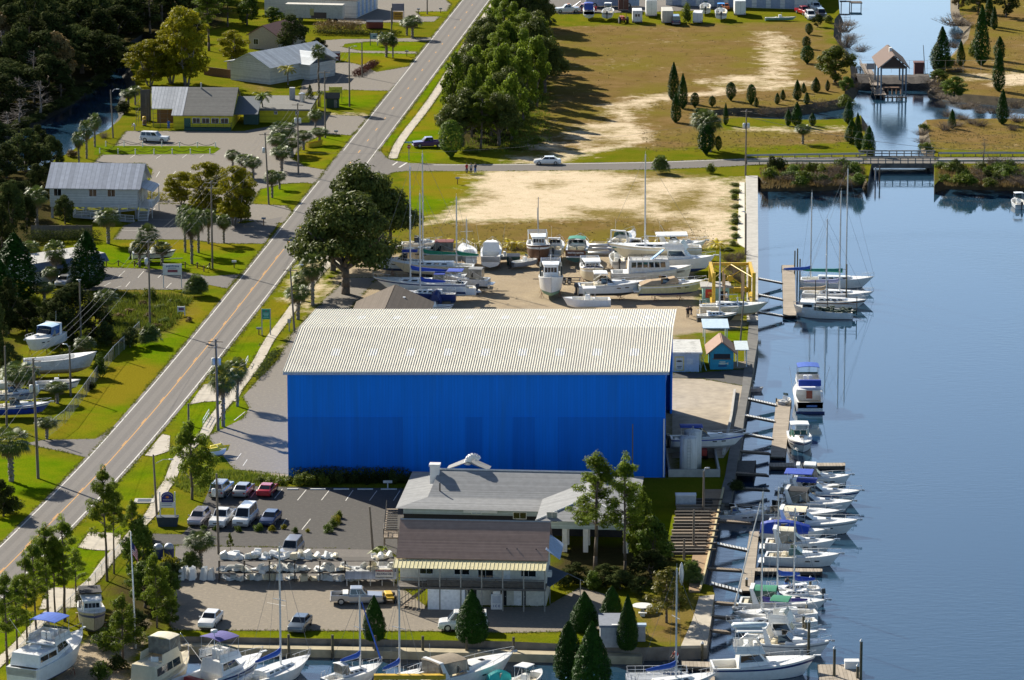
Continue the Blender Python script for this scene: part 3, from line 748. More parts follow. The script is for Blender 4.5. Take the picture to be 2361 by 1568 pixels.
for s in range(4):
 mb=MB();cl=[]
 lean=RNG.uniform(-.5,.5)
 bend(mb,(0,0,-.2),(lean,RNG.uniform(-.3,.3),14.2),.23,.06,6,.12,7)
 for k in range(44):
  t=RNG.random();z=6.4+7.6*t;a=k*2.4+RNG.uniform(-.5,.5);r=(2.9*(1-t)**.55+.35)*RNG.uniform(.45,1)
  x,y=lean*z/14+r*math.cos(a),r*math.sin(a)
  bend(mb,(lean*z/14,0,z-.7),(x,y,z),.06,.02,3,.12,4)
  k2=RNG.uniform(.45,.85)
  cl.append((x,y,z+.1,k2*1.05,k2*1.05,k2*.7))
  if RNG.random()<.5:cl.append((x*.6,y*.6,z+RNG.uniform(-.2,.4),.6,.6,.45))
 cl.append((lean,0,14.5,.6,.6,.9))
 tmpl('pine',15.2,6.6,[('trunk',mesh_of(mb,'pine_trunk',BARK)),('crown',leaf_mesh('pine_crown',*clump_leaves(cl,330,.20,.5,.2),.30,L_PINE))])
for s in range(2):
 mb=MB();cl=[]
 bend(mb,(0,0,-.2),(.1,0,7.4),.17,.04,5,.1,7)
 for k in range(34):
  t=RNG.random();z=2.0+5.6*t;a=k*2.4+RNG.uniform(-.5,.5);r=(2.7*(1-t)**.8+.25)*RNG.uniform(.5,1)
  x,y=r*math.cos(a),r*math.sin(a)
  bend(mb,(0,0,z-.6),(x,y,z),.05,.015,3,.1,4)
  k2=RNG.uniform(.45,.85);cl.append((x,y,z,k2*1.05,k2*1.05,k2*.8))
 cl.append((0,0,7.6,.4,.4,.7))
 tmpl('youngpine',8.2,6.2,[('trunk',mesh_of(mb,'young_pine_trunk',BARK)),('crown',leaf_mesh('young_pine_crown',*clump_leaves(cl,330,.21,.5,.2),.32,L_PINE))])
for s in range(3):
 mb=MB();cl=[]
 bend(mb,(0,0,-.2),(0,0,4),.3,.2,3,.1,7)
 for k in range(7):
  a=k*.9;bend(mb,(0,0,2.6+.2*k),(2.3*math.cos(a),2.3*math.sin(a),5.5+.4*k),.14,.03,3,.3,5)
 for k in range(46):
  a=RNG.uniform(0,2*pi);t=RNG.random();z=1.3+8.0*t;env=math.sin(pi*min(1,(t*.86+.12)))**.7
  r=3.4*env*RNG.uniform(.35,1);k2=RNG.uniform(.6,1.25)
  cl.append((r*math.cos(a),r*math.sin(a),z,k2,k2,k2*.85))
 tmpl('broad',10,8.2,[('trunk',mesh_of(mb,'broadleaf_trunk',BARK)),('crown',leaf_mesh('broadleaf_crown',*clump_leaves(cl,170,.24),.6,L_BROAD))])
for s in range(2):
 mb=MB();cl=[]
 for k in range(5):
  a=k*1.26;x,y=2.2*math.cos(a),2.2*math.sin(a)
  pts=bend(mb,(.25*math.cos(a),.25*math.sin(a),-.2),(x,y,7.0+RNG.uniform(-1,1)),.16,.04,5,.35,6)
  for j in range(5):
   p=pts[2+j%3][0];b2=RNG.uniform(0,2*pi)
   bend(mb,p,(p.x+1.8*math.cos(b2),p.y+1.8*math.sin(b2),p.z+RNG.uniform(.5,2)),.05,.015,3,.15,4)
 for k in range(84):
  a=RNG.uniform(0,2*pi);t=RNG.random();z=1.6+7.8*t;env=math.sin(pi*min(1,.15+.8*t))**.6
  r=4.3*env*RNG.uniform(.25,1);k2=RNG.uniform(.55,1.15)
  cl.append((r*math.cos(a),r*math.sin(a),z,k2*1.15,k2*1.15,k2*.6))
 tmpl('airy',10,10,[('trunk',mesh_of(mb,'multi_stem_trunk',BARKG)),('crown',leaf_mesh('yellowing_crown',*clump_leaves(cl,260,.20),.5,L_YEL))])
def cone_tree(kind,prof,H0,W0,n,size,rough,trunk,m):
 mb=MB();bend(mb,(0,0,-.2),(0,0,H0*.75),trunk,trunk*.3,3,.03,6)
 z=LR.uniform(0,1,n);a=LR.uniform(0,2*pi,n)
 r=np.interp(z,[p[0]for p in prof],[p[1]for p in prof])
 lump=1+rough*np.sin(a*3+z*17)*np.sin(z*23+a*2)+rough*.8*np.sin(a*7-z*31)
 rr=r*lump*LR.uniform(.72,1.03,n)
 pos=np.stack([rr*np.cos(a),rr*np.sin(a),z*H0],1)
 nr=np.stack([np.cos(a),np.sin(a),np.full(n,.55)],1)+rdir(n)*.6
 nr/=np.linalg.norm(nr,axis=1,keepdims=True)
 tmpl(kind,H0,W0,[('trunk',mesh_of(mb,kind+'_trunk',BARK)),('crown',leaf_mesh(kind+'_crown',pos,nr,LR.uniform(.6,1.3,n)*size,.5,m))])
cone_tree('teardrop',[(0,.95),(.06,1.3),(.2,1.5),(.4,1.42),(.6,1.08),(.8,.6),(.94,.24),(1,.04)],5,3.0,12000,.11,.05,.12,L_CED)
cone_tree('teardrop',[(0,.9),(.06,1.25),(.25,1.5),(.5,1.35),(.72,.95),(.9,.5),(1,.08)],5,3.0,12000,.11,.09,.12,L_CED)
cone_tree('cedar',[(0,.12),(.07,.8),(.2,1.25),(.4,1.2),(.7,.75),(.9,.32),(1,.05)],7,2.6,4200,.16,.13,.14,L_CED)
cone_tree('cedar',[(0,.1),(.06,.7),(.25,1.15),(.5,1.25),(.75,.8),(.93,.3),(1,.03)],7,2.6,4200,.16,.18,.14,L_CED)
cone_tree('roundcedar',[(0,.1),(.12,.5),(.25,1.2),(.5,1.45),(.8,1.2),(.95,.7),(1,.2)],4,3.0,2600,.16,.10,.12,L_CED)
cone_tree('norfolk',[(0,.2),(.06,1.5),(.3,1.4),(.6,.9),(1,.05)],8,3.0,2600,.15,.34,.12,L_BROAD)
def fan(v,f,base,dirv,up,R0,nl=11,droop=.35):
 """one fan frond"""
 dirv=dirv.normalized();side=dirv.cross(up).normalized();nn=side.cross(dirv)
 for i in range(nl):
  a=-1.35+2.7*i/(nl-1)
  d=dirv*math.cos(a)+side*math.sin(a)
  l=R0*(1-.22*abs(a)/1.35)
  m1=base+d*l*.6+nn*l*.10;tip=base+d*l-Vector((0,0,1))*l*droop
  wv=side*math.cos(a)*.055*R0-dirv*math.sin(a)*.055*R0
  o=len(v);v+=[base,m1-wv,tip,m1+wv];f.append((o,o+1,o+2,o+3))
def palm_head(cz,nf,R0,pet,low=-.55,hi=1.0):
 v,f=[],[]
 for k in range(nf):
  zz=low+(hi-low)*((k+.5)/nf);zz=max(-.98,min(.98,zz+RNG.uniform(-.1,.1)))
  a=k*2.39996+RNG.uniform(-.2,.2);c=math.sqrt(1-zz*zz)
  d=Vector((c*math.cos(a),c*math.sin(a),zz))
  p=Vector((0,0,cz));q=p+d*pet*RNG.uniform(.8,1.15)
  up=Vector((0,0,1))if abs(zz)<.9 else Vector((math.cos(a),math.sin(a),0))
  w=d.cross(up).normalized()*.02
  o=len(v);v+=[p-w,p+w,q+w,q-w];f.append((o,o+1,o+2,o+3))
  fan(v,f,q,(d+Vector((0,0,-.15))),up,R0*RNG.uniform(.85,1.15),12,.25+.25*RNG.random())
 mb=MB();mb.v=[tuple(p)for p in v];mb.f=f;return mb
for s in range(3):
 mb=MB();H=4.6
 bend(mb,(0,0,-.2),(RNG.uniform(-.25,.25),0,H),.24,.20,6,.06,8)
 for k in range(34):
  z=.6+(H-.7)*k/34;a=k*2.4
  mb.obox((.21*math.cos(a),.21*math.sin(a),z),(.16,.09,.22),a,ry=-.5)
 hd=palm_head(H+.15,44,1.15,1.05)
 dd=palm_head(H-.1,12,1.0,.8,-.95,-.6)
 tmpl('sabal',6.6,3.6,[('trunk',mesh_of(mb,'palm_trunk',BARKG)),('fronds',mesh_of(hd,'palm_fronds',L_PALM,False)),('dead_fronds',mesh_of(dd,'palm_skirt',L_DEAD,False))])
mb=MB();bend(mb,(0,0,-.2),(.2,0,11.2),.26,.17,8,.1,8)
tmpl('tallpalm',12.6,4.0,[('trunk',mesh_of(mb,'tall_palm_trunk',BARK)),('fronds',mesh_of(palm_head(11.3,46,1.2,.95,-.8),'tall_palm_fronds',L_PALM,False))])
for s in range(2):
 v=MB()
 for k in range(7):
  h=palm_head(RNG.uniform(.5,1.4),22,.85,.8,-.2)
  x,y=RNG.uniform(-1,1),RNG.uniform(-1,1)
  v.add([(p[0]+x,p[1]+y,p[2])for p in h.v],h.f)
 tmpl('palmetto',2.9,4.6,[('fronds',mesh_of(v,'palmetto_fronds',L_PALM,False))])
def feather(H,nf,R0,m,name):
 """feather-leaved palm"""
 v,f=[],[]
 for k in range(nf):
  a=k*2.39996;el=.15+1.15*RNG.random();prev=Vector((0,0,H));L=R0*RNG.uniform(.8,1.15)
  d=Vector((math.cos(a)*math.cos(el),math.sin(a)*math.cos(el),math.sin(el)))
  side=Vector((-math.sin(a),math.cos(a),0));n=12
  for i in range(n):
   q=prev+d*(L/n);d=(d+Vector((0,0,-.17))).normalized()
   ll=.55*R0*.36*math.sin(pi*(.1+.85*i/n))+.05
   for sg in(-1,1):
    tip=q+side*sg*ll+d*ll*.5-Vector((0,0,ll*.45));o=len(v)
    v+=[prev,q,tip];f.append((o,o+1,o+2))
   prev=q
 mb=MB();mb.v=[tuple(p)for p in v];mb.f=f
 return mesh_of(mb,name,m,False)
mb=MB();bend(mb,(0,0,-.2),(.15,.1,4.5),.19,.11,6,.08,8)
tmpl('queen',6.2,4.4,[('trunk',mesh_of(mb,'queen_palm_trunk',BARKG)),('fronds',feather(4.5,17,2.6,L_BROAD,'queen_palm_fronds'))])
mb=MB()
for k in range(5):bend(mb,(.12*k-.24,0,-.1),(.3*k-.6,.1,1.0),.05,.03,2,.03,5)
tmpl('areca',2.6,3.0,[('stem',mesh_of(mb,'areca_stems',BARKG)),('fronds',feather(.7,20,1.9,L_PALMY,'areca_fronds'))])
for s in range(3):
 cl=[]
 for k in range(16):
  a=RNG.uniform(0,2*pi);r=RNG.uniform(0,.9);k2=RNG.uniform(.3,.6)
  cl.append((r*math.cos(a),r*math.sin(a),RNG.uniform(.3,1.5)*(1-.35*r),k2,k2,k2*.9))
 tmpl('shrub',2,2.6,[('foliage',leaf_mesh('shrub_foliage',*clump_leaves(cl,420,.12),.55,L_SHRUB))])
for s in range(2):
 mb=MB()
 for k in range(70):
  a=RNG.uniform(0,2*pi);e=RNG.uniform(.5,1.4);L=RNG.uniform(1.2,2.6);b0=Vector((RNG.uniform(-.6,.6),RNG.uniform(-.6,.6),0))
  q=b0+Vector((math.cos(a)*math.cos(e),math.sin(a)*math.cos(e),math.sin(e)))*L
  mb.tube(b0,q,.03,.008,3,caps=False)
  for j in range(4):
   p=b0.lerp(q,RNG.uniform(.4,.95));mb.tube(p,p+Vector((RNG.uniform(-.5,.5),RNG.uniform(-.5,.5),RNG.uniform(.1,.6))),.012,.004,3,caps=False)
 cl=[(RNG.uniform(-.9,.9),RNG.uniform(-.9,.9),RNG.uniform(.5,2),.5,.5,.4)for k in range(9)]
 tmpl('scrub',2.6,2.8,[('twigs',mesh_of(mb,'scrub_twigs',M('grey_twigs',(.17,.13,.10),.95),False)),('foliage',leaf_mesh('scrub_foliage',*clump_leaves(cl,110,.09),.4,L_BROWN))])
mb=MB()
bend(mb,(0,0,-.2),(.3,0,12),.22,.03,6,.2,6)
for k in range(46):
 z=RNG.uniform(3,11.5);a=k*2.4;L=RNG.uniform(1,3.2)*(1.15-z/14)
 pts=bend(mb,(.3*z/12,0,z),(L*math.cos(a),L*math.sin(a),z+L*.55),.05,.012,3,.15,3)
 for j in range(3):
  p=pts[1+j][0];mb.tube(p,p+Vector((RNG.uniform(-.7,.7),RNG.uniform(-.7,.7),RNG.uniform(0,.7))),.02,.006,3,caps=False)
tmpl('bare',12.3,5,[('trunk',mesh_of(mb,'bare_tree_trunk',M('pale_dead_bark',(.20,.17,.15),.95),False))])
v=MB()
for k in range(9):
 a=k*2.4;d=Vector((math.cos(a),math.sin(a),0));b0=Vector((0,0,.9));w=Vector((-d.y,d.x,0))
 L=RNG.uniform(1.2,1.7);p1=b0+d*L*.4+Vector((0,0,.9));p2=b0+d*L+Vector((0,0,.7*RNG.random()))
 v.add([b0,p1-w*.26,p2,p1+w*.26],[(0,1,2,3)])
mb=MB();bend(mb,(0,0,0),(0,0,1.2),.09,.05,2,.02,6)
tmpl('banana',2.6,2.8,[('stem',mesh_of(mb,'banana_stem',BARKG)),('leaves',mesh_of(v,'banana_leaves',MLEAF('banana_leaf',(.10,.16,.015),(.26,.30,.03),.4,.4,.15),False))])
KNAME={'oak':'oak_tree','pine':'pine_tree','youngpine':'pine_tree','broad':'broadleaf_tree','airy':'broadleaf_tree','teardrop':'cypress_tree','cedar':'cedar_tree','roundcedar':'cedar_tree','norfolk':'conifer_tree',
 'sabal':'palm_tree','tallpalm':'palm_tree','queen':'palm_tree','palmetto':'palmetto','areca':'palm_plant','shrub':'shrub','scrub':'scrub_bush','bare':'bare_tree','banana':'banana_plant'}
KCAT={'palmetto':'plant','areca':'plant','shrub':'shrub','scrub':'shrub','banana':'plant'}
def tree(kind,u,v,top,wpx,label,group=None,m=None,z=0.0,name=None):
 H0,W0,parts=T[kind][RNG.randrange(len(T[kind]))]
 p=P(u,v,z);h=HT(v,top,z);wd=wpx/S(v,z)if wpx else W0*h/H0
 r=thing(name or KNAME[kind],label,KCAT.get(kind,'tree'),p,RNG.uniform(0,2*pi),group)
 r.scale=(wd/W0,wd/W0,h/H0)
 for nm,me in parts:
  o=bpy.data.objects.new(nm,me);COL.objects.link(o);o.parent=r
  if m and nm in('crown','foliage','fronds','leaves'):
   o.material_slots[0].link='OBJECT';o.material_slots[0].material=m
 return r
# ---- forest across the creek
def bank_v(u):return float(np.interp(u,[-200,0,75,165,245,290,330,520,560],[420,332,288,240,185,132,98,-20,-40]))
pts=[]
for _ in range(4000):
 u=RNG.uniform(-70,500);v=RNG.uniform(-230,380)
 if v>bank_v(u)-4:continue
 if any(abs(u-a)<30 and abs(v-b)<24 for a,b in pts):continue
 pts.append((u,v))
 if len(pts)>=190:break
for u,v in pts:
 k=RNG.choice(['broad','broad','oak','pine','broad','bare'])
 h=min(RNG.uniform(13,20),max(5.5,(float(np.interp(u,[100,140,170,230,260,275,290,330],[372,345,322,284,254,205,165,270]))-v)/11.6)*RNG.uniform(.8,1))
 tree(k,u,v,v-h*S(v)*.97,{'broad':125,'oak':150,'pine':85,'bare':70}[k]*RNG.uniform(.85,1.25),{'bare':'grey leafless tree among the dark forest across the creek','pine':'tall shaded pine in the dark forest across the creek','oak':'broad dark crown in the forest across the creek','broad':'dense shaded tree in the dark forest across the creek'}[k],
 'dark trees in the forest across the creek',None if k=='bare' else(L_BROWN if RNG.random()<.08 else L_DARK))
for i in range(26):
 u=20+i*11.5;v=bank_v(u)-2-RNG.random()*6
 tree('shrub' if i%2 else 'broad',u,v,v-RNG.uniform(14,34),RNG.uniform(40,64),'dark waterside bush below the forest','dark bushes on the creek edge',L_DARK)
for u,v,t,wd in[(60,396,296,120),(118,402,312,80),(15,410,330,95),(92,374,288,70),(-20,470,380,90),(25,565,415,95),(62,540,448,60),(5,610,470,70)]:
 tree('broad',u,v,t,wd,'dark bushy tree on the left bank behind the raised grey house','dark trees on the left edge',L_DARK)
# ---- pine grove beside the road
for u,v in[(1066,338),(1108,342),(1150,336),(1180,322),(1088,318),(1132,314),(1172,300),(1052,292),(1106,290),(1158,284),(1206,276),(1082,262),(1132,258),(1190,254),(1238,246),(1100,230),(1152,226),(1212,224),(1256,214),(1112,200),(1168,196),(1222,192),(1250,180),(1122,168),(1162,160),(1210,158),(1142,136),(1186,128),(1226,140),(1160,100),(1196,95),(1226,104),(1176,66),(1212,62),(1235,75)]:
 k=RNG.choice(['pine','pine','broad','broad','oak','broad','oak'])
 h=RNG.uniform(11,15.5)
 tree(k,u,v,v-h*S(v)*.97,{'pine':82,'broad':78,'oak':110}[k]*RNG.uniform(.9,1.15)*S(v)/12,{'pine':'tall green pine in the grove between the road and the dry field','broad':'dense leafy tree low in the roadside pine grove','oak':'spreading dark tree in the roadside pine grove'}[k],'trees of the roadside grove',L_PINE if k!='oak' else L_OAK)
tree('roundcedar',1040,362,278,62,'thick vine covered stump on the corner lawn beside the purple pickup',None,L_BROAD,name='vine_covered_stump')
for u,v,t,wd,lb in[(1190,345,330,60,'low shrub at the near edge of the grove'),(1085,352,338,55,'low shrub beside the vine covered stump'),(1240,330,312,50,'low shrub on the field edge of the grove')]:
 tree('shrub',u,v,t,wd,lb)
TREES=[('airy',430,198,14,150,'tall yellow green tree behind the yellow restaurant',L_YEL),('airy',345,198,92,135,'wide yellow green tree at the creek end behind the restaurant',L_YEL),('airy',395,192,62,130,'middle yellow green tree behind the restaurant',L_YEL),
 ('airy',540,142,68,84,'small yellow tree left of the brown roofed house',L_YEL),('pine',482,118,-22,95,'dark tall pine left of the small yellow tree',L_PINE),('pine',525,62,-30,70,'pine farther back by the top trailer lot',L_PINE),('broad',570,58,-14,70,'green tree behind the brown roofed house',L_BROAD),
 ('broad',630,60,16,60,'bright green tree beside the pale container',L_BROAD),('broad',675,124,34,92,'dark dense tree right of the brown roofed house',L_DARK),('broad',735,122,86,54,'small dark tree beside the tall slender palm',L_DARK),
 ('tallpalm',735,246,104,40,'tall slender fan palm in front of the grey lot',None),('queen',664,196,146,52,'yellowing feather palm at the white metal house',L_YEL),('queen',694,136,102,36,'feather palm behind the white metal house',None),('queen',606,279,203,52,'feather palm against the yellow restaurant wall',None),('queen',739,246,205,24,'short feather palm beside the dark green shed',None),
 ('norfolk',715,258,195,30,'slim dark conifer beside the yellow restaurant',L_DARK),('sabal',891,132,71,46,'large cabbage palm on the oval lawn island',None),('sabal',906,133,80,26,'smaller cabbage palm on the oval lawn island',None),('sabal',951,89,33,46,'cabbage palm beside the pylon sign',None),('sabal',938,82,40,36,'cabbage palm leaning behind the pylon sign palm',None),
 ('sabal',653,352,278,62,'bushy cabbage palm nearest the transformer pole',None),('sabal',639,368,303,52,'cabbage palm left of the transformer pole',None),('sabal',674,362,316,52,'cabbage palm right of the transformer pole',None),('sabal',700,346,298,48,'cabbage palm behind the yellow boat planter',None),('sabal',727,303,249,34,'cabbage palm under the slender tall palm',None),('sabal',737,333,292,44,'cabbage palm above the yellow boat planter',None),('sabal',649,394,333,54,'front cabbage palm of the verge cluster',None),
 ('sabal',628,456,388,40,'cabbage palm on the verge by the car park entrance',None),('sabal',645,436,393,34,'cabbage palm behind it by the car park entrance',None),('sabal',537,392,343,40,'cabbage palm at the corner of the car park',None),('sabal',565,408,352,48,'leaning cabbage palm by the car park corner',None),('sabal',584,412,360,44,'cabbage palm nearest the road by the car park corner',None),
 ('sabal',182,376,298,34,'left cabbage palm of the creek bank three',None),('sabal',200,366,272,36,'middle cabbage palm of the creek bank three',None),('sabal',219,339,258,34,'right cabbage palm of the creek bank three',None),('sabal',296,246,203,40,'cabbage palm at the creek behind the restaurant patio',None),('sabal',312,242,196,36,'pale cabbage palm beside the screened patio',None),
 ('shrub',283,262,230,56,'dark shrub on the creek bank by the patio',L_DARK),('shrub',165,362,340,34,'dry little palm shrub at the water edge',L_BROWN),('scrub',240,318,300,28,'red brown shrub under the creek lamp post',L_BROWN),
 ('sabal',85,524,424,58,'cabbage palm left of the raised grey house',None),('broad',150,516,450,64,'dark bush against the raised grey house ramp',L_DARK),('sabal',250,562,476,62,'thick cabbage palm in front of the ramp',None),
 ('cedar',35,698,538,120,'big dark conical tree beside the small white house',L_CED),('cedar',0,730,596,90,'dark conical tree at the left picture edge',L_CED),('sabal',128,658,548,52,'cabbage palm in front of the small white house',None),('cedar',201,664,534,88,'tall dark cedar beside the sign lot',L_CED),
 ('broad',165,792,655,160,'large dark tree behind the blue topped boat',L_DARK),('broad',115,790,690,100,'dark tree left of the large dark tree',L_DARK),('sabal',245,742,664,58,'cabbage palm right of the large dark tree',None),('sabal',102,702,648,54,'cabbage palm left of the large dark tree',None),('sabal',118,668,612,44,'short cabbage palm by the white house door',None),('broad',-5,860,680,60,'dark tree left of the storage yard',L_DARK),
 ('sabal',342,616,512,54,'tallest cabbage palm at the trailer boat',None),('sabal',322,616,550,48,'left cabbage palm at the trailer boat',None),('sabal',374,613,555,48,'right cabbage palm at the trailer boat',None),
 ('sabal',427,582,466,44,'left leaning cabbage palm on the lawn row',None),('sabal',443,609,474,50,'front cabbage palm on the lawn row',None),('sabal',458,583,477,44,'middle cabbage palm on the lawn row',None),('sabal',481,562,478,40,'cabbage palm behind the lawn utility pole',None),('sabal',516,560,491,38,'right cabbage palm on the lawn row',None),
 ('airy',540,520,378,120,'yellow brown tree beside the road end of the car park',L_YEL),('airy',476,496,370,125,'widest yellow brown tree above the lawn palms',L_YEL),('airy',420,472,394,96,'left yellow brown tree above the orange hedge',L_YEL),('broad',556,512,402,70,'darker tree behind the yellow brown tree',L_BROAD),
 ('palmetto',447,682,622,72,'round palmetto clump by the sign lot entrance',None),('palmetto',352,797,738,66,'palmetto clump at the foot of the roadside pole',None),('shrub',345,692,655,44,'green shrub under the sign lot pole',None),('shrub',437,742,726,22,'small grey shrub beside the for sale sign',L_BROWN),
 ('sabal',42,925,832,78,'cabbage palm between the stored boats',None),('sabal',132,930,878,60,'short cabbage palm by the yard fence',None),('shrub',232,870,812,48,'round bright green bush at the yard fence',L_BROAD),('sabal',26,1110,982,96,'big cabbage palm at the lower yard corner',None),('broad',8,1190,1105,80,'dark low tree at the left verge',L_DARK),('shrub',30,1185,1140,60,'leafy shrub at the left verge',None),
 ('sabal',721,704,578,64,'tallest cabbage palm on the sidewalk verge',None),('sabal',700,694,622,58,'middle cabbage palm on the sidewalk verge',None),('sabal',687,737,652,62,'nearest cabbage palm on the sidewalk verge',None),
 ('oak',797,678,432,262,'large live oak shading the boatyard lane',L_OAK),('oak',850,612,362,236,'back live oak by the boatyard masts',L_OAK),('oak',768,624,440,180,'left live oak reaching over the road',L_OAK),('oak',900,560,430,110,'dark low oak limb tree behind the masts',L_OAK),
 ('sabal',515,984,830,66,'cabbage palm right beside the transformer pole',None),('sabal',547,937,820,54,'cabbage palm leaning behind the transformer pole palm',None),
 ('youngpine',443,1152,966,134,'bushy pine beside the concrete driveway',L_PINE),('pine',247,1340,1072,100,'tallest roadside pine beside the sidewalk',L_PINE),('pine',263,1323,1100,70,'slim roadside pine right of the tallest',L_PINE),('youngpine',305,1238,1150,70,'young pine beside the drain cover',L_PINE),
 ('pine',150,1433,1184,110,'pine with the widest crown in the left row',L_PINE),('pine',128,1436,1228,76,'thin pine inside the left row',L_PINE),('pine',112,1442,1206,110,'leaning pine in the left row',L_PINE),('pine',85,1478,1238,90,'pine third from the corner in the left row',L_PINE),('pine',63,1492,1268,72,'pine second from the corner in the left row',L_PINE),('pine',40,1530,1326,84,'dark pine near the left corner',L_PINE),('pine',17,1548,1318,100,'dark pine at the left corner of the marina',L_PINE),('pine',176,1390,1262,70,'short pine behind the stored trawler',L_PINE),
 ('broad',318,1345,1196,100,'dense dark tree behind the flagpole',L_BROAD),('youngpine',362,1448,1272,100,'bright bushy pine right of the flagpole',L_PINE),('youngpine',284,1530,1368,120,'young pine left of the flagpole foot',L_PINE),('shrub',392,1332,1262,56,'yellow green shrub by the two blue bins',L_YEL),('sabal',463,1312,1222,72,'cabbage palm behind the fiberglass parts rack',None),('palmetto',440,1320,1262,60,'palmetto beside the cowlings',None),('broad',395,1335,1290,90,'dark bush at the parts rack end',L_DARK),('youngpine',531,1268,1228,22,'thin sapling by the parts rack',L_SHRUB),
 ('shrub',252,1500,1438,90,'low dark shrub by the stored trawler',L_BROAD),('shrub',232,1568,1520,60,'low shrub beside the gravel ramp',L_BROAD),('shrub',70,1520,1480,50,'low shrub under the left pines',L_BROAD),
 ('teardrop',863,1474,1374,54,'slim trimmed cypress beside the silver pickup',None),('teardrop',1088,1478,1360,76,'broad trimmed cypress in front of the ice machine',None),('teardrop',1347,1454,1364,66,'trimmed cypress behind the two front cypresses',None),('teardrop',1410,1444,1352,52,'trimmed cypress left of the round table',None),('teardrop',1447,1496,1372,50,'trimmed cypress beside the grey shed wall',None),('teardrop',1310,1566,1434,66,'left front cypress at the basin corner',None),('teardrop',1364,1606,1434,92,'largest front cypress at the basin corner',None),
 ('shrub',1365,1360,1312,54,'flowering hibiscus shrub beside the dark awning',L_BROAD),('youngpine',1537,1436,1308,128,'young orange tinted pine beside the round table',MLEAF('tinted_pine_needles',(.10,.105,.012),(.22,.19,.02),.3,.2,.1)),
 ('pine',1372,1322,1040,160,'tall pine in front of the grey roofed house',L_PINE),('pine',1441,1335,1044,120,'tall pine right of the grey roofed house',L_PINE),('broad',1478,1300,1128,84,'leafy tree by the boat slip racks',L_PINE),('broad',1505,1312,1190,96,'vine covered tree by the boat slip racks',L_BROAD),('broad',1500,1346,1268,110,'dark evergreen shrub mass behind the young pine',L_DARK),('palmetto',1592,1346,1284,66,'palmetto at the foot of the brown boardwalk',None),('shrub',1450,1345,1310,70,'dark shrub under the tall pines',L_DARK),
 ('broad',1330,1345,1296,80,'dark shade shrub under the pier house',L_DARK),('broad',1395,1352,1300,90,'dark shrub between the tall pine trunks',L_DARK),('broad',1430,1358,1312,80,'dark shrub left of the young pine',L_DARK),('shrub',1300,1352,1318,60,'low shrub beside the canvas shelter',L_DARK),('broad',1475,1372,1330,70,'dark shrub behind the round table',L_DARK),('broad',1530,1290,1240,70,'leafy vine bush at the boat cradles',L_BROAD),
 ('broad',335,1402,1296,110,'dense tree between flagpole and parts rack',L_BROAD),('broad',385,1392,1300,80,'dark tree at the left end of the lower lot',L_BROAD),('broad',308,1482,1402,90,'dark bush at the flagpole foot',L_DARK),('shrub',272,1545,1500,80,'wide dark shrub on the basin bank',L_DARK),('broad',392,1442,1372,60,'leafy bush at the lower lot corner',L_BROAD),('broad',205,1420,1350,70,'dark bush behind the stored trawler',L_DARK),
 ('broad',90,472,378,84,'dark tree above the raised house corner',L_DARK),('broad',48,505,418,92,'dark tree left of the palm at the raised house',L_DARK),('broad',215,782,698,110,'bushy tree right of the large dark tree',L_DARK),('broad',62,765,690,90,'dark tree behind the left storage yard',L_DARK),('broad',20,770,640,86,'tall dark tree behind the left storage yard',L_DARK),('shrub',160,835,800,60,'dark shrub behind the bare white hull',L_DARK),('broad',245,796,740,60,'low dark tree beside the vine footed pole',L_DARK),('broad',140,645,592,50,'dark tree right of the small white house',L_BROAD),('broad',300,800,752,54,'leafy shrub at the upper end of the yard fence',L_DARK),
 ('sabal',196,838,772,52,'cabbage palm above the bare white hull',None),('sabal',70,905,838,50,'cabbage palm behind the white bowrider',None),('broad',22,868,788,70,'dark tree at the back of the storage yard',L_DARK),('sabal',70,610,552,46,'cabbage palm left of the small white house',None),('shrub',205,900,872,40,'dark shrub inside the yard fence',L_DARK),('sabal',108,1012,960,52,'cabbage palm at the lower fence corner',None),
 ('shrub',1700,1130,1104,60,'dark bush at the tank wall corner',L_DARK),('cedar',1553,232,144,30,'tallest cedar on the field edge',None),('cedar',1574,250,170,26,'second cedar on the field edge',None),('cedar',1558,282,214,26,'near cedar of the field edge three',None),('roundcedar',1602,248,214,22,'small round cedar right of the field edge three',None),('roundcedar',1685,232,190,26,'barrel shaped cedar on the sandy track',None),('roundcedar',1732,242,195,24,'barrel shaped cedar farther along the track',None),('cedar',1744,246,224,12,'tiny cedar beside the barrel shaped cedar',None),('cedar',1673,288,237,14,'slim cedar at the ditch end',None),('roundcedar',1642,246,222,18,'ball cedar left of the barrel shaped cedars',None),
 ('sabal',1622,345,245,66,'large ivy clad palm clump in the field',None),('sabal',1636,350,256,58,'second ivy clad palm in the field clump',None),('roundcedar',1628,356,290,44,'ivy mass around the field palms',None),('roundcedar',1656,348,314,18,'small bush beside the ivy clad palms',None),('palmetto',1523,400,352,50,'palmetto clump on the side road verge',None),('shrub',1640,400,374,30,'weedy shrub on the side road verge',None),
 ('cedar',2171,164,62,44,'tallest cedar right of the boathouse',None),('cedar',2158,162,98,30,'cedar tucked behind the tallest boathouse cedar',None),('cedar',2215,152,94,22,'slim cedar on the right canal bank',None),('cedar',2262,150,12,40,'tall cedar near the right field',None),('cedar',2280,60,-15,26,'cedar at the top of the right field',None),('cedar',2292,68,14,18,'slim cedar behind the tall right cedar',None),('cedar',2304,140,84,28,'cedar beside the right field track',None),('cedar',2302,210,108,32,'broad cedar on the right track',None),('cedar',2311,286,206,30,'cedar at the right ditch',None),('cedar',2195,296,252,20,'small cedar in the brown scrub',None),('shrub',2245,130,90,50,'green shrub right of the slim bank cedar',None),
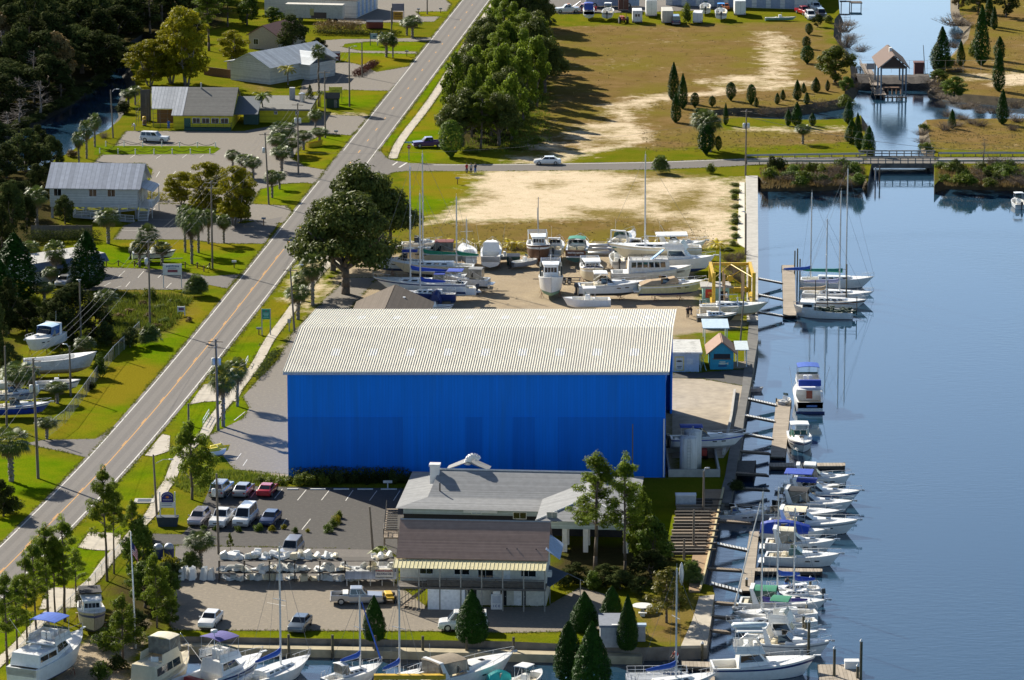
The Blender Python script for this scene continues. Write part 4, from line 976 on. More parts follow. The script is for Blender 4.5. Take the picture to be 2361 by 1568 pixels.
 ('roundcedar',1859,112,84,22,'dark ball shrub on the left canal bank',None),('roundcedar',1861,146,106,34,'larger dark ball shrub on the left canal bank',None),('roundcedar',1865,80,54,20,'dark ball shrub nearer the parked cars',None),('broad',1886,62,32,34,'dark bush below the parked cars',L_DARK),('shrub',1910,52,32,34,'grey green bush at the canal edge',None),('broad',1925,190,106,110,'wide yellow green bush left of the boathouse',L_SHRUB),('shrub',1948,244,210,56,'bright green shrub at the ditch mouth',None),('broad',1950,212,176,50,'bush at the weir',L_BROAD),
 ('cedar',1838,230,184,22,'slim cedar left of the ditch bushes',None),('cedar',1853,214,190,14,'thin grey cedar above the ditch',None),('cedar',1881,212,178,24,'cedar beside the weir bush',None),('cedar',1805,230,206,14,'tiny cedar on the ditch slope',None),('cedar',1792,240,214,14,'leftmost tiny cedar on the ditch slope',None),('cedar',1860,240,212,16,'tiny cedar in the ditch slope middle',None),('cedar',1908,210,184,12,'tiny cedar right of the weir bush',None),('cedar',1837,290,235,28,'dark cedar standing at the ditch water',None),('cedar',1817,290,251,16,'small cedar left of the ditch water cedar',None),('cedar',1873,290,260,18,'small cedar right of the ditch water cedar',None),('cedar',1956,284,231,26,'cedar at the ditch mouth',None),('cedar',1977,324,260,22,'cedar above the bridge corner',None),('cedar',1963,330,274,32,'leafy cedar left of the bridge corner',None),('roundcedar',1981,348,304,24,'round cedar at the bridge corner',None),('cedar',2003,356,290,34,'largest cedar at the bridge corner',None),
 ('sabal',1851,332,284,42,'small cabbage palm on the strip before the bridge',None),('bare',2268,384,318,44,'leafless grey tree beside the bridge road',None),('broad',2165,190,160,60,'green bush right of the weir',L_BROAD),('broad',2200,222,176,80,'large bush on the right canal bank',L_BROAD),('broad',2185,160,128,46,'bush behind the right canal cedar',L_BROAD),('shrub',2130,300,280,36,'pale bush on the right strip tip',None),('shrub',2135,348,322,50,'pale green shrub by the bridge end',None),
 ('shrub',1585,54,2,36,'yellow green bush between the trailers',L_SHRUB),('broad',1243,52,12,40,'light green sapling at the grove end',L_PINE),('scrub',2200,60,28,70,'grey brown bush on the top right bank',None),('scrub',1945,75,40,50,'brown bush leaning over the top canal',None),('scrub',1950,110,70,50,'second brown bush over the canal',None),
 ('broad',2320,40,-30,70,'dark tree in the far right corner',L_DARK),('broad',2255,30,-30,60,'dark tree at the top right bank',L_DARK),('broad',2210,20,-25,50,'bushy tree at the canal top',L_BROWN),
 ]
for k,u,v,t,wd,lb,m in TREES:tree(k,u,v,t,wd,lb,None,m)
for i,u in enumerate([1004,1022,1052,1098,1172,1190,1221,1278,1323,1360,1408,1422,1460,1508,1550,1603,1653]):
 tree('areca',u,574-.3*(i%3),541+3*(i%2),34+6*(i%3),'small bright yellow palm along the boatyard fence','yellow palms along the boatyard fence')
for i,(u,v)in enumerate([(1693,428),(1697,445),(1692,460),(1697,478),(1694,500),(1696,515),(1692,530),(1697,548),(1690,566),(1680,578)]):
 tree('shrub',u,v,v-9-i%3*3,30+i%2*8,'green shrub in the row beside the seawall walkway','shrubs beside the seawall walkway')
for i,(u,v,h)in enumerate([(1678,600,22),(1695,608,26),(1684,622,24),(1700,628,22),(1690,640,22),(1703,650,30),(1697,672,22),(1705,595,22)]):
 tree('scrub',u,v,v-h,40,'brown withered shrub in the bed beside the travel lift','withered shrubs beside the travel lift',L_BROWN)
for i,u in enumerate([690,704,718,732,744]):
 tree('shrub',u,1120-(i%2)*4,1086,36,'tall pale shrub in the hedge left of the blue wall','pale hedge shrubs by the car park')
for i,u in enumerate([600,622,645,668,765,782,800,820,842,862,885,905,925,945]):
 tree('shrub',u,1112+(i%3)*2,1088-(4 if u>700 else-8),34,'shaded shrub in the bed along the blue wall','shrubs along the blue wall',L_DARK if u>700 else L_SHRUB)
for i,(u,v,w_,m)in enumerate([(597,1224,30,L_BROAD),(627,1226,26,L_YEL),(682,1230,22,L_BROAD),(655,1220,20,L_YEL),(755,1228,34,L_BROAD),(768,1218,34,L_SHRUB),(775,1206,30,L_YEL),(548,1226,22,L_BROAD),(498,1224,22,L_BROAD),(470,1222,20,L_BROAD),(710,1228,14,L_YEL),(783,1195,26,L_SHRUB)]):
 tree('shrub',u,v,v-w_*.75,w_,'low planted shrub along the car park island','shrubs on the car park islands',m)
for i,(u,v)in enumerate([(1300,1262),(868,1292),(880,1284),(876,1298)][1:]):
 tree('banana',u,v+2,v-34,44,'bright banana plant beside the wooden back stair','banana plants beside the back stair')
cv=[]
for i in range(34):
 u=RNG.uniform(1760,1985);v=RNG.uniform(388,432);cv.append((u,v))
for i in range(40):
 u=RNG.uniform(2172,2400);v=RNG.uniform(386,430);cv.append((u,v))
for u,v in cv:
 k=RNG.choice(['shrub','shrub','shrub','scrub','shrub','shrub'])
 tree(k,u,v,v-RNG.uniform(16,38),RNG.uniform(34,64),'wild shrub on the causeway bank by the bridge' if k=='shrub' else 'dry scrub on the causeway bank by the bridge','wild shrubs on the causeway bank',RNG.choice([L_SHRUB,L_BROAD,L_BROAD,L_DARK,L_SHRUB])if k=='shrub' else None)
for u,v in[(1990,180),(1985,120),(1962,92),(1975,205),(1958,60),(2148,200),(2160,205),(2175,228),(2200,240),(2225,252),(2245,246),(2262,262),(2220,275),(2240,285),(2185,270),(2205,290),(2290,262),(2320,268),(2345,280),(2340,250),(2210,90),(2225,60),(2205,40),(2200,110),(2195,150),(2205,165),(2335,300),(2180,300),(2260,290),(1800,262),(1760,264),(1890,250),(1930,242),(2125,312),(2128,330),(1985,300),(2150,215)]:
 tree('scrub',u,v,v-RNG.uniform(14,26),RNG.uniform(30,54),'brown scrub on the canal and ditch banks','brown scrub on the canal banks')
for u,v in[(260,690),(285,700),(310,688),(330,705),(300,722),(275,735),(345,735),(372,712),(395,700),(318,745),(290,752),(380,745),(410,702),(255,715),(360,758),(330,765)]:
 tree('shrub',u,v,v-RNG.uniform(9,18),RNG.uniform(24,44),'weedy shrub on the overgrown roadside lot','weeds on the overgrown lot',RNG.choice([L_BROWN,L_SHRUB,L_BROAD]))
def tufts(name,polys,n,h,m,seed):
 """uncountable grass blades"""
 rr=np.random.default_rng(seed);ps=[]
 for q in polys:
  w2=np.array([tuple(p)for p in W2(q)]);lo,hi=w2.min(0),w2.max(0)
  k=n;x=rr.uniform(lo[0],hi[0],k);y=rr.uniform(lo[1],hi[1],k)
  ok=inside(x,y,[tuple(p)for p in w2]);ps.append(np.stack([x[ok],y[ok],np.zeros(ok.sum())],1))
 p=np.concatenate(ps);k=len(p);p=np.repeat(p,5,0);k=len(p)
 p[:,:2]+=rr.normal(size=(k,2))*.25
 a=rr.uniform(0,2*pi,k);hh=h*rr.uniform(.4,1.2,k);w_=.05+.04*rr.random(k)
 d=np.stack([np.cos(a),np.sin(a),np.zeros(k)],1);tip=p+np.stack([np.cos(a+1.5)*.4*hh,np.sin(a+1.5)*.4*hh,hh],1)
 v=np.stack([p-d*w_[:,None],p+d*w_[:,None],tip],1).reshape(-1,3)
 me=bpy.data.meshes.new(name);n3=k
 me.vertices.add(3*n3);me.vertices.foreach_set('co',v.astype(np.float32).ravel())
 me.loops.add(3*n3);me.loops.foreach_set('vertex_index',np.arange(3*n3,dtype=np.int32))
 me.polygons.add(n3);me.polygons.foreach_set('loop_start',(np.arange(n3)*3).astype(np.int32));me.update(calc_edges=True)
 me.materials.append(m);o=bpy.data.objects.new(name,me);COL.objects.link(o)
 return tag(o,None,None,None,'stuff')
tufts('dry_grass',[[(1265,64),(1880,56),(1850,180),(1640,200),(1500,230),(1430,260),(1240,300),(1265,200)],[(1480,300),(1640,300),(1960,304),(1985,340),(1720,350),(1480,350)],[(1480,236),(1700,215),(1880,215),(1960,246),(1650,272),(1560,275)],[(2130,296),(2400,292),(2400,345),(2130,345)],[(2240,100),(2400,60),(2400,240),(2240,230)],
 [(900,515),(1320,508),(1600,490),(1660,560),(1600,575),(940,575)]],500,.16,M('dry_blades',(.34,.26,.10),.95,var=.3),3)
tufts('bank_growth',[[(1755,388),(1990,388),(1985,428),(1760,436)],[(2165,386),(2400,386),(2400,434),(2180,430)]],1400,.7,L_BROWN,4)
tufts('weeds',[[(240,676),(420,684),(440,694),(400,752),(330,790),(240,780)],[(0,660),(90,690),(80,740),(-20,740)],[(100,730),(280,770),(240,800),(100,800)]],2600,.8,L_SHRUB,9)
tufts('weeds',[[(1040,345),(1260,200),(1270,330),(1180,355)],[(380,1108),(520,1085),(660,1100),(660,1122),(490,1120),(460,1150)]],1500,.5,L_SHRUB,12)
def edge_grass():
 """blades creeping over the edges of the paving"""
 rr=np.random.default_rng(21);ps=[]
 for k,(nm,q)in enumerate(SHEETS):
  if nm in('apron','walkway'):continue
  for i in range(len(q)):
   a,b=np.array(q[i]),np.array(q[(i+1)%len(q)]);L=np.linalg.norm(b-a);n=int(L*9)
   if n<1:continue
   t=rr.random(n);p=a+(b-a)*t[:,None]
   p=p[np.sin(p[:,0]*.9+k)+np.sin(p[:,1]*.7)+rr.normal(size=n)*.8>-.5]
   p=p+rr.normal(size=p.shape)*.16;ps.append(np.c_[p,np.full(len(p),k)])
 p=np.concatenate(ps);bad=np.zeros(len(p),bool)
 for k,(nm,q)in enumerate(SHEETS):bad|=inside(p[:,0],p[:,1],q)&(p[:,2]!=k)&(sdist(p[:,0],p[:,1],q)>.35)
 for q in[BT,CT]:bad|=inside(p[:,0],p[:,1],[tuple(x)for x in q])
 p=p[~bad];p=np.repeat(np.c_[p[:,:2],np.zeros(len(p))],4,0);k=len(p);p[:,:2]+=rr.normal(size=(k,2))*.10
 a=rr.uniform(0,2*pi,k);hh=rr.uniform(.06,.17,k)
 d=np.stack([np.cos(a),np.sin(a),np.zeros(k)],1)*.06;tip=p+np.stack([np.cos(a+1.5)*.12,np.sin(a+1.5)*.12,hh],1)
 v=np.stack([p-d,p+d,tip],1).reshape(-1,3);me=bpy.data.meshes.new('edge_grass')
 me.vertices.add(3*k);me.vertices.foreach_set('co',v.astype(np.float32).ravel());me.loops.add(3*k);me.loops.foreach_set('vertex_index',np.arange(3*k,dtype=np.int32))
 me.polygons.add(k);me.polygons.foreach_set('loop_start',(np.arange(k)*3).astype(np.int32));me.update(calc_edges=True)
 me.materials.append(MLEAF('verge_blades',(.09,.14,.01),(.20,.18,.03),.4,.05,.1));o=bpy.data.objects.new('edge_grass',me);COL.objects.link(o);tag(o,kind='stuff')
edge_grass()
# ------------------------------------------------------------------ buildings
SIDING=MW('white_board_siding',(.60,.60,.57),(.42,.42,.41),5,'Z',.6,.12)
PALEB=MW('pale_blue_siding',(.42,.50,.52),(.30,.37,.40),5,'Z',.6,.12)
YELW=MW('yellow_siding',(.58,.50,.03),(.42,.36,.02),4,'Z',.6,.1)
TANW=M('tan_stucco',(.50,.42,.33),.8)
SHBR=MW('brown_shingles',(.36,.245,.195),(.27,.185,.145),6,'Y',.9,.18)
SHBR2=MW('tan_brown_shingles',(.135,.112,.092),(.10,.08,.066),6,'X',.9,.18)
SHGR=MW('grey_shingles',(.28,.285,.29),(.235,.24,.245),5,'Y',.9,.15)
SHDG=MW('dark_grey_shingles',(.19,.185,.17),(.14,.135,.125),5,'Y',.9,.15)
SEAM=MW('standing_seam_roof',(.52,.53,.54),(.30,.31,.33),1.6,'X',.45,.14)
SEAMD=MW('old_seam_roof',(.56,.57,.61),(.40,.41,.45),1.4,'X',.5,.12)
METW=MW('weathered_white_roof',(.55,.58,.60),(.42,.45,.47),1.2,'Y',.5,.08)
REDROOF=M('red_brown_roof',(.26,.13,.10),.8)
FLATR=M('flat_grey_roof',(.40,.39,.37),.9,dirt=(.2,.19,.18,.5))
DOORW=M('white_door',(.86,.86,.85),.5)
TEAL=M('teal_paint',(.02,.28,.36),.6,dirt=(.02,.14,.18,.4))
MINT=M('mint_paint',(.32,.56,.48),.6)
REDS=M('red_sign_paint',(.55,.03,.02),.5)
RAILW=M('grey_wood_rail',(.13,.115,.10),.85,var=.25)
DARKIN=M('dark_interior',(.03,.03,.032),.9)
BLKW=M('grey_block_wall',(.36,.36,.36),.9,var=.12,dirt=(.2,.2,.2,.5))
def slab(mb,a,b,c,d,t=.14,mi=0):
 """roof plane a b c d (counter-clockwise from above) with thickness"""
 n=(Vector(b)-Vector(a)).cross(Vector(d)-Vector(a)).normalized()*t
 mb.hexa([a,b,c,d],[Vector(p)+n for p in(a,b,c,d)],mi)
def roof_gable_x(mb,x0,x1,y0,y1,ze,zr,ov=.4,yr=None):
 yr=(y0+y1)/2 if yr is None else yr
 s0=(zr-ze)/(yr-y0);s1=(zr-ze)/(y1-yr)
 slab(mb,(x0-ov,y0-ov,ze-ov*s0),(x1+ov,y0-ov,ze-ov*s0),(x1+ov,yr,zr),(x0-ov,yr,zr))
 slab(mb,(x0-ov,yr,zr),(x1+ov,yr,zr),(x1+ov,y1+ov,ze-ov*s1),(x0-ov,y1+ov,ze-ov*s1))
def roof_gable_y(mb,x0,x1,y0,y1,ze,zr,ov=.4):
 xr=(x0+x1)/2;s=(zr-ze)/(xr-x0)
 slab(mb,(x0-ov,y0-ov,ze-ov*s),(xr,y0-ov,zr),(xr,y1+ov,zr),(x0-ov,y1+ov,ze-ov*s))
 slab(mb,(xr,y0-ov,zr),(x1+ov,y0-ov,ze-ov*s),(x1+ov,y1+ov,ze-ov*s),(xr,y1+ov,zr))
def roof_hip(mb,x0,x1,y0,y1,ze,zr,ov=.4,ins=None):
 x0-=ov;x1+=ov;y0-=ov;y1+=ov
 yr=(y0+y1)/2;ins=(y1-y0)/2 if ins is None else ins
 A,B,C,D=(x0,y0,ze),(x1,y0,ze),(x1,y1,ze),(x0,y1,ze);E,F=(x0+ins,yr,zr),(x1-ins,yr,zr)
 lo=[(p[0],p[1],ze-.15)for p in(A,B,C,D)]
 mb.add([A,B,C,D,E,F]+lo,[(0,1,5,4),(1,2,5),(2,3,4,5),(3,0,4),(6,7,1,0),(7,8,2,1),(8,9,3,2),(9,6,0,3),(9,8,7,6)])
def window(parent,x0,x1,z0,z1,y=0.0,axis='y',s=-1,fr=WPAINT,gl=GLASS):
 """framed pane on a wall face; axis y faces the viewer, axis x an end wall"""
 mb=MB();t=.07
 def bx(m,a0,a1,b0,b1,d0,d1):
  if axis=='y':m.box(a0,a1,min(y+s*d0,y+s*d1),max(y+s*d0,y+s*d1),b0,b1)
  else:m.box(min(y+s*d0,y+s*d1),max(y+s*d0,y+s*d1),a0,a1,b0,b1)
 for q in((x0-t,x1+t,z0-t,z0),(x0-t,x1+t,z1,z1+t),(x0-t,x0,z0,z1),(x1,x1+t,z0,z1),((x0+x1)/2-.02,(x0+x1)/2+.02,z0,z1)):
  bx(mb,*q,-.02,.05)
 f=mb.build('window',fr,parent)
 mb=MB();bx(mb,x0,x1,z0,z1,-.01,.02);mb.build('pane',gl,f)
 return f
def door(parent,x0,x1,z0,z1,y=0.0,m=DOORW,axis='y',s=-1):
 mb=MB();a,b=sorted((y-s*.02,y+s*.05))
 if axis=='y':mb.box(x0,x1,a,b,z0,z1)
 else:mb.box(a,b,x0,x1,z0,z1)
 d=mb.build('door',m,parent)
 mb=MB();q=y+s*.07
 if axis=='y':mb.ell((x1-.12,q,z0+1.0),(.05,.05,.05),6,4)
 else:mb.ell((q,x1-.12,z0+1.0),(.05,.05,.05),6,4)
 mb.build('handle',STEEL,d)
 return d
def site(name,label,u0,v0,u1,v1,cat='building'):
 a,b=P(u0,v0),P(u1,v1);d=b-a
 r=thing(name,label,cat,a,math.atan2(d.y,d.x))
 return r,d.length
def railing(mb,pts,h=1.0,post=1.6,pick=.0,r=.035):
 """posts, two rails and pickets along a polyline"""
 for a,b in zip(pts[:-1],pts[1:]):
  a,b=Vector(a),Vector(b);L=(b-a).length;n=max(1,int(L/post))
  for i in range(n+1):
   p=a.lerp(b,i/n);mb.tube(p,p+Vector((0,0,h)),r,None,4)
  for hh in(h,h*.5):mb.tube(a+Vector((0,0,hh)),b+Vector((0,0,hh)),r,None,4)
  if pick:
   k=int(L/pick)
   for i in range(k):
    p=a.lerp(b,(i+.5)/k);mb.tube(p+Vector((0,0,.12)),p+Vector((0,0,h)),.018,None,3,caps=False)
# ---- boat sales building with brown roof, porch on two floors
def sales():
 r,W=site('marina_office','two storey marina office with brown shingle roof and cream porch awning',918,1404,1256,1411)
 H1,H2=2.55,4.75;D=9.0;y0=2.2
 def zz(v,y):return ZY(v,r.location.y+y)
 ze=zz(1287,1.6);zr=zz(1200,5.8)
 mb=MB();mb.box(3.2,W,y0,D,0,H1+.02);mb.box(0,W,y0+.01,D,H1+.02,ze+.25)
 for x in(0,W-.2):mb.xprism([(y0,ze+.25),(D,ze+.25),(5.8,zr-.05)],x,x+.2)
 mb.build('wall',M('off_white_wall',(.72,.69,.60),.8,dirt=(.45,.42,.36,.4)),r)
 mb=MB();slab(mb,(-.3,1.4,ze),(W+.25,1.4,ze),(W+.25,5.8,zr),(-.3,5.8,zr));slab(mb,(-.3,5.8,zr),(W+.25,5.8,zr),(W+.25,D+.6,ze+.2),(-.3,D+.6,ze+.2))
 rf=mb.build('roof',SHBR,r)
 for x in(W*.73,W*.80,W*.93):
  m2=MB();m2.tube((x,2.6,ze+.3),(x,2.6,ze+1.1),.06);m2.build('vent_pipe',BLACK,rf)
 m2=MB();m2.tube((-.3,5.8,zr+.17),(W+.25,5.8,zr+.17),.10,None,6);m2.build('ridge_cap',GREYP,rf)
 za=zz(1309,-.3);zb=ze-.03
 mb=MB();slab(mb,(-.5,-.5,za),(W+.1,-.5,za),(W+.1,1.75,zb),(-.5,1.75,zb),.05)
 n=int(W/.42)
 for i in range(n+1):
  x=-.5+(W+.6)*i/n;mb.hexa([(x-.03,-.5,za+.05),(x+.03,-.5,za+.05),(x+.03,1.75,zb+.05),(x-.03,1.75,zb+.05)],[(x-.02,-.5,za+.1),(x+.02,-.5,za+.1),(x+.02,1.75,zb+.1),(x-.02,1.75,zb+.1)])
 mb.build('awning',M('cream_metal_awning',(.66,.60,.36),.5,dirt=(.42,.36,.18,.4)),r)
 mb=MB();mb.box(-.1,W+.1,-.2,y0+.1,H1-.18,H1+.04);mb.build('porch_floor',RAILW,r)
 mb=MB()
 for i in range(8):
  x=i*W/7;mb.box(x-.07,x+.07,-.15,-.01,0,za)
 mb.build('porch_post',M('porch_post_paint',(.32,.30,.26),.8),r)
 mb=MB();railing(mb,[(0,-.12,H1+.04),(W,-.12,H1+.04)],1.0,2.3,.13,.04);mb.box(W*.2,W,-.05,-.02,H1+.15,H1+.85);mb.build('railing',RAILW,r)
 window(r,6.0,7.6,H1+.9,H1+1.9,y0);window(r,8.6,10.2,H1+.6,H1+1.9,y0);window(r,13.3,14.9,H1+.8,H1+1.9,y0);window(r,2.2,3.6,H1+.9,H1+1.8,y0)
 door(r,11.2,12.1,H1+.05,H1+2.05,y0)
 mb=MB();mb.box(3.25,7.3,-.02,y0-.02,.02,H1-.2);gd=mb.build('garage_room',DOORW,r)
 d=door(r,3.95,5.6,.05,2.1,-.03);
 door(r,12.5,13.3,.05,2.1,y0);door(r,10.9,11.7,.05,2.1,y0,DARKIN);door(r,7.5,8.4,.05,2.2,y0,DARKIN);door(r,13.4,13.8,.05,2.1,y0,DARKIN)
 mb=MB()
 for i in range(12):
  mb.box(.2+i*.24,.55+i*.24,.35,1.35,.2*i,.2*i+.06)
 mb.hexa([(.1,.3,0),(3.2,.3,2.5),(3.2,.36,2.5),(.1,.36,0)],[(.1,.3,.25),(3.2,.3,2.75),(3.2,.36,2.75),(.1,.36,.25)])
 mb.build('stair',TEAK,r)
 mb=MB();
 for i in range(9):mb.tube((.05+i*.36,.28,.1),(.05+i*.36,.28,2.4),.03,None,4)
 mb.tube((.2,.28,1.0),(3.2,.28,3.3),.04);mb.build('stair_railing',RAILW,r)
 for i,x in enumerate((W+.01,)):
  window(r,2.8,3.6,H1+.8,H1+2.2,W,'x',1);window(r,4.6,5.4,H1+.8,H1+2.2,W,'x',1)
 z1=zz(1250,4);mb=MB();slab(mb,(W-.05,2.0,z1),(W+1.5,2.0,z1-1.1),(W+1.5,8.5,z1-1.1),(W-.05,8.5,z1),.06);mb.build('side_awning',M('pale_blue_awning',(.36,.46,.62),.6),r)
 mb=MB();mb.box(W-.02,W+.5,3.5,4.3,H1+.4,H1+1.0);mb.build('air_conditioner',WPAINT,r)
 r=thing('wooden_stair','grey wooden stair and landing at the left end of the pier house','stair',P(921,1290))
 mb=MB();mb.box(-1.9,-.15,3.5,6.5,1.5,1.66)
 for i in range(10):mb.box(-1.9+i*.02,-.4,6.5+i*.28,6.85+i*.28,1.66+i*.2,1.72+i*.2)
 for x,y in((-1.85,3.55),(-.25,3.55),(-1.85,6.4),(-.25,6.4)):mb.box(x-.06,x+.06,y-.06,y+.06,0,1.5)
 mb.build('back_landing',TEAK,r)
 mb=MB();railing(mb,[(-.2,3.5,1.66),(-1.9,3.5,1.66),(-1.9,6.5,1.66),(-1.7,9.2,3.6)],1.0,1.5,.16,.04);mb.build('landing_railing',RAILW,r)
 return None
sales()
# ---- grey roofed house on piers behind it
def piers_house():
 r,W=site('pier_house','pale blue house on piers with grey hipped roof and curved roof vent',930,1230,1450,1242)
 Y=r.location.y
 def zz(v,y):return ZY(v,Y+y)
 D=16.0
 ze=zz(1172,-.7);zr=zz(1080,D/2)
 mb=MB();mb.box(0,W,0,D,zz(1225,0)*0+2.4,ze);
 mb.build('wall',PALEB,r)
 mb=MB();yb,zb=2.6,ze+(zr-ze)*.22
 o=.8
 A=[(-o,-o,ze),(W+o,-o,ze),(W+o,D+o,ze),(-o,D+o,ze)]
 B=[(yb,yb,zb),(W-yb,yb,zb),(W-yb,D-yb,zb),(yb,D-yb,zb)]
 E=(3.4,D/2,zr);F=(W-3.4,D/2,zr)
 mb.add(A+B+[E,F],[(0,1,5,4),(1,2,6,5),(2,3,7,6),(3,0,4,7),(4,5,9,8),(5,6,9),(6,7,8,9),(7,4,8),(3,2,1,0)])
 rf=mb.build('roof',SHGR,r)
 mb=MB();mb.tube((3.3,D/2,zr+.03),(W-3.3,D/2,zr+.03),.12,None,6);mb.build('ridge_cap',WPAINT,rf)
 mb=MB();mb.box(2.4,3.5,D/2-1.2,D/2-.2,zb+.5,zr+.6);mb.box(2.3,3.6,D/2-1.3,D/2-.1,zr+.6,zr+.85);mb.build('chimney',WPAINT,rf)
 mb=MB();pts=[(6.6+.9*math.sin(a)*0+.75*(1-math.cos(a)),D/2+1.0,zr+.4+1.0*math.sin(a))for a in np.linspace(0,2.5,9)]
 for(p,q)in zip(pts[:-1],pts[1:]):mb.tube(p,q,.42,.40,8)
 mb.build('roof_duct',WHITE,rf)
 mb=MB();slab(mb,(4.2,D/2+.4,zr-.2),(6.7,D/2+.4,zr+.75),(6.7,D/2+3.5,zr+.6),(4.2,D/2+3.5,zr-.5),.1);slab(mb,(6.7,D/2+.4,zr+.75),(9.2,D/2+.4,zr-.2),(9.2,D/2+3.5,zr-.5),(6.7,D/2+3.5,zr+.6),.1);mb.build('dormer',SHGR,rf)
 mb=MB();mb.tube((3.9,3.8,zb+.4),(3.9,3.8,zb+1.4),.09);mb.build('vent_pipe',BLACK,rf)
 x0,x1=P(1262,1250).x-P(930,1232).x,W+.3
 yw=-6.5;zw=2.75;zt=zz(1190,yw)
 mb=MB();mb.box(x0,x1,yw,0.02,zw,zt);wg=mb.build('wing_wall',PALEB,r)
 mb=MB();o=.7;xm=(x0+x1)/2;zp=zz(1136,yw+5)
 mb.add([(x0-o,yw-o,zt),(x1+o,yw-o,zt),(x1+o,3.5,zt),(x0-o,3.5,zt),(xm,yw+4.6,zp),(xm,8,zp)],[(0,1,4),(1,2,5,4),(3,0,4,5),(3,2,1,0)])
 w2=mb.build('wing_roof',SHGR,r)
 mb=MB()
 for p,q in(((x0-o,yw-o,zt+.04),(xm,yw+4.6,zp+.04)),((x1+o,yw-o,zt+.04),(xm,yw+4.6,zp+.04))):mb.tube(p,q,.10,None,5)
 mb.build('hip_cap',WPAINT,w2)
 mb=MB()
 for x in(x0+.3,x0+2.6,x0+5.0,x1-.3):
  for y in(yw+.3,yw+3.4):mb=MB();mb.box(x-.28,x+.28,y-.28,y+.28,0,zw);mb.build('pier',WPAINT,r)
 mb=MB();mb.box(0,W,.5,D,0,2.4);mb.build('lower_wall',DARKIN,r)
 window(r,x0+.6,x0+1.7,zw+.8,zw+1.9,yw,'y',-1,WPAINT,M('pale_blue_glass',(.10,.16,.2),.1))
 mb=MB();mb.box(W*.27,W*.42,-.7,.02,ze-.35,ze-.05);mb.build('porch_soffit',WPAINT,r)
 window(r,W*.305,W*.345,2.6,ze-.5,0,'y',-1,WPAINT,M('sky_glass',(.18,.34,.55),.1));window(r,W*.49,W*.545,ze-1.1,ze-.4,0)
 return r
piers_house()
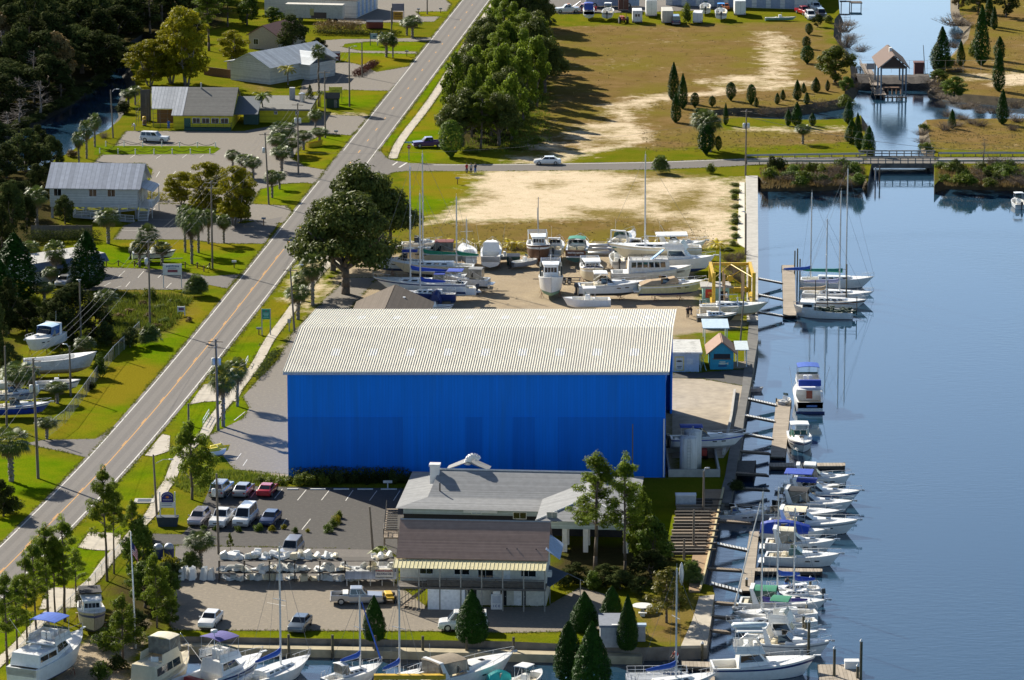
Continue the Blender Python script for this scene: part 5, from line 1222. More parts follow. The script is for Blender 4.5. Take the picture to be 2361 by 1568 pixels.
# ---- restaurant
def restaurant():
 r,W=site('restaurant','yellow restaurant with grey shingle and white ribbed metal roof',400,298,535,299)
 Y=r.location.y
 def zz(v,y):return ZY(v,Y+y)
 D1=9.0;ze=zz(266,-.4);zr=zz(202,D1);D=15
 xs=20/12.6
 mb=MB();mb.box(0,W,0,D,0,ze)
 for x in(0,W-.2):mb.xprism([(0,ze),(D,ze),(D1,zr-.05)],x,x+.2)
 mb.box(1.2,W,-.02,.0,0,.9)
 mb.build('wall',YELW,r)
 mb=MB();slab(mb,(xs+.2,-.5,ze-.1),(W+.3,-.5,ze-.1),(W+.3,D1,zr),(xs+.2,D1,zr));slab(mb,(xs+.2,D1,zr),(W+.3,D1,zr),(W+.3,D+.5,ze),(xs+.2,D+.5,ze));rf=mb.build('roof',SHDG,r)
 mb=MB();slab(mb,(-.3,-.55,ze-.08),(xs+.2,-.55,ze-.08),(xs+.2,D1,zr+.03),(-.3,D1,zr+.03));k=(zr-ze)/D1
 slab(mb,(-4.2,1.8,ze+k*1.9),(-.3,1.8,ze+k*1.9),(-.3,D1,zr+.03),(-5.1,D1,zr+.03));slab(mb,(-5.1,D1,zr),(xs+.2,D1,zr),(xs+.2,D,ze),(-4.2,D,ze))
 m2=mb.build('metal_roof',SEAM,r)
 mb=MB();mb.tube((4.2,D1-.4,zr-.3),(4.2,D1-.4,zr+1.0),.16);mb.build('flue',STEEL,rf)
 mb=MB()
 for x in(-4.0,-2.7,-1.3,-.2):mb.tube((x,1.9,0),(x,1.9,ze+k*1.7),.05)
 for z in(.9,1.7,2.6):mb.tube((-4,1.9,z),(-.2,1.9,z),.035)
 mb.box(-4.1,-.1,1.95,2.05,0,.75,1);mb.build('porch_screen',[RAILW,YELW],r)
 mb=MB();mb.box(-3.8,-.2,6,6.2,0,ze);mb.build('porch_back_wall',BROWNW,r)
 for i in range(4):window(r,3.6+i*1.75,4.9+i*1.75,1.2,2.1,0)
 door(r,2.0,3.2,.05,2.1,0,M('green_door',(.03,.10,.07),.6))
 mb=MB();mb.box(2.2,W-.1,-1.7,-.1,0,.5);railing(mb,[(2.3,-1.6,.5),(W,-1.6,.5),(W,-.1,.5)],.9,1.3,0,.03);mb.build('deck',M('dark_green_wood',(.03,.075,.06),.8),r)
 mb=MB()
 for x in(-7.3,-5.4):
  for y in(3,6,9.5):mb.tube((x,y,0),(x,y,zz(204,9.5)),.04)
 for z in(1.2,2.6,4.2):mb.tube((-7.3,3,z),(-5.4,3,z),.03);mb.tube((-7.3,3,z),(-7.3,9.5,z),.03)
 mb.box(-7.25,-5.45,9.4,9.5,0,zz(206,9.5)-.1,1);mb.build('screened_patio',[RAILW,M('screen_mesh',(.09,.08,.075),.8)],r)
 mb=MB();slab(mb,(W-.2,3,2.3),(W+4.5,3,2.3),(W+4.5,11,4.4),(W-.2,11,4.4));mb.build('entry_roof',M('dark_slate_roof',(.10,.12,.14),.7),r)
 mb=MB();mb.box(W+1.5,W+4.2,6,11,0,2.6);mb.build('entry_wall',M('dark_green_wall',(.04,.09,.08),.7),r)
 xa,xb=W+4.2,W+13.5;zt=zz(253,8.5)
 mb=MB();mb.box(xa,xb,8.5,24,0,zt);mb.build('wing_wall',YELW,r)
 mb=MB();mb.box(xa-.3,xb+.3,8.1,24.5,zt,zt+.3);wr=mb.build('wing_roof',SHDG,r)
 mb=MB();mb.box(xa+4.6,xa+5.6,19,20,zt+.2,zt+2.6);mb.build('chimney',BLKW,wr)
 mb=MB();mb.lathe([(.5,0),(.5,1.2),(.62,1.2),(.62,1.6),(.3,1.7)],(xa+7.2,17,zt+.3),10);mb.build('roof_fan',STEEL,wr)
 window(r,xa+2.8,xa+3.3,1.6,2.1,8.5);window(r,xa+6.8,xa+7.3,1.6,2.1,8.5)
 return r
restaurant()
def simple_house(name,label,u0,v0,u1,v1,D,h,rise,kind,wm,rm,wins=(),doors=(),ov=.4,extra=None):
 r,W=site(name,label,u0,v0,u1,v1)
 mb=MB();mb.box(0,W,0,D,0,h)
 if kind=='gx':
  for x in(0,W-.15):mb.xprism([(0,h),(D,h),(D/2,h+rise-.04)],x,x+.15)
 if kind=='gy':
  for y in(0,D-.15):mb.yprism([(0,h),(W,h),(W/2,h+rise-.04)],y,y+.15)
 mb.build('wall',wm,r)
 mb=MB()
 if kind=='gx':roof_gable_x(mb,0,W,0,D,h,h+rise,ov)
 elif kind=='gy':roof_gable_y(mb,0,W,0,D,h,h+rise,ov)
 elif kind=='hip':roof_hip(mb,0,W,0,D,h,h+rise,ov)
 else:mb.box(-ov,W+ov,-ov,D+ov,h,h+.25)
 mb.build('roof',rm,r)
 for q in wins:
  if q[0]=='f':window(r,*q[1:],0.0)
  else:window(r,*q[1:],W,'x',1)
 for q in doors:door(r,*q)
 return r,W
def whouse():
 a,W=simple_house('metal_house','white house with silver metal gable roofs below the brown roofed house',532,184,646,189,20,3.4,2.4,'gy',SIDING,METW)
 a.rotation_euler.z-=R(22)
 mb=MB();mb.box(-4.5,-.01,4,17,0,2.8);mb.build('side_wall',SIDING,a)
 mb=MB();slab(mb,(-5,3.6,2.7),(.0,3.6,3.6),(0,17.4,3.6),(-5,17.4,2.7));mb.build('lean_roof',METW,a)
 mb=MB();roof_gable_x(mb,W*.45,W+2.6,9,17,3.2,5.0,.4);mb.build('cross_roof',METW,a)
 mb=MB();mb.box(W-.1,W+2.5,9.2,16.8,0,3.2);mb.build('cross_wall',SIDING,a)
 mb=MB();mb.box(-8.5,-.6,1.5,1.62,0,1.7);mb.build('board_fence',BROWNW,a)
whouse()
b,_=simple_house('tan_house','small tan house with reddish brown gable roof',574,112,648,114,12,3.0,2.0,'gy',TANW,REDROOF,[('f',1.2,2.2,1.0,2.1)]);b.rotation_euler.z-=R(15)
b,W_=simple_house('warehouse','long low warehouse with grey brown roof at the top left',610,34,822,42,16,4.0,2.6,'gx',SIDING,M('grey_brown_roof',(.20,.165,.15),.9))
for i in range(5):
 mb=MB();mb.box(W_+.01,W_+.1,1+i*3,2.2+i*3,.2,3.4);mb.build('bay_door',M('pale_blue_paint',(.30,.42,.62),.6),b)
b,W_=simple_house('warehouse','long white building behind the parked trailers',1535,12,1862,22,22,4.6,.3,'flat',SIDING,FLATR)
for i in range(9):
 mb=MB();mb.box(1.5+i*3.2,3.6+i*3.2,-.06,-.01,.1,3.0);mb.build('bay_door',M('grey_blue_door',(.28,.33,.42),.6),b)
r,W_=site('container_trailer','long pale container trailer in front of the warehouse',658,50,790,53,'trailer')
mb=MB();mb.box(0,W_,0,2.6,.9,3.9);mb.build('box',M('dirty_white_box',(.55,.52,.46),.7,dirt=(.3,.26,.2,.6)),r)
mb=MB();mb.box(W_*.45,W_*.72,-.02,0,.95,2.2);mb.build('rust_panel',M('rusty_brown',(.12,.08,.06),.8),r)
mb=MB();mb.box(W_*.43,W_*.5,-.03,0,1.5,3.0);mb.build('yellow_panel',M('faded_yellow',(.5,.42,.15),.7),r)
for x in(2,3.4,W_-3,W_-1.6):
 mb=MB();mb.tube((x,.0,.5),(x,.35,.5),.5,None,12);mb.build('wheel',RUB,r)
def grey_house():
 r,W=site('raised_house','raised pale grey house with silver seamed roof and wheelchair ramp',116,503,318,506)
 Y=r.location.y
 def zz(v,y):return ZY(v,Y+y)
 ze=zz(430,-.4);D=10.0;zr=zz(376,D/2)
 mb=MB();mb.box(0,W,0,D,1.9,ze);mb.xprism([(0,ze),(D,ze),(D/2,zr-.05)],W-.15,W);mb.xprism([(0,ze),(D,ze),(D/2,zr-.05)],0,.15);mb.build('wall',SIDING,r)
 mb=MB()
 for x in np.linspace(.3,W-.3,6):
  for y in(.4,D-.4):mb=MB();mb.box(x-.2,x+.2,y-.2,y+.2,0,1.9);mb.build('pier',BLKW,r)
 mb=MB();roof_gable_x(mb,0,W,0,D,ze,zr,.6);mb.build('roof',SEAMD,r)
 s=S(503)
 for u in(126,208,251):window(r,(u-116)/s,(u+17-116)/s,zz(451,0),zz(433,0),0)
 window(r,1.5,2.5,2.9,4.0,W,'x',1);door(r,4.5,5.5,2.0,4.2,W,DOORW,'x',1)
 mb=MB();slab(mb,(W,1.2,ze-.2),(W+2.4,1.2,ze-1.0),(W+2.4,8,ze-1.0),(W,8,ze-.2));mb.build('porch_roof',SEAMD,r)
 mb=MB();mb.box(W,W+2.3,1,8,1.75,1.9)
 for x,y in((W+2.2,1.1),(W+2.2,7.9)):mb.box(x-.06,x+.06,y-.06,y+.06,0,ze-1)
 mb.build('porch',WPAINT,r)
 mb=MB()
 for i in range(9):mb.box(W+.3,W+1.9,1.0-.28*(i+1),1.0-.28*i,1.65-.2*i,1.72-.2*i)
 mb.build('stair',WPAINT,r)
 mb=MB();railing(mb,[(W+.3,1,1.9),(W+.3,-1.5,.1)],1.0,.9,.14,.05);railing(mb,[(W+1.9,1,1.9),(W+1.9,-1.5,.1)],1.0,.9,.14,.05);railing(mb,[(W+2.3,1.0,1.9),(W+2.3,8,1.9)],1,1.2,.2);mb.build('stair_railing',WHITE,r)
 mb=MB();mb.hexa([(4.3,-1.4,.65),(W,-1.4,1.75),(W,-.15,1.75),(4.3,-.15,.65)],[(4.3,-1.4,.8),(W,-1.4,1.9),(W,-.15,1.9),(4.3,-.15,.8)]);mb.hexa([(4.3,-2.7,.65),(W-.2,-2.7,-.02),(W-.2,-1.5,-.02),(4.3,-1.5,.65)],[(4.3,-2.7,.8),(W-.2,-2.7,.13),(W-.2,-1.5,.13),(4.3,-1.5,.8)]);mb.build('ramp',BLKW,r)
 mb=MB();railing(mb,[(4.3,-1.45,.8),(W,-1.45,1.9)],1.0,1.4,.16,.04);railing(mb,[(W-.2,-2.7,.13),(4.3,-2.7,.8),(4.3,-.3,.8)],1.0,1.4,.16,.04);mb.build('ramp_railing',WHITE,r)
grey_house()
def white_house():
 r,W=site('small_white_house','small white house with flat grey roof and blue slate skirt',20,640,76,655)
 D=13;h=2.9
 mb=MB();mb.box(0,W,0,D,0,h);mb.build('wall',SIDING,r)
 mb=MB();mb.box(-.2,W+.1,-.2,D+.2,h,h+.22);mb.build('roof',FLATR,r)
 mb=MB();slab(mb,(W+.05,-.4,h+.15),(W+1.1,-.4,h-.9),(W+1.1,D+.3,h-.9),(W+.05,D+.3,h+.15),.08);mb.build('slate_skirt',M('blue_slate',(.13,.16,.24),.7),r)
 window(r,1.2,2.0,.9,1.9,W,'x',1);window(r,7.5,8.6,.9,1.9,W,'x',1);door(r,4,4.9,.05,2.05,W,M('grey_door',(.2,.22,.26),.6),'x',1)
 for y in(3,9):
  mb=MB();mb.tube((W*.4,y,h+.2),(W*.4,y,h+.7),.08);mb.build('vent_pipe',STEEL,r)
white_house()
b,W_=simple_house('yard_office','boatyard office with brown corrugated gable roof behind the blue building',806,800,970,802,17,3.0,2.3,'gy',M('pale_green_wall',(.42,.48,.42),.7),SHBR2,ov=.6)
for x,y in((W_*.62,5),(W_*.66,12)):
 mb=MB();mb.box(x-.3,x+.3,y-.25,y+.25,4.2,4.75);mb.build('roof_vent',WHITE,b)
r,W_=simple_house('grey_hut','grey flat roofed hut with yellow framed fish poster',1545,858,1612,858,7.5,2.6,.2,'flat',M('grey_blue_wall',(.36,.42,.46),.7),M('patched_white_roof',(.50,.50,.47),.8,dirt=(.12,.11,.1,.8)))
mb=MB();mb.box(.6,1.9,-.06,-.01,.2,2.2);ps=mb.build('poster_frame',M('faded_yellow_frame',(.55,.44,.14),.6),r)
mb=MB();mb.box(.75,1.75,-.075,-.055,.35,2.05);mb.build('poster',M('pale_poster',(.45,.46,.40),.6),ps)
mb=MB();mb.ell((1.25,-.09,1.55),(.42,.02,.12),10,5);mb.box(.95,1.6,-.09,-.075,.75,.85);mb.box(1.0,1.5,-.09,-.075,.55,.65);mb.build('fish_mark',BLACK,ps)
mb=MB();mb.box(2.3,3.1,-.05,-.01,1.1,1.9);mb.build('notice_board',M('pale_notice',(.48,.50,.46),.6),r)
mb=MB();
for i in range(7):mb.tube((W_+.25,.4+i*1.0,0),(W_+.9,.4+i*1.0,2.3)if i%2 else(W_+.2,.4+i*1.0,2.3),.04,None,4)
mb.tube((W_+.2,.4,2.3),(W_+.2,6.4,2.3),.05);mb.tube((W_+1.0,.4,.1),(W_+.2,3.4,2.3),.05);mb.build('lattice_frame',M('pale_green_metal',(.40,.55,.50),.5),r)
r,W_=simple_house('bait_hut','turquoise bait hut with brown gable roof',1637,852,1691,852,5.2,2.5,1.35,'gy',TEAL,M('rusty_brown_roof',(.25,.14,.09),.8),ov=.45)
mb=MB();mb.box(.5,2.75,-.05,-.01,1.55,2.2);hw=mb.build('serving_hatch',DARKIN,r)
mb=MB();mb.box(.35,2.9,-.10,-.02,1.42,1.55);mb.build('counter',BROWNW,r)
mb=MB();mb.ell((1.7,-.03,.85),(.55,.03,.16),12,5);mb.add([(2.15,-.04,.85),(2.5,-.04,1.05),(2.5,-.04,.65)],[(0,1,2)]);mb.box(1.3,2.1,-.04,-.012,1.05,1.15);mb.build('fish_emblem',M('pale_yellow_paint',(.6,.6,.42),.6),r)
mb=MB();mb.box(1.1,2.3,-.04,-.012,.42,.6);mb.build('lettering',NAVY,r)
mb=MB();mb.box(W_-.0,W_+2.0,.6,4.2,-.02,.18);mb.build('deck',TEAK,r)
def canopy(label,u0,v0,u1,D,h,m,name='canopy'):
 r,W=site(name,label,u0,v0,u1,v0,'canopy')
 mb=MB();mb.hexa([(-.3,-.3,h-.1),(W+.3,-.3,h-.1),(W+.3,D+.3,h+.15),(-.3,D+.3,h+.15)],[(-.3,-.3,h),(W+.3,-.3,h),(W+.3,D+.3,h+.25),(-.3,D+.3,h+.25)]);mb.build('roof',m,r)
 for x in(0,W):
  for y in(0,D):
   mb=MB();mb.tube((x,y,0),(x,y,h),.07);mb.build('post',WPAINT,r)
 return r
canopy('white flat canopy beside the bait hut deck',1700,848,1721,4.0,2.6,M('canopy_pale',(.55,.62,.64),.5))
canopy('pale blue canopy on four posts behind the huts',1625,792,1676,4.5,2.3,M('canopy_blue',(.48,.60,.70),.5))
r,W_=simple_house('mint_hut','mint green hut with red sign beside the travel lift',1620,702,1681,702,3.2,2.5,.1,'flat',MINT,FLATR,[],[(2.6,3.5,.05,2.0,0,DARKIN)],ov=.3)
mb=MB();mb.box(.4,1.8,-.06,-.01,1.0,2.3);sg=mb.build('sign_board',REDS,r)
mb=MB();mb.ell((1.05,-.07,1.7),(.35,.02,.22),9,5);mb.box(.6,1.55,-.075,-.055,1.2,1.32);mb.build('sign_mark',M('sign_orange',(.7,.28,.05),.6),sg)
r,W_=simple_house('block_shed','low grey block shed at the basin corner',1384,1493,1440,1493,4.5,2.2,.1,'flat',BLKW,M('slate_flat_roof',(.17,.19,.23),.8),ov=.12)
mb=MB();mb.box(1.2,W_+.1,-.1,.3,2.2,2.5);mb.build('white_parapet',WPAINT,r)
r,W_=site('canvas_awning','dark slate canvas shelter at the right of the marina office',1268,1392,1338,1378,'awning')
mb=MB();slab(mb,(-.2,-.3,2.0),(W_*.55,-.3,3.1),(W_*.55,5.2,3.3),(-.2,5.2,2.2),.05);slab(mb,(W_*.55,-.3,3.1),(W_+.2,-.3,1.9),(W_+.2,5.2,2.1),(W_*.55,5.2,3.3),.05);mb.build('canvas',M('slate_canvas',(.09,.12,.17),.8),r)
for x in(0,W_):
 for y in(0,5):
  mb=MB();mb.tube((x,y,0),(x,y,2.1),.05);mb.build('post',STEEL,r)
r,W_=site('display_shed','white metal roofed shed with a red lettered marine sign',800,1352,908,1352,'shed')
Y_=r.location.y;z0=ZY(1336,Y_-.4);z1=ZY(1306,Y_+3.2)
mb=MB();slab(mb,(-.2,-.4,z0),(W_+.3,-.4,z0),(W_+.3,3.2,z1),(-.2,3.2,z1),.06);mb.build('roof',MW('ribbed_grey_white_roof',(.50,.51,.52),(.40,.41,.43),2.5,'X',.5,.1),r)
for i in range(5):
 for y in(0,3):
  mb=MB();mb.tube((i*W_/4,y,0),(i*W_/4,y,z0-.02 if y==0 else z1-.05),.05);mb.build('post',WPAINT,r)
def text(s,size,m,parent,loc,rot,name='lettering'):
 cu=bpy.data.curves.new(name,'FONT');cu.body=s;cu.size=size;cu.extrude=.006;cu.align_x='CENTER';cu.align_y='CENTER';cu.offset=size*.02
 tmp=bpy.data.objects.new('tmp',cu);COL.objects.link(tmp)
 dg=bpy.context.evaluated_depsgraph_get();me=bpy.data.meshes.new_from_object(tmp.evaluated_get(dg))
 bpy.data.objects.remove(tmp);me.materials.clear();me.materials.append(m)
 o=bpy.data.objects.new(name,me);COL.objects.link(o);o.parent=parent;o.location=loc;o.rotation_euler=rot
 return o
sl_=math.atan2(z1-z0,3.6)
mb=MB();slab(mb,(W_-2.1,-.1,z0+.20),(W_-.1,-.1,z0+.20),(W_-.1,2.2,z0+.2+2.3*math.tan(sl_)),(W_-2.1,2.2,z0+.2+2.3*math.tan(sl_)),.03);sb=mb.build('sign_board',M('cream_sign',(.66,.62,.52),.6),r)
text('HONDA',.52,M('sign_red',(.5,.02,.02),.6),sb,(W_-1.1,1.45,z0+.2+1.55*math.tan(sl_)+.05),(sl_,0,0))
text('MARINE',.46,M('sign_navy',(.03,.035,.12),.6),sb,(W_-1.1,.6,z0+.2+.7*math.tan(sl_)+.05),(sl_,0,0))
# ---- boathouse on the canal
def boathouse():
 a=P(2029,228,WZ);b=P(2090,228,WZ);W=b.x-a.x
 r=thing('boathouse','open boathouse with brown gable roof standing in the canal','boathouse',a)
 Y=a.y;D=14.0;ze=ZY(154,Y-.3)-WZ;zr=ZY(129,Y-.3)-WZ
 mb=MB();roof_gable_y(mb,0,W,0,D,ze,zr,.45);rf=mb.build('roof',M('boathouse_shingles',(.105,.06,.045),.85,var=.15),r)
 mb=MB();mb.yprism([(0,ze-.15),(W,ze-.15),(W/2,zr-.15)],.0,.1);mb.yprism([(0,ze-.15),(W,ze-.15),(W/2,zr-.15)],D-.1,D);mb.build('gable',M('dark_brown_boards',(.075,.045,.035),.85),r)
 mb=MB();mb.box(W*.42,W*.52,D*.42,D*.5,zr-.3,zr+.7);mb.build('cupola',WPAINT,rf)
 for x in(.15,W-.15):
  for y in(.2,D/2,D-.2):
   mb=MB();mb.tube((x,y,-1),(x,y,ze),.17,None,8);mb.build('post',M('grey_blue_post',(.16,.20,.24),.8),r)
 mb=MB();mb.box(0,W,.1,.3,ze-.45,ze-.2);mb.box(0,W,D-.3,D-.1,ze-.45,ze-.2);mb.build('beam',BROWNW,r)
 mb=MB();mb.box(.8,W-.6,4.2,5.0,1.4,1.6)
 for x in np.linspace(1,W-.8,5):mb.box(x,x+.2,4.1,4.9,.2,1.4)
 mb.build('cross_deck',M('red_brown_deck',(.22,.12,.07),.8),r)
 mb=MB();mb.box(.5,W,-1.2,-.9,.35,.55)
 for x in np.linspace(.6,W-.1,6):mb.tube((x,-1.05,-.8),(x,-1.05,.5),.1)
 mb.build('fender_rail',PILE,r)
 d=thing('canal_walkway','grey plank walkway along the boathouse','dock',P(2027,229,WZ))
 mb=MB();mb.box(-.9,1.4,0,9,.75,.9);mb.box(-.7,1.1,9,38,1.2,1.35)
 mb.build('deck',MW('grey_planks',(.30,.25,.21),(.14,.11,.09),3,'Y',.9,.12),d)
 mb=MB();railing(mb,[(-.8,0,.9),(-.8,9,.9),(-.7,38,1.35)],1.0,2.0,0,.05);mb.build('railing',TEAK,d)
 mb=MB()
 for y in(0,4,8,14,20,27,36):
  for x in(-.7,1.1):mb.tube((x,y,-.9),(x,y,.9),.1)
 mb.build('piling',PILE,d)
boathouse()
def weir():
 a=P(1978,206,WZ);b=P(2142,200,WZ)
 r=thing('weir','dark earth weir across the canal under the boathouse','weir',a);L=b.x-a.x
 mb=MB();n=14;rings=[]
 for i in range(n+1):
  x=L*i/n;h=1.9+.9*abs(i/n-.5)**2*4*.5+RNG.uniform(-.1,.1)
  rings.append([(x,-1.6,-1),(x,-.6,h*.6),(x,3.0,h),(x,6,h),(x,9,-1)])
 mb.loft(rings,closed=False,cap=False);mb.build('bank',M('dark_rubble',(.055,.045,.04),.95,var=.4,scale=2,bump=.8),r)
 f=thing('chain_link_fence','wire fence with a notice board on the weir','fence',P(1975,190,WZ))
 mb=MB();
 for i in range(9):mb.tube((i*3.6,3,1.5),(i*3.6,3,4.0),.035,None,4)
 mb.tube((0,3,4),(28.8,3,4),.025,None,4);mb.tube((0,3,2.4),(28.8,3,2.4),.02,None,4);mb.build('frame',STEEL,f)
 mb=MB();mb.box(2.2,4.1,2.9,2.95,2.2,3.4);mb.build('notice_board',GREYP,f)
 p=thing('block_pillar','dark red block pillar on the weir','pillar',P(2108,192,WZ))
 mb=MB();mb.box(0,1.9,0,2.2,0,3.9);mb.box(-.1,2.0,-.1,2.3,3.9,4.2);mb.build('masonry',M('dark_red_masonry',(.12,.05,.05),.9),p)
 tag(p,None);q=thing('canal_pole','leaning black pole right of the boathouse','pole',P(2133,174,WZ))
 mb=MB();mb.tube((0,0,0),(-.5,0,6.2),.09,.06);mb.build('shaft',PILE,q)
 e=thing('small_dock','little dark dock at the top of the canal','dock',P(1938,22,WZ))
 mb=MB();mb.box(0,2.4,2,3.2,1.4,1.6);mb.box(2.4,5,1,4,1.2,1.4)
 for x in(.3,2.2,2.6,4.8):mb.tube((x,2,-.5),(x,2,1.5),.1)
 mb.build('deck',PILE,e)
 mb=MB();railing(mb,[(0,2,1.6),(2.4,2,1.6)],1.0,1.2);mb.build('railing',PILE,e)
weir()
def bridge():
 a=P(1990,377.5);b=P(2162,377.5);L=b.x-a.x
 r=thing('road_bridge','low concrete road bridge over the canal mouth','bridge',(a.x,a.y,0));W=P(1990,361.5).y-a.y
 mb=MB();mb.box(-.5,L+.5,0,W,-.55,-.0);mb.box(-.3,L+.3,-.25,-.01,-.75,.12);mb.box(-.3,L+.3,W+.01,W+.25,-.75,.12);mb.build('deck',DCONC,r)
 mb=MB();mb.box(-.5,L+.5,.5,W-.5,.0,.03);mb.build('roadway',ASPHG,r)
 for y in(-.1,W+.1):
  mb=MB()
  for i in range(11):mb.box(L*i/10-.09,L*i/10+.09,y-.08,y+.08,.1,1.05)
  mb.box(-.3,L+.3,y-.06,y+.06,.95,1.15);mb.box(-.3,L+.3,y-.05,y+.05,.5,.65);mb.build('parapet',M('weathered_parapet',(.24,.235,.22),.9),r)
 mb=MB();mb.box(-.4,1.2,.3,W-.3,-4,-.56);mb.box(L-1.2,L+.4,.3,W-.3,-4,-.56);mb.build('abutment',DCONC,r)
 for k in range(2):
  q=thing('channel_post',['pale channel post under the bridge','dark channel post under the bridge'][k],'post',P(2018+10*k,424-4*k,WZ))
  mb=MB();mb.tube((0,0,-1),(0,0,2.9),.13);mb.build('shaft',[GREYP,PILE][k],q)
 for k,(u0,v0,u1,v1,lb)in enumerate([(1719,366,1992,362,'far guardrail left of the bridge'),(1722,379.5,1988,379,'near guardrail left of the bridge'),(2164,361,2460,360,'far guardrail right of the bridge'),(2164,379,2460,378,'near guardrail right of the bridge')]):
  p0,p1=P(u0,v0),P(u1,v1);g=thing('guardrail','grey steel '+lb,'guardrail',p0,math.atan2(p1.y-p0.y,p1.x-p0.x));GL=(p1-p0).length
  mb=MB();mb.box(0,GL,-.04,.04,.45,.78);mb.build('rail',M('galvanised_rail',(.32,.34,.36),.5,.4),g)
  mb=MB()
  for i in range(int(GL/2.2)+1):mb.box(i*2.2-.07,i*2.2+.07,.05,.2,0,.75)
  mb.build('post',PILE,g)
bridge()
# ------------------------------------------------------------------ vehicles
def panel(mb,q,a0=.08,a1=.92,b0=.1,b1=.9,off=.012,mi=0):
 """slightly proud panel inside the quad q = (bottom-left, bottom-right, top-right, top-left)"""
 q=[Vector(p)for p in q]
 def at(a,b):return q[0].lerp(q[1],a).lerp(q[3].lerp(q[2],a),b)
 n=(q[1]-q[0]).cross(q[3]-q[0]).normalized()
 p=[at(a0,b0),at(a1,b0),at(a1,b1),at(a0,b1)]
 mb.hexa([x-n*.02 for x in p],[x+n*off for x in p],mi)
def tb(x0,x1,w0,z0,xt0,xt1,w1,z1,w0b=None,w1b=None):
 """tapered box corners: bottom ring, top ring (x0 back, x1 front)"""
 w0b=w0 if w0b is None else w0b;w1b=w1 if w1b is None else w1b
 return[(x0,-w0,z0),(x1,-w0b,z0),(x1,w0b,z0),(x0,w0,z0)],[(xt0,-w1,z1),(xt1,-w1b,z1),(xt1,w1b,z1),(xt0,w1,z1)]
def side_quads(b,t):
 """right, left, front, back faces of a tapered box as outward quads"""
 return{'r':(b[0],b[1],t[1],t[0]),'l':(b[2],b[3],t[3],t[2]),'f':(b[1],b[2],t[2],t[1]),'b':(b[3],b[0],t[0],t[3])}
def MPAINT(name,c,metal=.0):return M('car_paint_'+name,c,.28,metal,var=.04,coat=.6)
TAILR=M('tail_lamp_red',(.35,.012,.01),.3)
HEADL=M('headlamp_glass',(.62,.63,.62),.15)
CHROME=M('bumper_grey',(.35,.35,.36),.35,.5)
RIM=M('wheel_rim',(.42,.43,.44),.35,.6)
def wheels(r,xs,y,rad,wd=.22):
 for x in xs:
  for s in(-1,1):
   mb=MB();mb.tube((x,s*(y-wd),rad),(x,s*y,rad),rad,None,14);w_=mb.build('wheel',RUB,r)
   mb=MB();mb.tube((x,s*(y-.02),rad),(x,s*(y+.012),rad),rad*.6,None,10);mb.build('rim',RIM,w_)
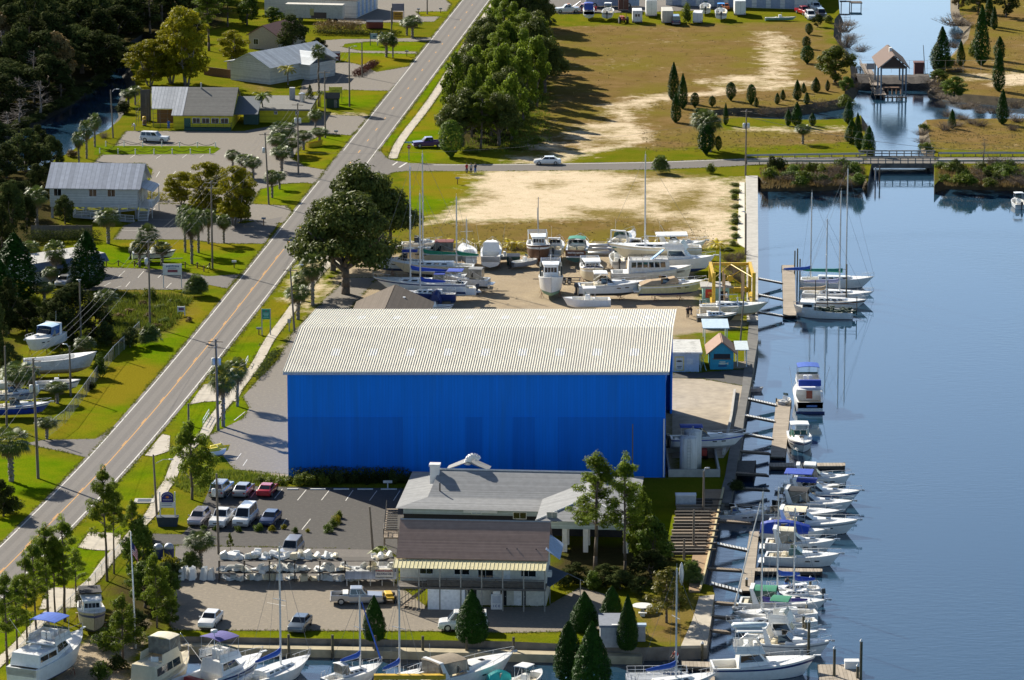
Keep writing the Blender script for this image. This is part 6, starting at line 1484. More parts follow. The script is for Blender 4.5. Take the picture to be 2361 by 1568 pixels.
def car(kind,label,paint,u,v,hd,group=None,name=None,lower=None):
 r=thing(name or{'sedan':'parked_car','coupe':'parked_car','wagon':'parked_car','suv':'parked_suv','pickup':'pickup_truck','van':'parked_van'}[kind],label,{'pickup':'pickup truck','van':'van','suv':'suv'}.get(kind,'car'),P(u,v)+Vector((0,0,.04)),R(hd),group)
 D={'sedan':(4.75,.90,.98,.76,[(-1.85,1.15),(-1.15,.45)],1.42),'coupe':(4.5,.88,.95,.72,[(-1.75,1.0),(-1.0,.25)],1.34),'wagon':(4.6,.89,.98,.80,[(-2.15,1.2),(-1.95,.45)],1.50),
 'suv':(5.3,.98,1.12,1.02,[(-2.55,1.05),(-2.40,.35)],1.86),'van':(5.3,.99,1.12,.98,[(-2.6,1.75),(-2.5,.95)],2.08),'pickup':(5.75,.98,1.12,1.02,[(-.85,1.2),(-.70,.55)],1.82)}[kind]
 L,w_,zb,zh,((gx0,gx1),(tx0,tx1)),H=D
 h=L/2
 rings=[]
 belt=lambda x:(zh+(zb-zh)*min(1,max(0,(h-x)/(h-gx1)))**.7)if x>gx1 else(zb if x>gx0 else zb-.03)
 xs=[-h,-h+.12,-h+.6,gx0,0 if gx0<0 else gx0+.3,gx1,(gx1+h)/2,h-.35,h-.08,h]
 if kind=='pickup':belt2=belt
 for i,x in enumerate(xs):
  k={0:.86,1:.96,len(xs)-1:.80,len(xs)-2:.93}.get(i,1.0);zt=belt(x)
  lo=.30 if i in(0,len(xs)-1)else .24
  if i==0:zt-=.10
  if i==len(xs)-1:zt-=.16
  a=w_*k
  rings.append([(x,-a*.92,lo),(x,a*.92,lo),(x,a,lo+.18),(x,a,zt-.16),(x,a*.93,zt),(x,-a*.93,zt),(x,-a,zt-.16),(x,-a,lo+.18)])
 mb=MB();mb.loft(rings)
 if kind=='pickup':
  mb.v=[];mb.f=[];mb.m=[]
  k0=[i for i,x in enumerate(xs)if x>=gx0-.01]
  mb.loft([rings[i]for i in k0])
  z1=zb;
  mb.box(-h,gx0+.02,-w_,-w_+.12,.45,z1);mb.box(-h,gx0+.02,w_-.12,w_,.45,z1);mb.box(-h,-h+.1,-w_+.12,w_-.12,.45,z1-.03);mb.box(-h+.1,gx0+.02,-w_+.12,w_-.12,.45,.62)
 mb.build('body',[paint],r,True if kind!='pickup' else False,.03)
 if lower:
  mb=MB();mb.box(-h+.1,h-.1,-w_-.006,w_+.006,.28,.62);mb.build('lower_trim',lower,r,False,.02)
 b,t=tb(gx0,gx1,w_*.90,zb-.04,tx0,tx1,w_*.74,H)
 mb=MB();mb.hexa(b,t);cab=mb.build('cabin',paint,r,False,.06)
 q=side_quads(b,t)
 mb=MB();panel(mb,q['f'],.07,.93,.10,.92);mb.build('windscreen',GLASS,r)
 mb=MB();panel(mb,q['b'],.08,.92,.16,.90);mb.build('rear_window',GLASS,r)
 n={'suv':3,'van':3,'wagon':3,'pickup':2}.get(kind,2)
 for s in('r','l'):
  mb=MB()
  for i in range(n):
   a0,a1=.06+.88*i/n,.06+.88*(i+1)/n-.035
   panel(mb,q[s],a0,a1,.16,.88)
  mb.build('side_window',GLASS,r)
 for s in(-1,1):
  mb=MB();mb.obox((h-.06,s*w_*.60,zh-.30),(.10,.42,.15));mb.build('headlight',HEADL,r,False,.02)
  mb=MB();mb.obox((-h+.03,s*w_*.72,zb-.28),(.08,.26,.20));mb.build('taillight',TAILR,r,False,.02)
  mb=MB();mb.obox((gx1-.25,s*(w_+.06),zb+.06),(.14,.18,.14));mb.build('mirror',paint,r,False,.03)
 mb=MB();mb.obox((h-.02,0,.44),(.16,w_*1.75,.20));mb.build('bumper',CHROME if kind in('pickup','van','suv')else paint,r,False,.04)
 mb=MB();mb.obox((-h+.02,0,.46),(.16,w_*1.75,.20));mb.build('bumper',CHROME if kind in('pickup','van','suv')else paint,r,False,.04)
 mb=MB();mb.obox((h-.005,0,zh-.32),(.06,w_*.75,.14));mb.build('grille',BLACK,r)
 wheels(r,(-h*.60,h*.62),w_+.01,.40 if kind in('pickup','suv','van')else .33)
 return r
PW=MPAINT('white',(.74,.74,.73));PS=MPAINT('silver',(.42,.42,.42),.5);PG=MPAINT('grey_blue',(.10,.125,.15),.3);PR=MPAINT('red',(.42,.015,.03));PN=MPAINT('navy',(.04,.06,.13),.3);PP=MPAINT('purple',(.07,.02,.16),.3);PD=MPAINT('maroon',(.12,.012,.015));PK=MPAINT('black',(.02,.02,.024));PLS=MPAINT('lavender_silver',(.36,.34,.38),.4)
car('suv','white full size suv by the rope fence at the restaurant',PW,357,327,-14)
car('pickup','dark purple pickup parked on the corner lawn',PP,988,339,192)
car('sedan','white sedan driving along the side road',PW,1262,379,180)
car('suv','pale silver suv with its back to us in the car park',PS,511,1140,79)
car('sedan','silver sedan with red rear lamps in the car park back row',PS,562,1140,79)
car('coupe','bright red coupe in the car park back row',PR,617,1139,79)
car('wagon','lavender silver hatchback at the left of the front row',PLS,459,1205,-101)
car('pickup','white pickup between hatchback and van in the front row',PW,513,1207,-101)
car('van','white passenger van in the front row',PW,566,1206,-101,None,None,PS)
car('sedan','dark blue car at the right end of the front row',PN,624,1206,-101)
car('suv','silver suv half hidden behind the parts rack',PS,672,1281,-100)
car('sedan','white sedan alone on the lower gravel lot',PW,486,1440,-101)
car('sedan','blue grey sedan on the lower gravel lot',PG,692,1450,-101)
rr_=car('pickup','silver pickup with white bed box beside the marina office',PS,823,1391,2)
mb=MB();mb.box(-1.55,-.95,-.85,.85,.95,1.3);mb.build('bed_box',WPAINT,rr_)
car('van','small white van half hidden behind the broad cypress',PW,1068,1452,180)
car('sedan','grey car mostly hidden by the sign lot cedar',PS,148,657,-100)
car('pickup','red pickup at the right end of the top vehicle row',PR,1853,33,-70)
car('suv','white suv parked by the canal at the top',PW,1869,44,-85)
car('suv','black suv parked by the canal at the top',PK,1893,40,-85)
car('pickup','white pickup behind the canal side suvs',PW,1880,24,-80)
car('suv','maroon suv at the end of the grove',PD,1245,34,-90)
car('van','dark blue van between camper and bush',PN,1558,56,90)
car('sedan','orange car behind the white outboard boat',MPAINT('orange',(.5,.13,.02)),1672,22,90)
car('pickup','red pickup beside the tow truck',PR,1346,28,175)
def tow():
 r=car('pickup','white tow truck with boom at the top of the field',PW,1309,29,186)
 mb=MB();mb.box(-2.7,-.9,-.9,.9,.95,1.15);mb.tube((-1,0,1.1),(-2.9,0,2.4),.12);mb.tube((-1.2,.4,1.0),(-2.2,.4,2.0),.06);mb.build('tow_boom',STEEL,r)
 mb=MB();mb.box(-.5,.1,-.5,.5,1.83,1.95);mb.build('light_bar',M('amber_lens',(.6,.2,.03),.3),r)
tow()
def bus():
 r=thing('tour_bus','long pale blue tour bus at the top edge','bus',P(1412,16),R(0));L=12.0
 mb=MB();mb.box(-L/2,L/2,-1.25,1.25,.35,3.4);mb.build('body',M('bus_paint',(.33,.44,.58),.35),r,False,.15)
 mb=MB();mb.box(-L/2+.5,L/2-.6,-1.27,-1.24,1.75,2.75);mb.build('side_window',GLASS,r)
 mb=MB();mb.box(L/2-.02,L/2+.02,-1.1,1.1,1.5,2.9);mb.build('windscreen',GLASS,r)
 wheels(r,(-L*.33,L*.30),1.27,.52,.3)
bus()
def boxtrailer(label,u,v,hd,L,W,H,m,win=False,name='box_trailer',cat='trailer'):
 r=thing(name,label,cat,P(u,v),R(hd))
 mb=MB();mb.box(-L/2,L/2,-W/2,W/2,.55,H);mb.build('box',m,r,False,.06)
 mb=MB();mb.box(-L/2-.03,-L/2,-W/2+.1,W/2-.1,.7,H-.15);mb.box(-L/2-.04,-L/2-.02,-.02,.02,.7,H-.15,1);d_=mb.build('rear_door',[m,GREYP],r)
 if win:
  for s in(-1,1):
   mb=MB();mb.box(-L/2-.05,-L/2-.02,s*.3-.18,s*.3+.18,H*.55,H*.75);mb.build('window',GLASS,r)
 mb=MB();mb.box(-L/2-.12,-L/2,-W/2,W/2,.42,.55);mb.build('bumper',GREYP,r)
 wheels(r,(-L*.12,L*.06),W/2+.02,.36)
 for s in(-1,1):
  mb=MB();mb.box(-L/2-.06,-L/2-.02,s*W*.4-.1,s*W*.4+.1,.58,.72);mb.build('taillight',TAILR,r)
BOXW=M('trailer_white',(.70,.70,.69),.5,var=.05,dirt=(.45,.42,.38,.3));BOXC=M('camper_cream',(.56,.53,.44),.5,dirt=(.35,.3,.22,.4))
boxtrailer('white box trailer with two small rear windows',1469,52,90,4.5,2.1,2.9,BOXW,True)
boxtrailer('tall white box truck behind the trailers',1501,36,90,7,2.35,3.9,BOXW,name='box_truck',cat='truck')
boxtrailer('cream camper with roof hatch seen from behind',1538,52,90,6.5,2.4,3.0,BOXC,False,'camper','camper')
boxtrailer('small white trailer right of the bush',1609,53,84,4.5,2.0,2.5,BOXW)
boxtrailer('large white trailer at the right of the trailer row',1705,34,90,6.5,2.4,3.5,BOXW)
boxtrailer('dark maroon truck behind the white box trailer',1437,24,90,5.5,2.2,3.3,M('dark_maroon_box',(.07,.02,.02),.5),name='box_truck',cat='truck')
def tractor():
 r=thing('farm_tractor','old orange red tractor among the trailers','tractor',P(1436,53),R(100))
 m=M('tractor_red',(.30,.05,.02),.6);
 mb=MB();mb.box(-.2,1.7,-.4,.4,.8,1.45);mb.build('hood',m,r,False,.08)
 mb=MB();mb.box(-1.0,-.2,-.55,.55,.7,1.1);mb.box(-.9,-.4,-.3,.3,1.1,1.5);mb.build('seat_deck',m,r)
 mb=MB();
 for s in(-1,1):mb.tube((-.9,s*.6,1.0),(-.9,s*.6,2.4),.04)
 mb.tube((-.9,-.6,2.4),(-.9,.6,2.4),.04);mb.build('roll_bar',BLACK,r)
 wheels(r,(-.7,),1.05,.75,.35);wheels(r,(1.4,),.75,.42,.22)
tractor()
def dumpster(label,u,v,m,hd=0,L=2.0,W=1.6,H=1.4):
 r=thing('dumpster',label,'dumpster',P(u,v),R(hd))
 mb=MB();mb.hexa([(-L/2,-W/2+.2,.15),(L/2,-W/2+.2,.15),(L/2,W/2,.15),(-L/2,W/2,.15)],[(-L/2,-W/2,H),(L/2,-W/2,H),(L/2,W/2,H+.2),(-L/2,W/2,H+.2)]);mb.box(-L/2-.06,L/2+.06,-W/2-.06,-W/2,H-.12,H);mb.build('bin',m,r)
 mb=MB();mb.hexa([(-L/2,-W/2,H+.01),(L/2,-W/2,H+.01),(L/2,W/2,H+.21),(-L/2,W/2,H+.21)],[(-L/2,-W/2,H+.06),(L/2,-W/2,H+.06),(L/2,W/2,H+.26),(-L/2,W/2,H+.26)]);mb.build('lid',BLACK,r)
 for s in(-1,1):
  mb=MB();mb.box(s*L*.51-.04,s*L*.51+.04,-.5,.4,.7,.9);mb.build('lift_pocket',m,r)
 return r
dumpster('maroon dumpster beside the grey lot',768,140,M('dumpster_maroon',(.14,.02,.03),.6),0,2.9,1.6,1.6)
dumpster('rusty red skip behind the hedge',864,66,M('dumpster_rust',(.22,.05,.04),.7),0,3.6,1.8,1.5)
d_=dumpster('dark green dumpster in the boatyard',1184,612,M('dumpster_green',(.012,.05,.035),.6),0,2.0,1.7,1.5)
for i,(u,v)in enumerate(((365,1272),(390,1271))):
 r=thing('recycling_bell',['dark blue domed bin left of its twin by the parts rack','dark blue domed bin right of its twin by the parts rack'][i],'bin',P(u,v+14))
 mb=MB();mb.lathe([(.55,0),(.6,.9),(.58,1.1)],n=14);mb.build('drum',NAVY,r)
 mb=MB();mb.lathe([(.6,1.1),(.52,1.4),(.3,1.62),(.02,1.7)],n=14);mb.build('dome',M('silver_lid',(.42,.45,.52),.4),r,True)
# ------------------------------------------------------------------ boats
def hull_shape(L,B,F,D,tr=.85,full=.45,sheer=.45,rake=.10,pw=2.2):
 def hb(t):
  if t<full:return B/2*(tr+(1-tr)*math.sin(t/full*pi/2))
  return B/2*max(.015,1-((t-full)/(1-full))**pw)
 def zs(t):return F*(1+sheer*t**2.2)
 return hb,zs
def build_hull(r,L,B,F,D,top,bot,stripe=None,tr=.85,full=.45,sheer=.45,rake=.10,pw=2.2,wl=.05,name='hull',stripe_z=(.72,.86)):
 hb,zs=hull_shape(L,B,F,D,tr,full,sheer,rake,pw);n=14;rings=[]
 for i in range(n+1):
  t=i/n;b=hb(t);z=zs(t);zk=-D*(1-max(0,(t-.62)/.38)**2.0)+wl*0
  if t>.98:zk=-.02
  zw=wl
  fl=1-.16*t-.04
  def X(zz):return-L/2+L*t-rake*L*(t**3)*(1-max(0,min(1,(zz+.0)/max(z,.1))))
  half=[(b,z),(b*(1-.02),z*stripe_z[1]+0),(b*(1-.05),z*stripe_z[0]),(b*fl,zw),(b*fl*.80,-D*.42 if zk<-D*.42 else zk*.6),(0,zk)]
  ring=[(X(zz),y,zz)for y,zz in half]+[(X(zz),-y,zz)for y,zz in reversed(half[:-1])]
  rings.append(ring)
 mb=MB();m=len(rings[0])
 vs=[p for rg in rings for p in rg];mb.v=vs
 mat_of=[0,1,0,2,2,2,2,0,1,0]
 for j in range(n):
  for i in range(m-1):
   mb.f.append((j*m+i,(j+1)*m+i,(j+1)*m+i+1,j*m+i+1));mb.m.append(mat_of[i])
 mb.f.append(tuple(range(m)));mb.m.append(0)
 o=mb.build(name,[top,stripe or top,bot],r)
 o.data.polygons.foreach_set('use_smooth',[len(p.vertices)==4 for p in o.data.polygons])
 return hb,zs
def deck_mesh(r,L,hb,zs,tc,m,floor=.7,m2=None,side=.28,t0=.0,camber=.06):
 """foredeck from tc to the bow, side decks, and an open well behind it"""
 mb=MB();n=10
 ts=[tc+(1-tc)*i/n for i in range(n+1)]
 for a,b in zip(ts[:-1],ts[1:]):
  for s in(-1,1):
   pa,pb=(-L/2+L*a,s*hb(a),zs(a)-.02),(-L/2+L*b,s*hb(b),zs(b)-.02)
   ca,cb=(-L/2+L*a,0,zs(a)-.02+camber),(-L/2+L*b,0,zs(b)-.02+camber)
   mb.add([ca,pa,pb,cb]if s<0 else[ca,cb,pb,pa],[(0,1,2,3)])
 if tc>0.02:
  ts=[t0+(tc-t0)*i/6 for i in range(7)]
  for a,b in zip(ts[:-1],ts[1:]):
   for s in(-1,1):
    xa,xb=-L/2+L*a,-L/2+L*b;ya,yb=hb(a),hb(b);za,zb=zs(a)-.02,zs(b)-.02
    mb.add([(xa,s*ya,za),(xb,s*yb,zb),(xb,s*(yb-side),zb),(xa,s*(ya-side),za)],[(0,1,2,3)if s<0 else(3,2,1,0)])
    mb.add([(xa,s*(ya-side),za),(xb,s*(yb-side),zb),(xb,s*(yb-side),zb-floor),(xa,s*(ya-side),za-floor)],[(0,1,2,3)if s<0 else(3,2,1,0)])
   mb.add([(xa,-ya+side,za-floor),(xb,-yb+side,zb-floor),(xb,yb-side,zb-floor),(xa,ya-side,za-floor)],[(0,1,2,3)],1)
  x=-L/2+L*tc;y=hb(tc)-side;z=zs(tc)-.02
  mb.add([(x,-y,z-floor),(x,y,z-floor),(x,y,z),(x,-y,z)],[(3,2,1,0)])
  x=-L/2+L*t0;y=hb(t0);z=zs(t0)-.02
  mb.box(x,x+.25,-y+.05,y-.05,z-floor,z)
 return mb.build('deck',[m,m2 or m],r)
def bow_rail(r,L,hb,zs,t0=.5,h=.55,m=STEEL):
 mb=MB();pts=[]
 n=7
 for s in(-1,1):
  line=[]
  for i in range(n+1):
   t=t0+(1.0-t0)*i/n;p=Vector((-L/2+L*t*.998,s*max(.05,hb(t)-.06),zs(t)))
   q=p+Vector((.06,0,h*(.55+.45*i/n)));line.append(q)
   if i%2==1:mb.tube(p,q,.018,None,4)
  mb.path(line,.022,4);pts.append(line[-1])
 mb.tube(pts[0],pts[1],.022,None,4)
 return mb.build('bow_rail',m,r)
def house(r,name,x0,x1,w0,w1,z0,z1,fs=.5,bs=.1,ins=.12,m=WHITE,win=None,gl=GLASS,bev=.06,wf=None):
 b,t=tb(x0,x1,w0,z0,x0+bs,x1-fs,w0-ins,z1,w1,max(.1,w1-ins))
 mb=MB();mb.hexa(b,t);o=mb.build(name,m,r,False,bev)
 q=side_quads(b,t)
 if win:
  n,lo,hi=win
  for s in('r','l'):
   for i in range(n):
    a0,a1=.07+.86*i/n,.07+.86*(i+1)/n-.03
    mb=MB();panel(mb,q[s],a0,a1,lo,hi,.015);mb.build('window',gl,o)
  nf=wf if wf is not None else 3
  for i in range(nf):
   mb=MB();panel(mb,q['f'],.06+.88*i/nf,.06+.88*(i+1)/nf-.03,lo,hi,.015);mb.build('window',gl,o)
 return o,b,t
def top_cover(r,x0,x1,w_,z,m,name='canopy',legs=True,th=.06,arch=.12,zl=None,lm=STEEL,closed=None):
 """soft or hard top on legs; closed adds vinyl curtains of that material"""
 mb=MB();n=6;rings=[]
 for i in range(n+1):
  y=-w_+2*w_*i/n;k=arch*(1-(i/n*2-1)**2)
  rings.append([(x0,y,z+k-.03),(x1,y,z+k-.06),(x1-.05,y,z+k-.06+th),(x0+.05,y,z+k-.03+th)])
 mb.loft(rings);o=mb.build(name,m,r)
 if legs:
  zl=z-1.7 if zl is None else zl
  for s in(-1,1):
   mb=MB()
   for x in(x0+.15,x1-.15):mb.tube((x,s*w_*.95,zl),(x,s*w_*.95,z+.02),.025,None,5)
   mb.tube((x0+.15,s*w_*.95,zl+.2),(x1-.15,s*w_*.95,z),.02,None,4)
   mb.build('canopy_frame',lm,r)
 if closed:
  mb=MB()
  for s in(-1,1):mb.add([(x0+.1,s*w_*.96,zl),(x1+.3,s*w_*.96,zl),(x1-.05,s*w_*.96,z),(x0+.08,s*w_*.96,z)],[(0,1,2,3)])
  mb.add([(x0+.1,-w_*.96,zl),(x0+.1,w_*.96,zl),(x0+.08,w_*.96,z),(x0+.08,-w_*.96,z)],[(0,1,2,3)])
  mb.build('curtain',closed,r)
 return o
def outboard(r,x,y,z,m=BLACK,n=1,gap=.7):
 for i in range(n):
  yy=y+(i-(n-1)/2)*gap
  mb=MB();mb.hexa([(x-.45,yy-.2,z+.3),(x+.12,yy-.17,z+.3),(x+.12,yy+.17,z+.3),(x-.45,yy+.2,z+.3)],[(x-.40,yy-.14,z+.85),(x+.02,yy-.12,z+.8),(x+.02,yy+.12,z+.8),(x-.40,yy+.14,z+.85)]);mb.box(x-.28,x-.02,yy-.07,yy+.07,z-.75,z+.32);mb.box(x-.5,x+.05,yy-.13,yy+.13,z-.55,z-.5);mb.tube((x-.45,yy,z-.72),(x+.02,yy,z-.72),.09)
  mb.build('outboard_motor',m,r,False,.03)
def mast_rig(r,x,h,z0,boom=3.6,cover=CBLUE,L=9,zb=1.0,sp=.55,m=ALU,furl=None,bow=(4.4,1.2),stern=(-4.4,1.0),boomz=None,hull_w=1.2):
 mb=MB();mb.tube((x,0,z0-.3),(x,0,z0+h),.115,.085,8);mb.tube((x-.05,-.9,z0+h*sp),(x-.05,.9,z0+h*sp),.035,None,4);mb.tube((x,0,z0+h),(x,0,z0+h+.5),.02,None,3)
 ms=mb.build('mast',m,r)
 mb=MB()
 mb.tube((bow[0],0,bow[1]),(x+.05,0,z0+h*.98),.018 if not furl else .02,None,4);mb.tube((stern[0],0,stern[1]),(x-.05,0,z0+h),.016,None,3)
 for s in(-1,1):mb.tube((x-.1,s*hull_w,z0-.1),(x-.05,s*.9,z0+h*sp),.014,None,3);mb.tube((x-.05,s*.9,z0+h*sp),(x,0,z0+h*.97),.014,None,3)
 mb.build('rigging',M('wire_rigging',(.20,.20,.21),.5),r)
 if furl:
  a,b=Vector((bow[0],0,bow[1])),Vector((x+.05,0,z0+h*.98));mb=MB();mb.tube(a.lerp(b,.05),a.lerp(b,.93),.10,.05,6);mb.build('furled_jib',furl,r)
 if boom:
  bz=z0+(1.0 if boomz is None else boomz)
  mb=MB();mb.tube((x-.1,0,bz),(x-boom,0,bz-.05),.06,None,6);bo=mb.build('boom',m,r)
  if cover:
   mb=MB();mb.loft([[(x-.02-boom*t,k*math.cos(a_)*.9,bz+.16+hh*.6+k*math.sin(a_)*1.5)for a_ in np.linspace(0,2*pi,8,endpoint=False)]for t,k,hh in((0,.10,.9),(.04,.20,.45),(.2,.20,.15),(.5,.17,.05),(.8,.13,0),(.98,.07,0))]);mb.build('sail_cover',cover,bo,True)
 return ms
class Boat:
 pass
def place(label,bow,stern,z=None,name='motor_boat',cat='boat',group=None,L=None,land=False,dz=0.0,L0=None):
 zz=(0 if land else WZ)if z is None else z
 a,b=P(*stern,zz),P(*bow,zz);d=b-a
 c=(a+b)/2;r=thing(name,label,cat,(c.x,c.y,zz+dz),math.atan2(d.y,d.x),group)
 return r,(L or d.length)
def place_h(label,u,v,hd,z=None,name='motor_boat',cat='boat',group=None,land=False,dz=0.0):
 zz=(0 if land else WZ)if z is None else z
 p=P(u,v,zz);return thing(name,label,cat,(p.x,p.y,zz+dz),R(hd),group)
def cruiser(r,L,B,F=1.0,D=.55,hull=WHITE,bottom=AFBLK,stripe=None,deck=WHITE,canvas=None,closed=None,arch=True,hard=False,tc=.42,rail=True,plat=True,glass=GLASS,motors=0,cockpit=CREAM,covered=None,stripe_z=(.72,.86),hatch=True,ports=True):
 """express cruiser: raised foredeck, wrap windscreen, open cockpit, optional top"""
 hb,zs=build_hull(r,L,B,F,D,hull,bottom,stripe,.88,.42,.42,.14,2.4,stripe_z=stripe_z)
 deck_mesh(r,L,hb,zs,tc,deck,.65,cockpit,.30)
 X=lambda t:-L/2+L*t
 o,b,t=house(r,'foredeck_trunk',X(tc)-.1,X(.86),hb(tc)*.80,hb(.86)*.55,zs(tc)-.05,zs(tc)+.42,L*.16,.05,.25,deck,None,bev=.10)
 w0=hb(tc)*.86;z0=zs(tc)+.30
 b2,t2=tb(X(tc)-L*.10,X(tc)+L*.13,w0,z0-.3,X(tc)-L*.10,X(tc)-.02,w0*.86,z0+.62,w0*.62,w0*.6)
 q=side_quads(b2,t2);mb=MB()
 for s in('r','l'):panel(mb,q[s],.02,.98,.15,.97,.01)
 panel(mb,q['f'],.02,.49,.15,.97,.01);panel(mb,q['f'],.51,.98,.15,.97,.01)
 mb.build('windscreen',glass,r)
 mb=MB();mb.path([t2[0],t2[1],t2[2],t2[3]],.03,4);mb.build('windscreen_frame',STEEL,r)
 mb=MB();xs=X(tc)-L*.14
 mb.box(xs-.5,xs,-w0*.75,-.1,zs(.3)-.65,zs(.3)+.15);mb.box(xs-.5,xs,.15,w0*.8,zs(.3)-.65,zs(.3)+.15);mb.box(X(.05),X(.05)+.5,-w0*.8,w0*.8,zs(.1)-.65,zs(.1)-.15);mb.build('seat',cockpit,r,False,.06)
 if ports:
  for s in(-1,1):
   mb=MB()
   for tt in(.58,.70):
    p=Vector((X(tt),s*(hb(tt)*.965),zs(tt)*.60));mb.obox(p,(.55,.05,.13),-s*math.atan2(hb(tt-.05)-hb(tt+.05),.1*L)*1.0)
   mb.build('porthole',GLASS,r)
 if hatch:
  mb=MB();mb.obox((X(.66),0,zs(tc)+.45),(.55,.55,.05),0,ry=.06);mb.build('deck_hatch',GLASS,r)
 if arch:
  mb=MB();xa=X(.20);ww=hb(.2)*.92;zt=zs(.2)+1.55
  for s in(-1,1):mb.hexa([(xa-.35,s*ww-.06,zs(.2)-.05),(xa+.35,s*ww-.06,zs(.2)-.05),(xa+.35,s*ww+.06,zs(.2)-.05),(xa-.35,s*ww+.06,zs(.2)-.05)],[(xa-.75,s*ww*.82-.05,zt),(xa-.35,s*ww*.82-.05,zt),(xa-.35,s*ww*.82+.05,zt),(xa-.75,s*ww*.82+.05,zt)])
  mb.box(xa-.78,xa-.32,-ww*.86,ww*.86,zt-.05,zt+.10);ao=mb.build('radar_arch',deck,r,False,.03)
  mb=MB();mb.tube((xa-.55,.4,zt),(xa-.7,.4,zt+1.8),.018,None,3);mb.build('antenna',WHITE,ao)
 if canvas:top_cover(r,X(.12)if not hard else X(.22),X(tc)+.05,w0*.88,z0+1.10 if not hard else z0+1.25,canvas,'canopy' if not hard else 'hardtop',True,.06 if not hard else .14,.14 if not hard else .05,z0-.2,STEEL,closed)
 if covered:
  mb=MB();rings=[]
  for i in range(9):
   tt=-.0+.74*i/8;x=X(tt);w_=hb(tt)*1.03;zc=zs(tt)+.35+.75*math.sin(pi*min(1,.15+tt*1.1))
   rings.append([(x,-w_,zs(tt)-.22),(x,-w_*.98,zs(tt)+.03),(x,-w_*.45,zc),(x,0,zc+.16),(x,w_*.45,zc),(x,w_*.98,zs(tt)+.03),(x,w_,zs(tt)-.22)])
  mb.loft(rings,closed=False,cap=True);mb.build('tarp',covered,r)
 if rail:bow_rail(r,L,hb,zs,.45)
 mb=MB();mb.obox((L/2+.1,0,zs(1)+.05),(.7,.22,.08));mb.obox((L/2+.25,0,zs(1)+.0),(.35,.10,.25));mb.build('anchor_roller',STEEL,r)
 if plat:
  mb=MB();mb.box(-L/2-.75,-L/2+.02,-hb(0)*.9,hb(0)*.9,.25,.36);mb.build('swim_platform',deck,r,False,.03)
 if motors:outboard(r,-L/2-.12,0,.5,BLACK,motors)
 return hb,zs
def sportfish(r,L,B,F=1.25,D=.7,hull=WHITE,bottom=AFBLUE,stripe=None,fly=True,top=None,canvas=None,rail=True,win=GLASS,tower=False,tc=.36):
 """convertible: cabin with raked windows, flying bridge, aft cockpit"""
 hb,zs=build_hull(r,L,B,F,D,hull,bottom,stripe,.88,.45,.55,.12,2.3)
 deck_mesh(r,L,hb,zs,tc,WHITE,.8,CREAM,.30)
 X=lambda t:-L/2+L*t
 z0=zs(tc)-.05
 house(r,'trunk',X(.6),X(.88),hb(.6)*.72,hb(.88)*.45,z0,z0+.45,L*.10,.05,.2,WHITE,None,bev=.1)
 o,b,t=house(r,'saloon',X(tc)-.1,X(tc+.32),hb(tc)*.86,hb(.68)*.66,z0,z0+1.45,L*.12,.15,.22,WHITE,(1,.38,.86),win,wf=2)
 ztop=z0+1.45
 x0,x1=X(tc)-.35,X(tc+.30)-L*.05;ww=hb(tc)*.78
 if fly:
  mb=MB()
  b2,t2=tb(x0,x1,ww,ztop,x0+.1,x1-.45,ww*.95,ztop+.85)
  q=side_quads(b2,t2)
  for k in('r','l','f'):
   panel(mb,q[k],0,1,0,1,.03)
  fb=mb.build('flybridge',WHITE,r)
  mb=MB();panel(mb,[Vector(p)+Vector((0,0,.0))for p in(t2[1],t2[2],(t2[2][0]-.25,t2[2][1],t2[2][2]+.35),(t2[1][0]-.25,t2[1][1],t2[1][2]+.35))],.02,.98,.05,.95,.01);mb.build('wind_deflector',M('tinted_perspex',(.05,.09,.10),.1),fb)
  mb=MB();mb.box(x0+1.0,x0+1.5,-.6,-.05,ztop+.02,ztop+1.0);mb.box(x0+1.0,x0+1.5,.1,.65,ztop+.02,ztop+1.0);mb.box(x1-1.1,x1-.7,-.5,.5,ztop,ztop+.95);mb.build('helm_seat',WHITE,fb,False,.05)
  mb=MB();railing(mb,[(x1-.6,-ww,ztop),(x0,-ww,ztop),(x0,ww,ztop),(x1-.6,ww,ztop)],.95,.9,0,.02);mb.build('bridge_rail',STEEL,fb)
 if top or canvas:top_cover(r,x0+.1,x1-.2,ww*.95,ztop+2.35,top or canvas,'hardtop' if top else 'canopy',True,.16 if top else .05,.04 if top else .14,ztop+.3)
 if rail:bow_rail(r,L,hb,zs,.5,.6)
 mb=MB();
 for s in(-1,1):mb.tube((X(.45),s*hb(.45),zs(.45)),(X(.2),s*hb(.4)*1.35,zs(.4)+4.2),.025,None,4)
 mb.build('outrigger',ALU,r)
 mb=MB();mb.obox((L/2+.15,0,zs(1)+.05),(.8,.26,.1));mb.build('anchor_pulpit',WHITE,r)
 return hb,zs,ztop
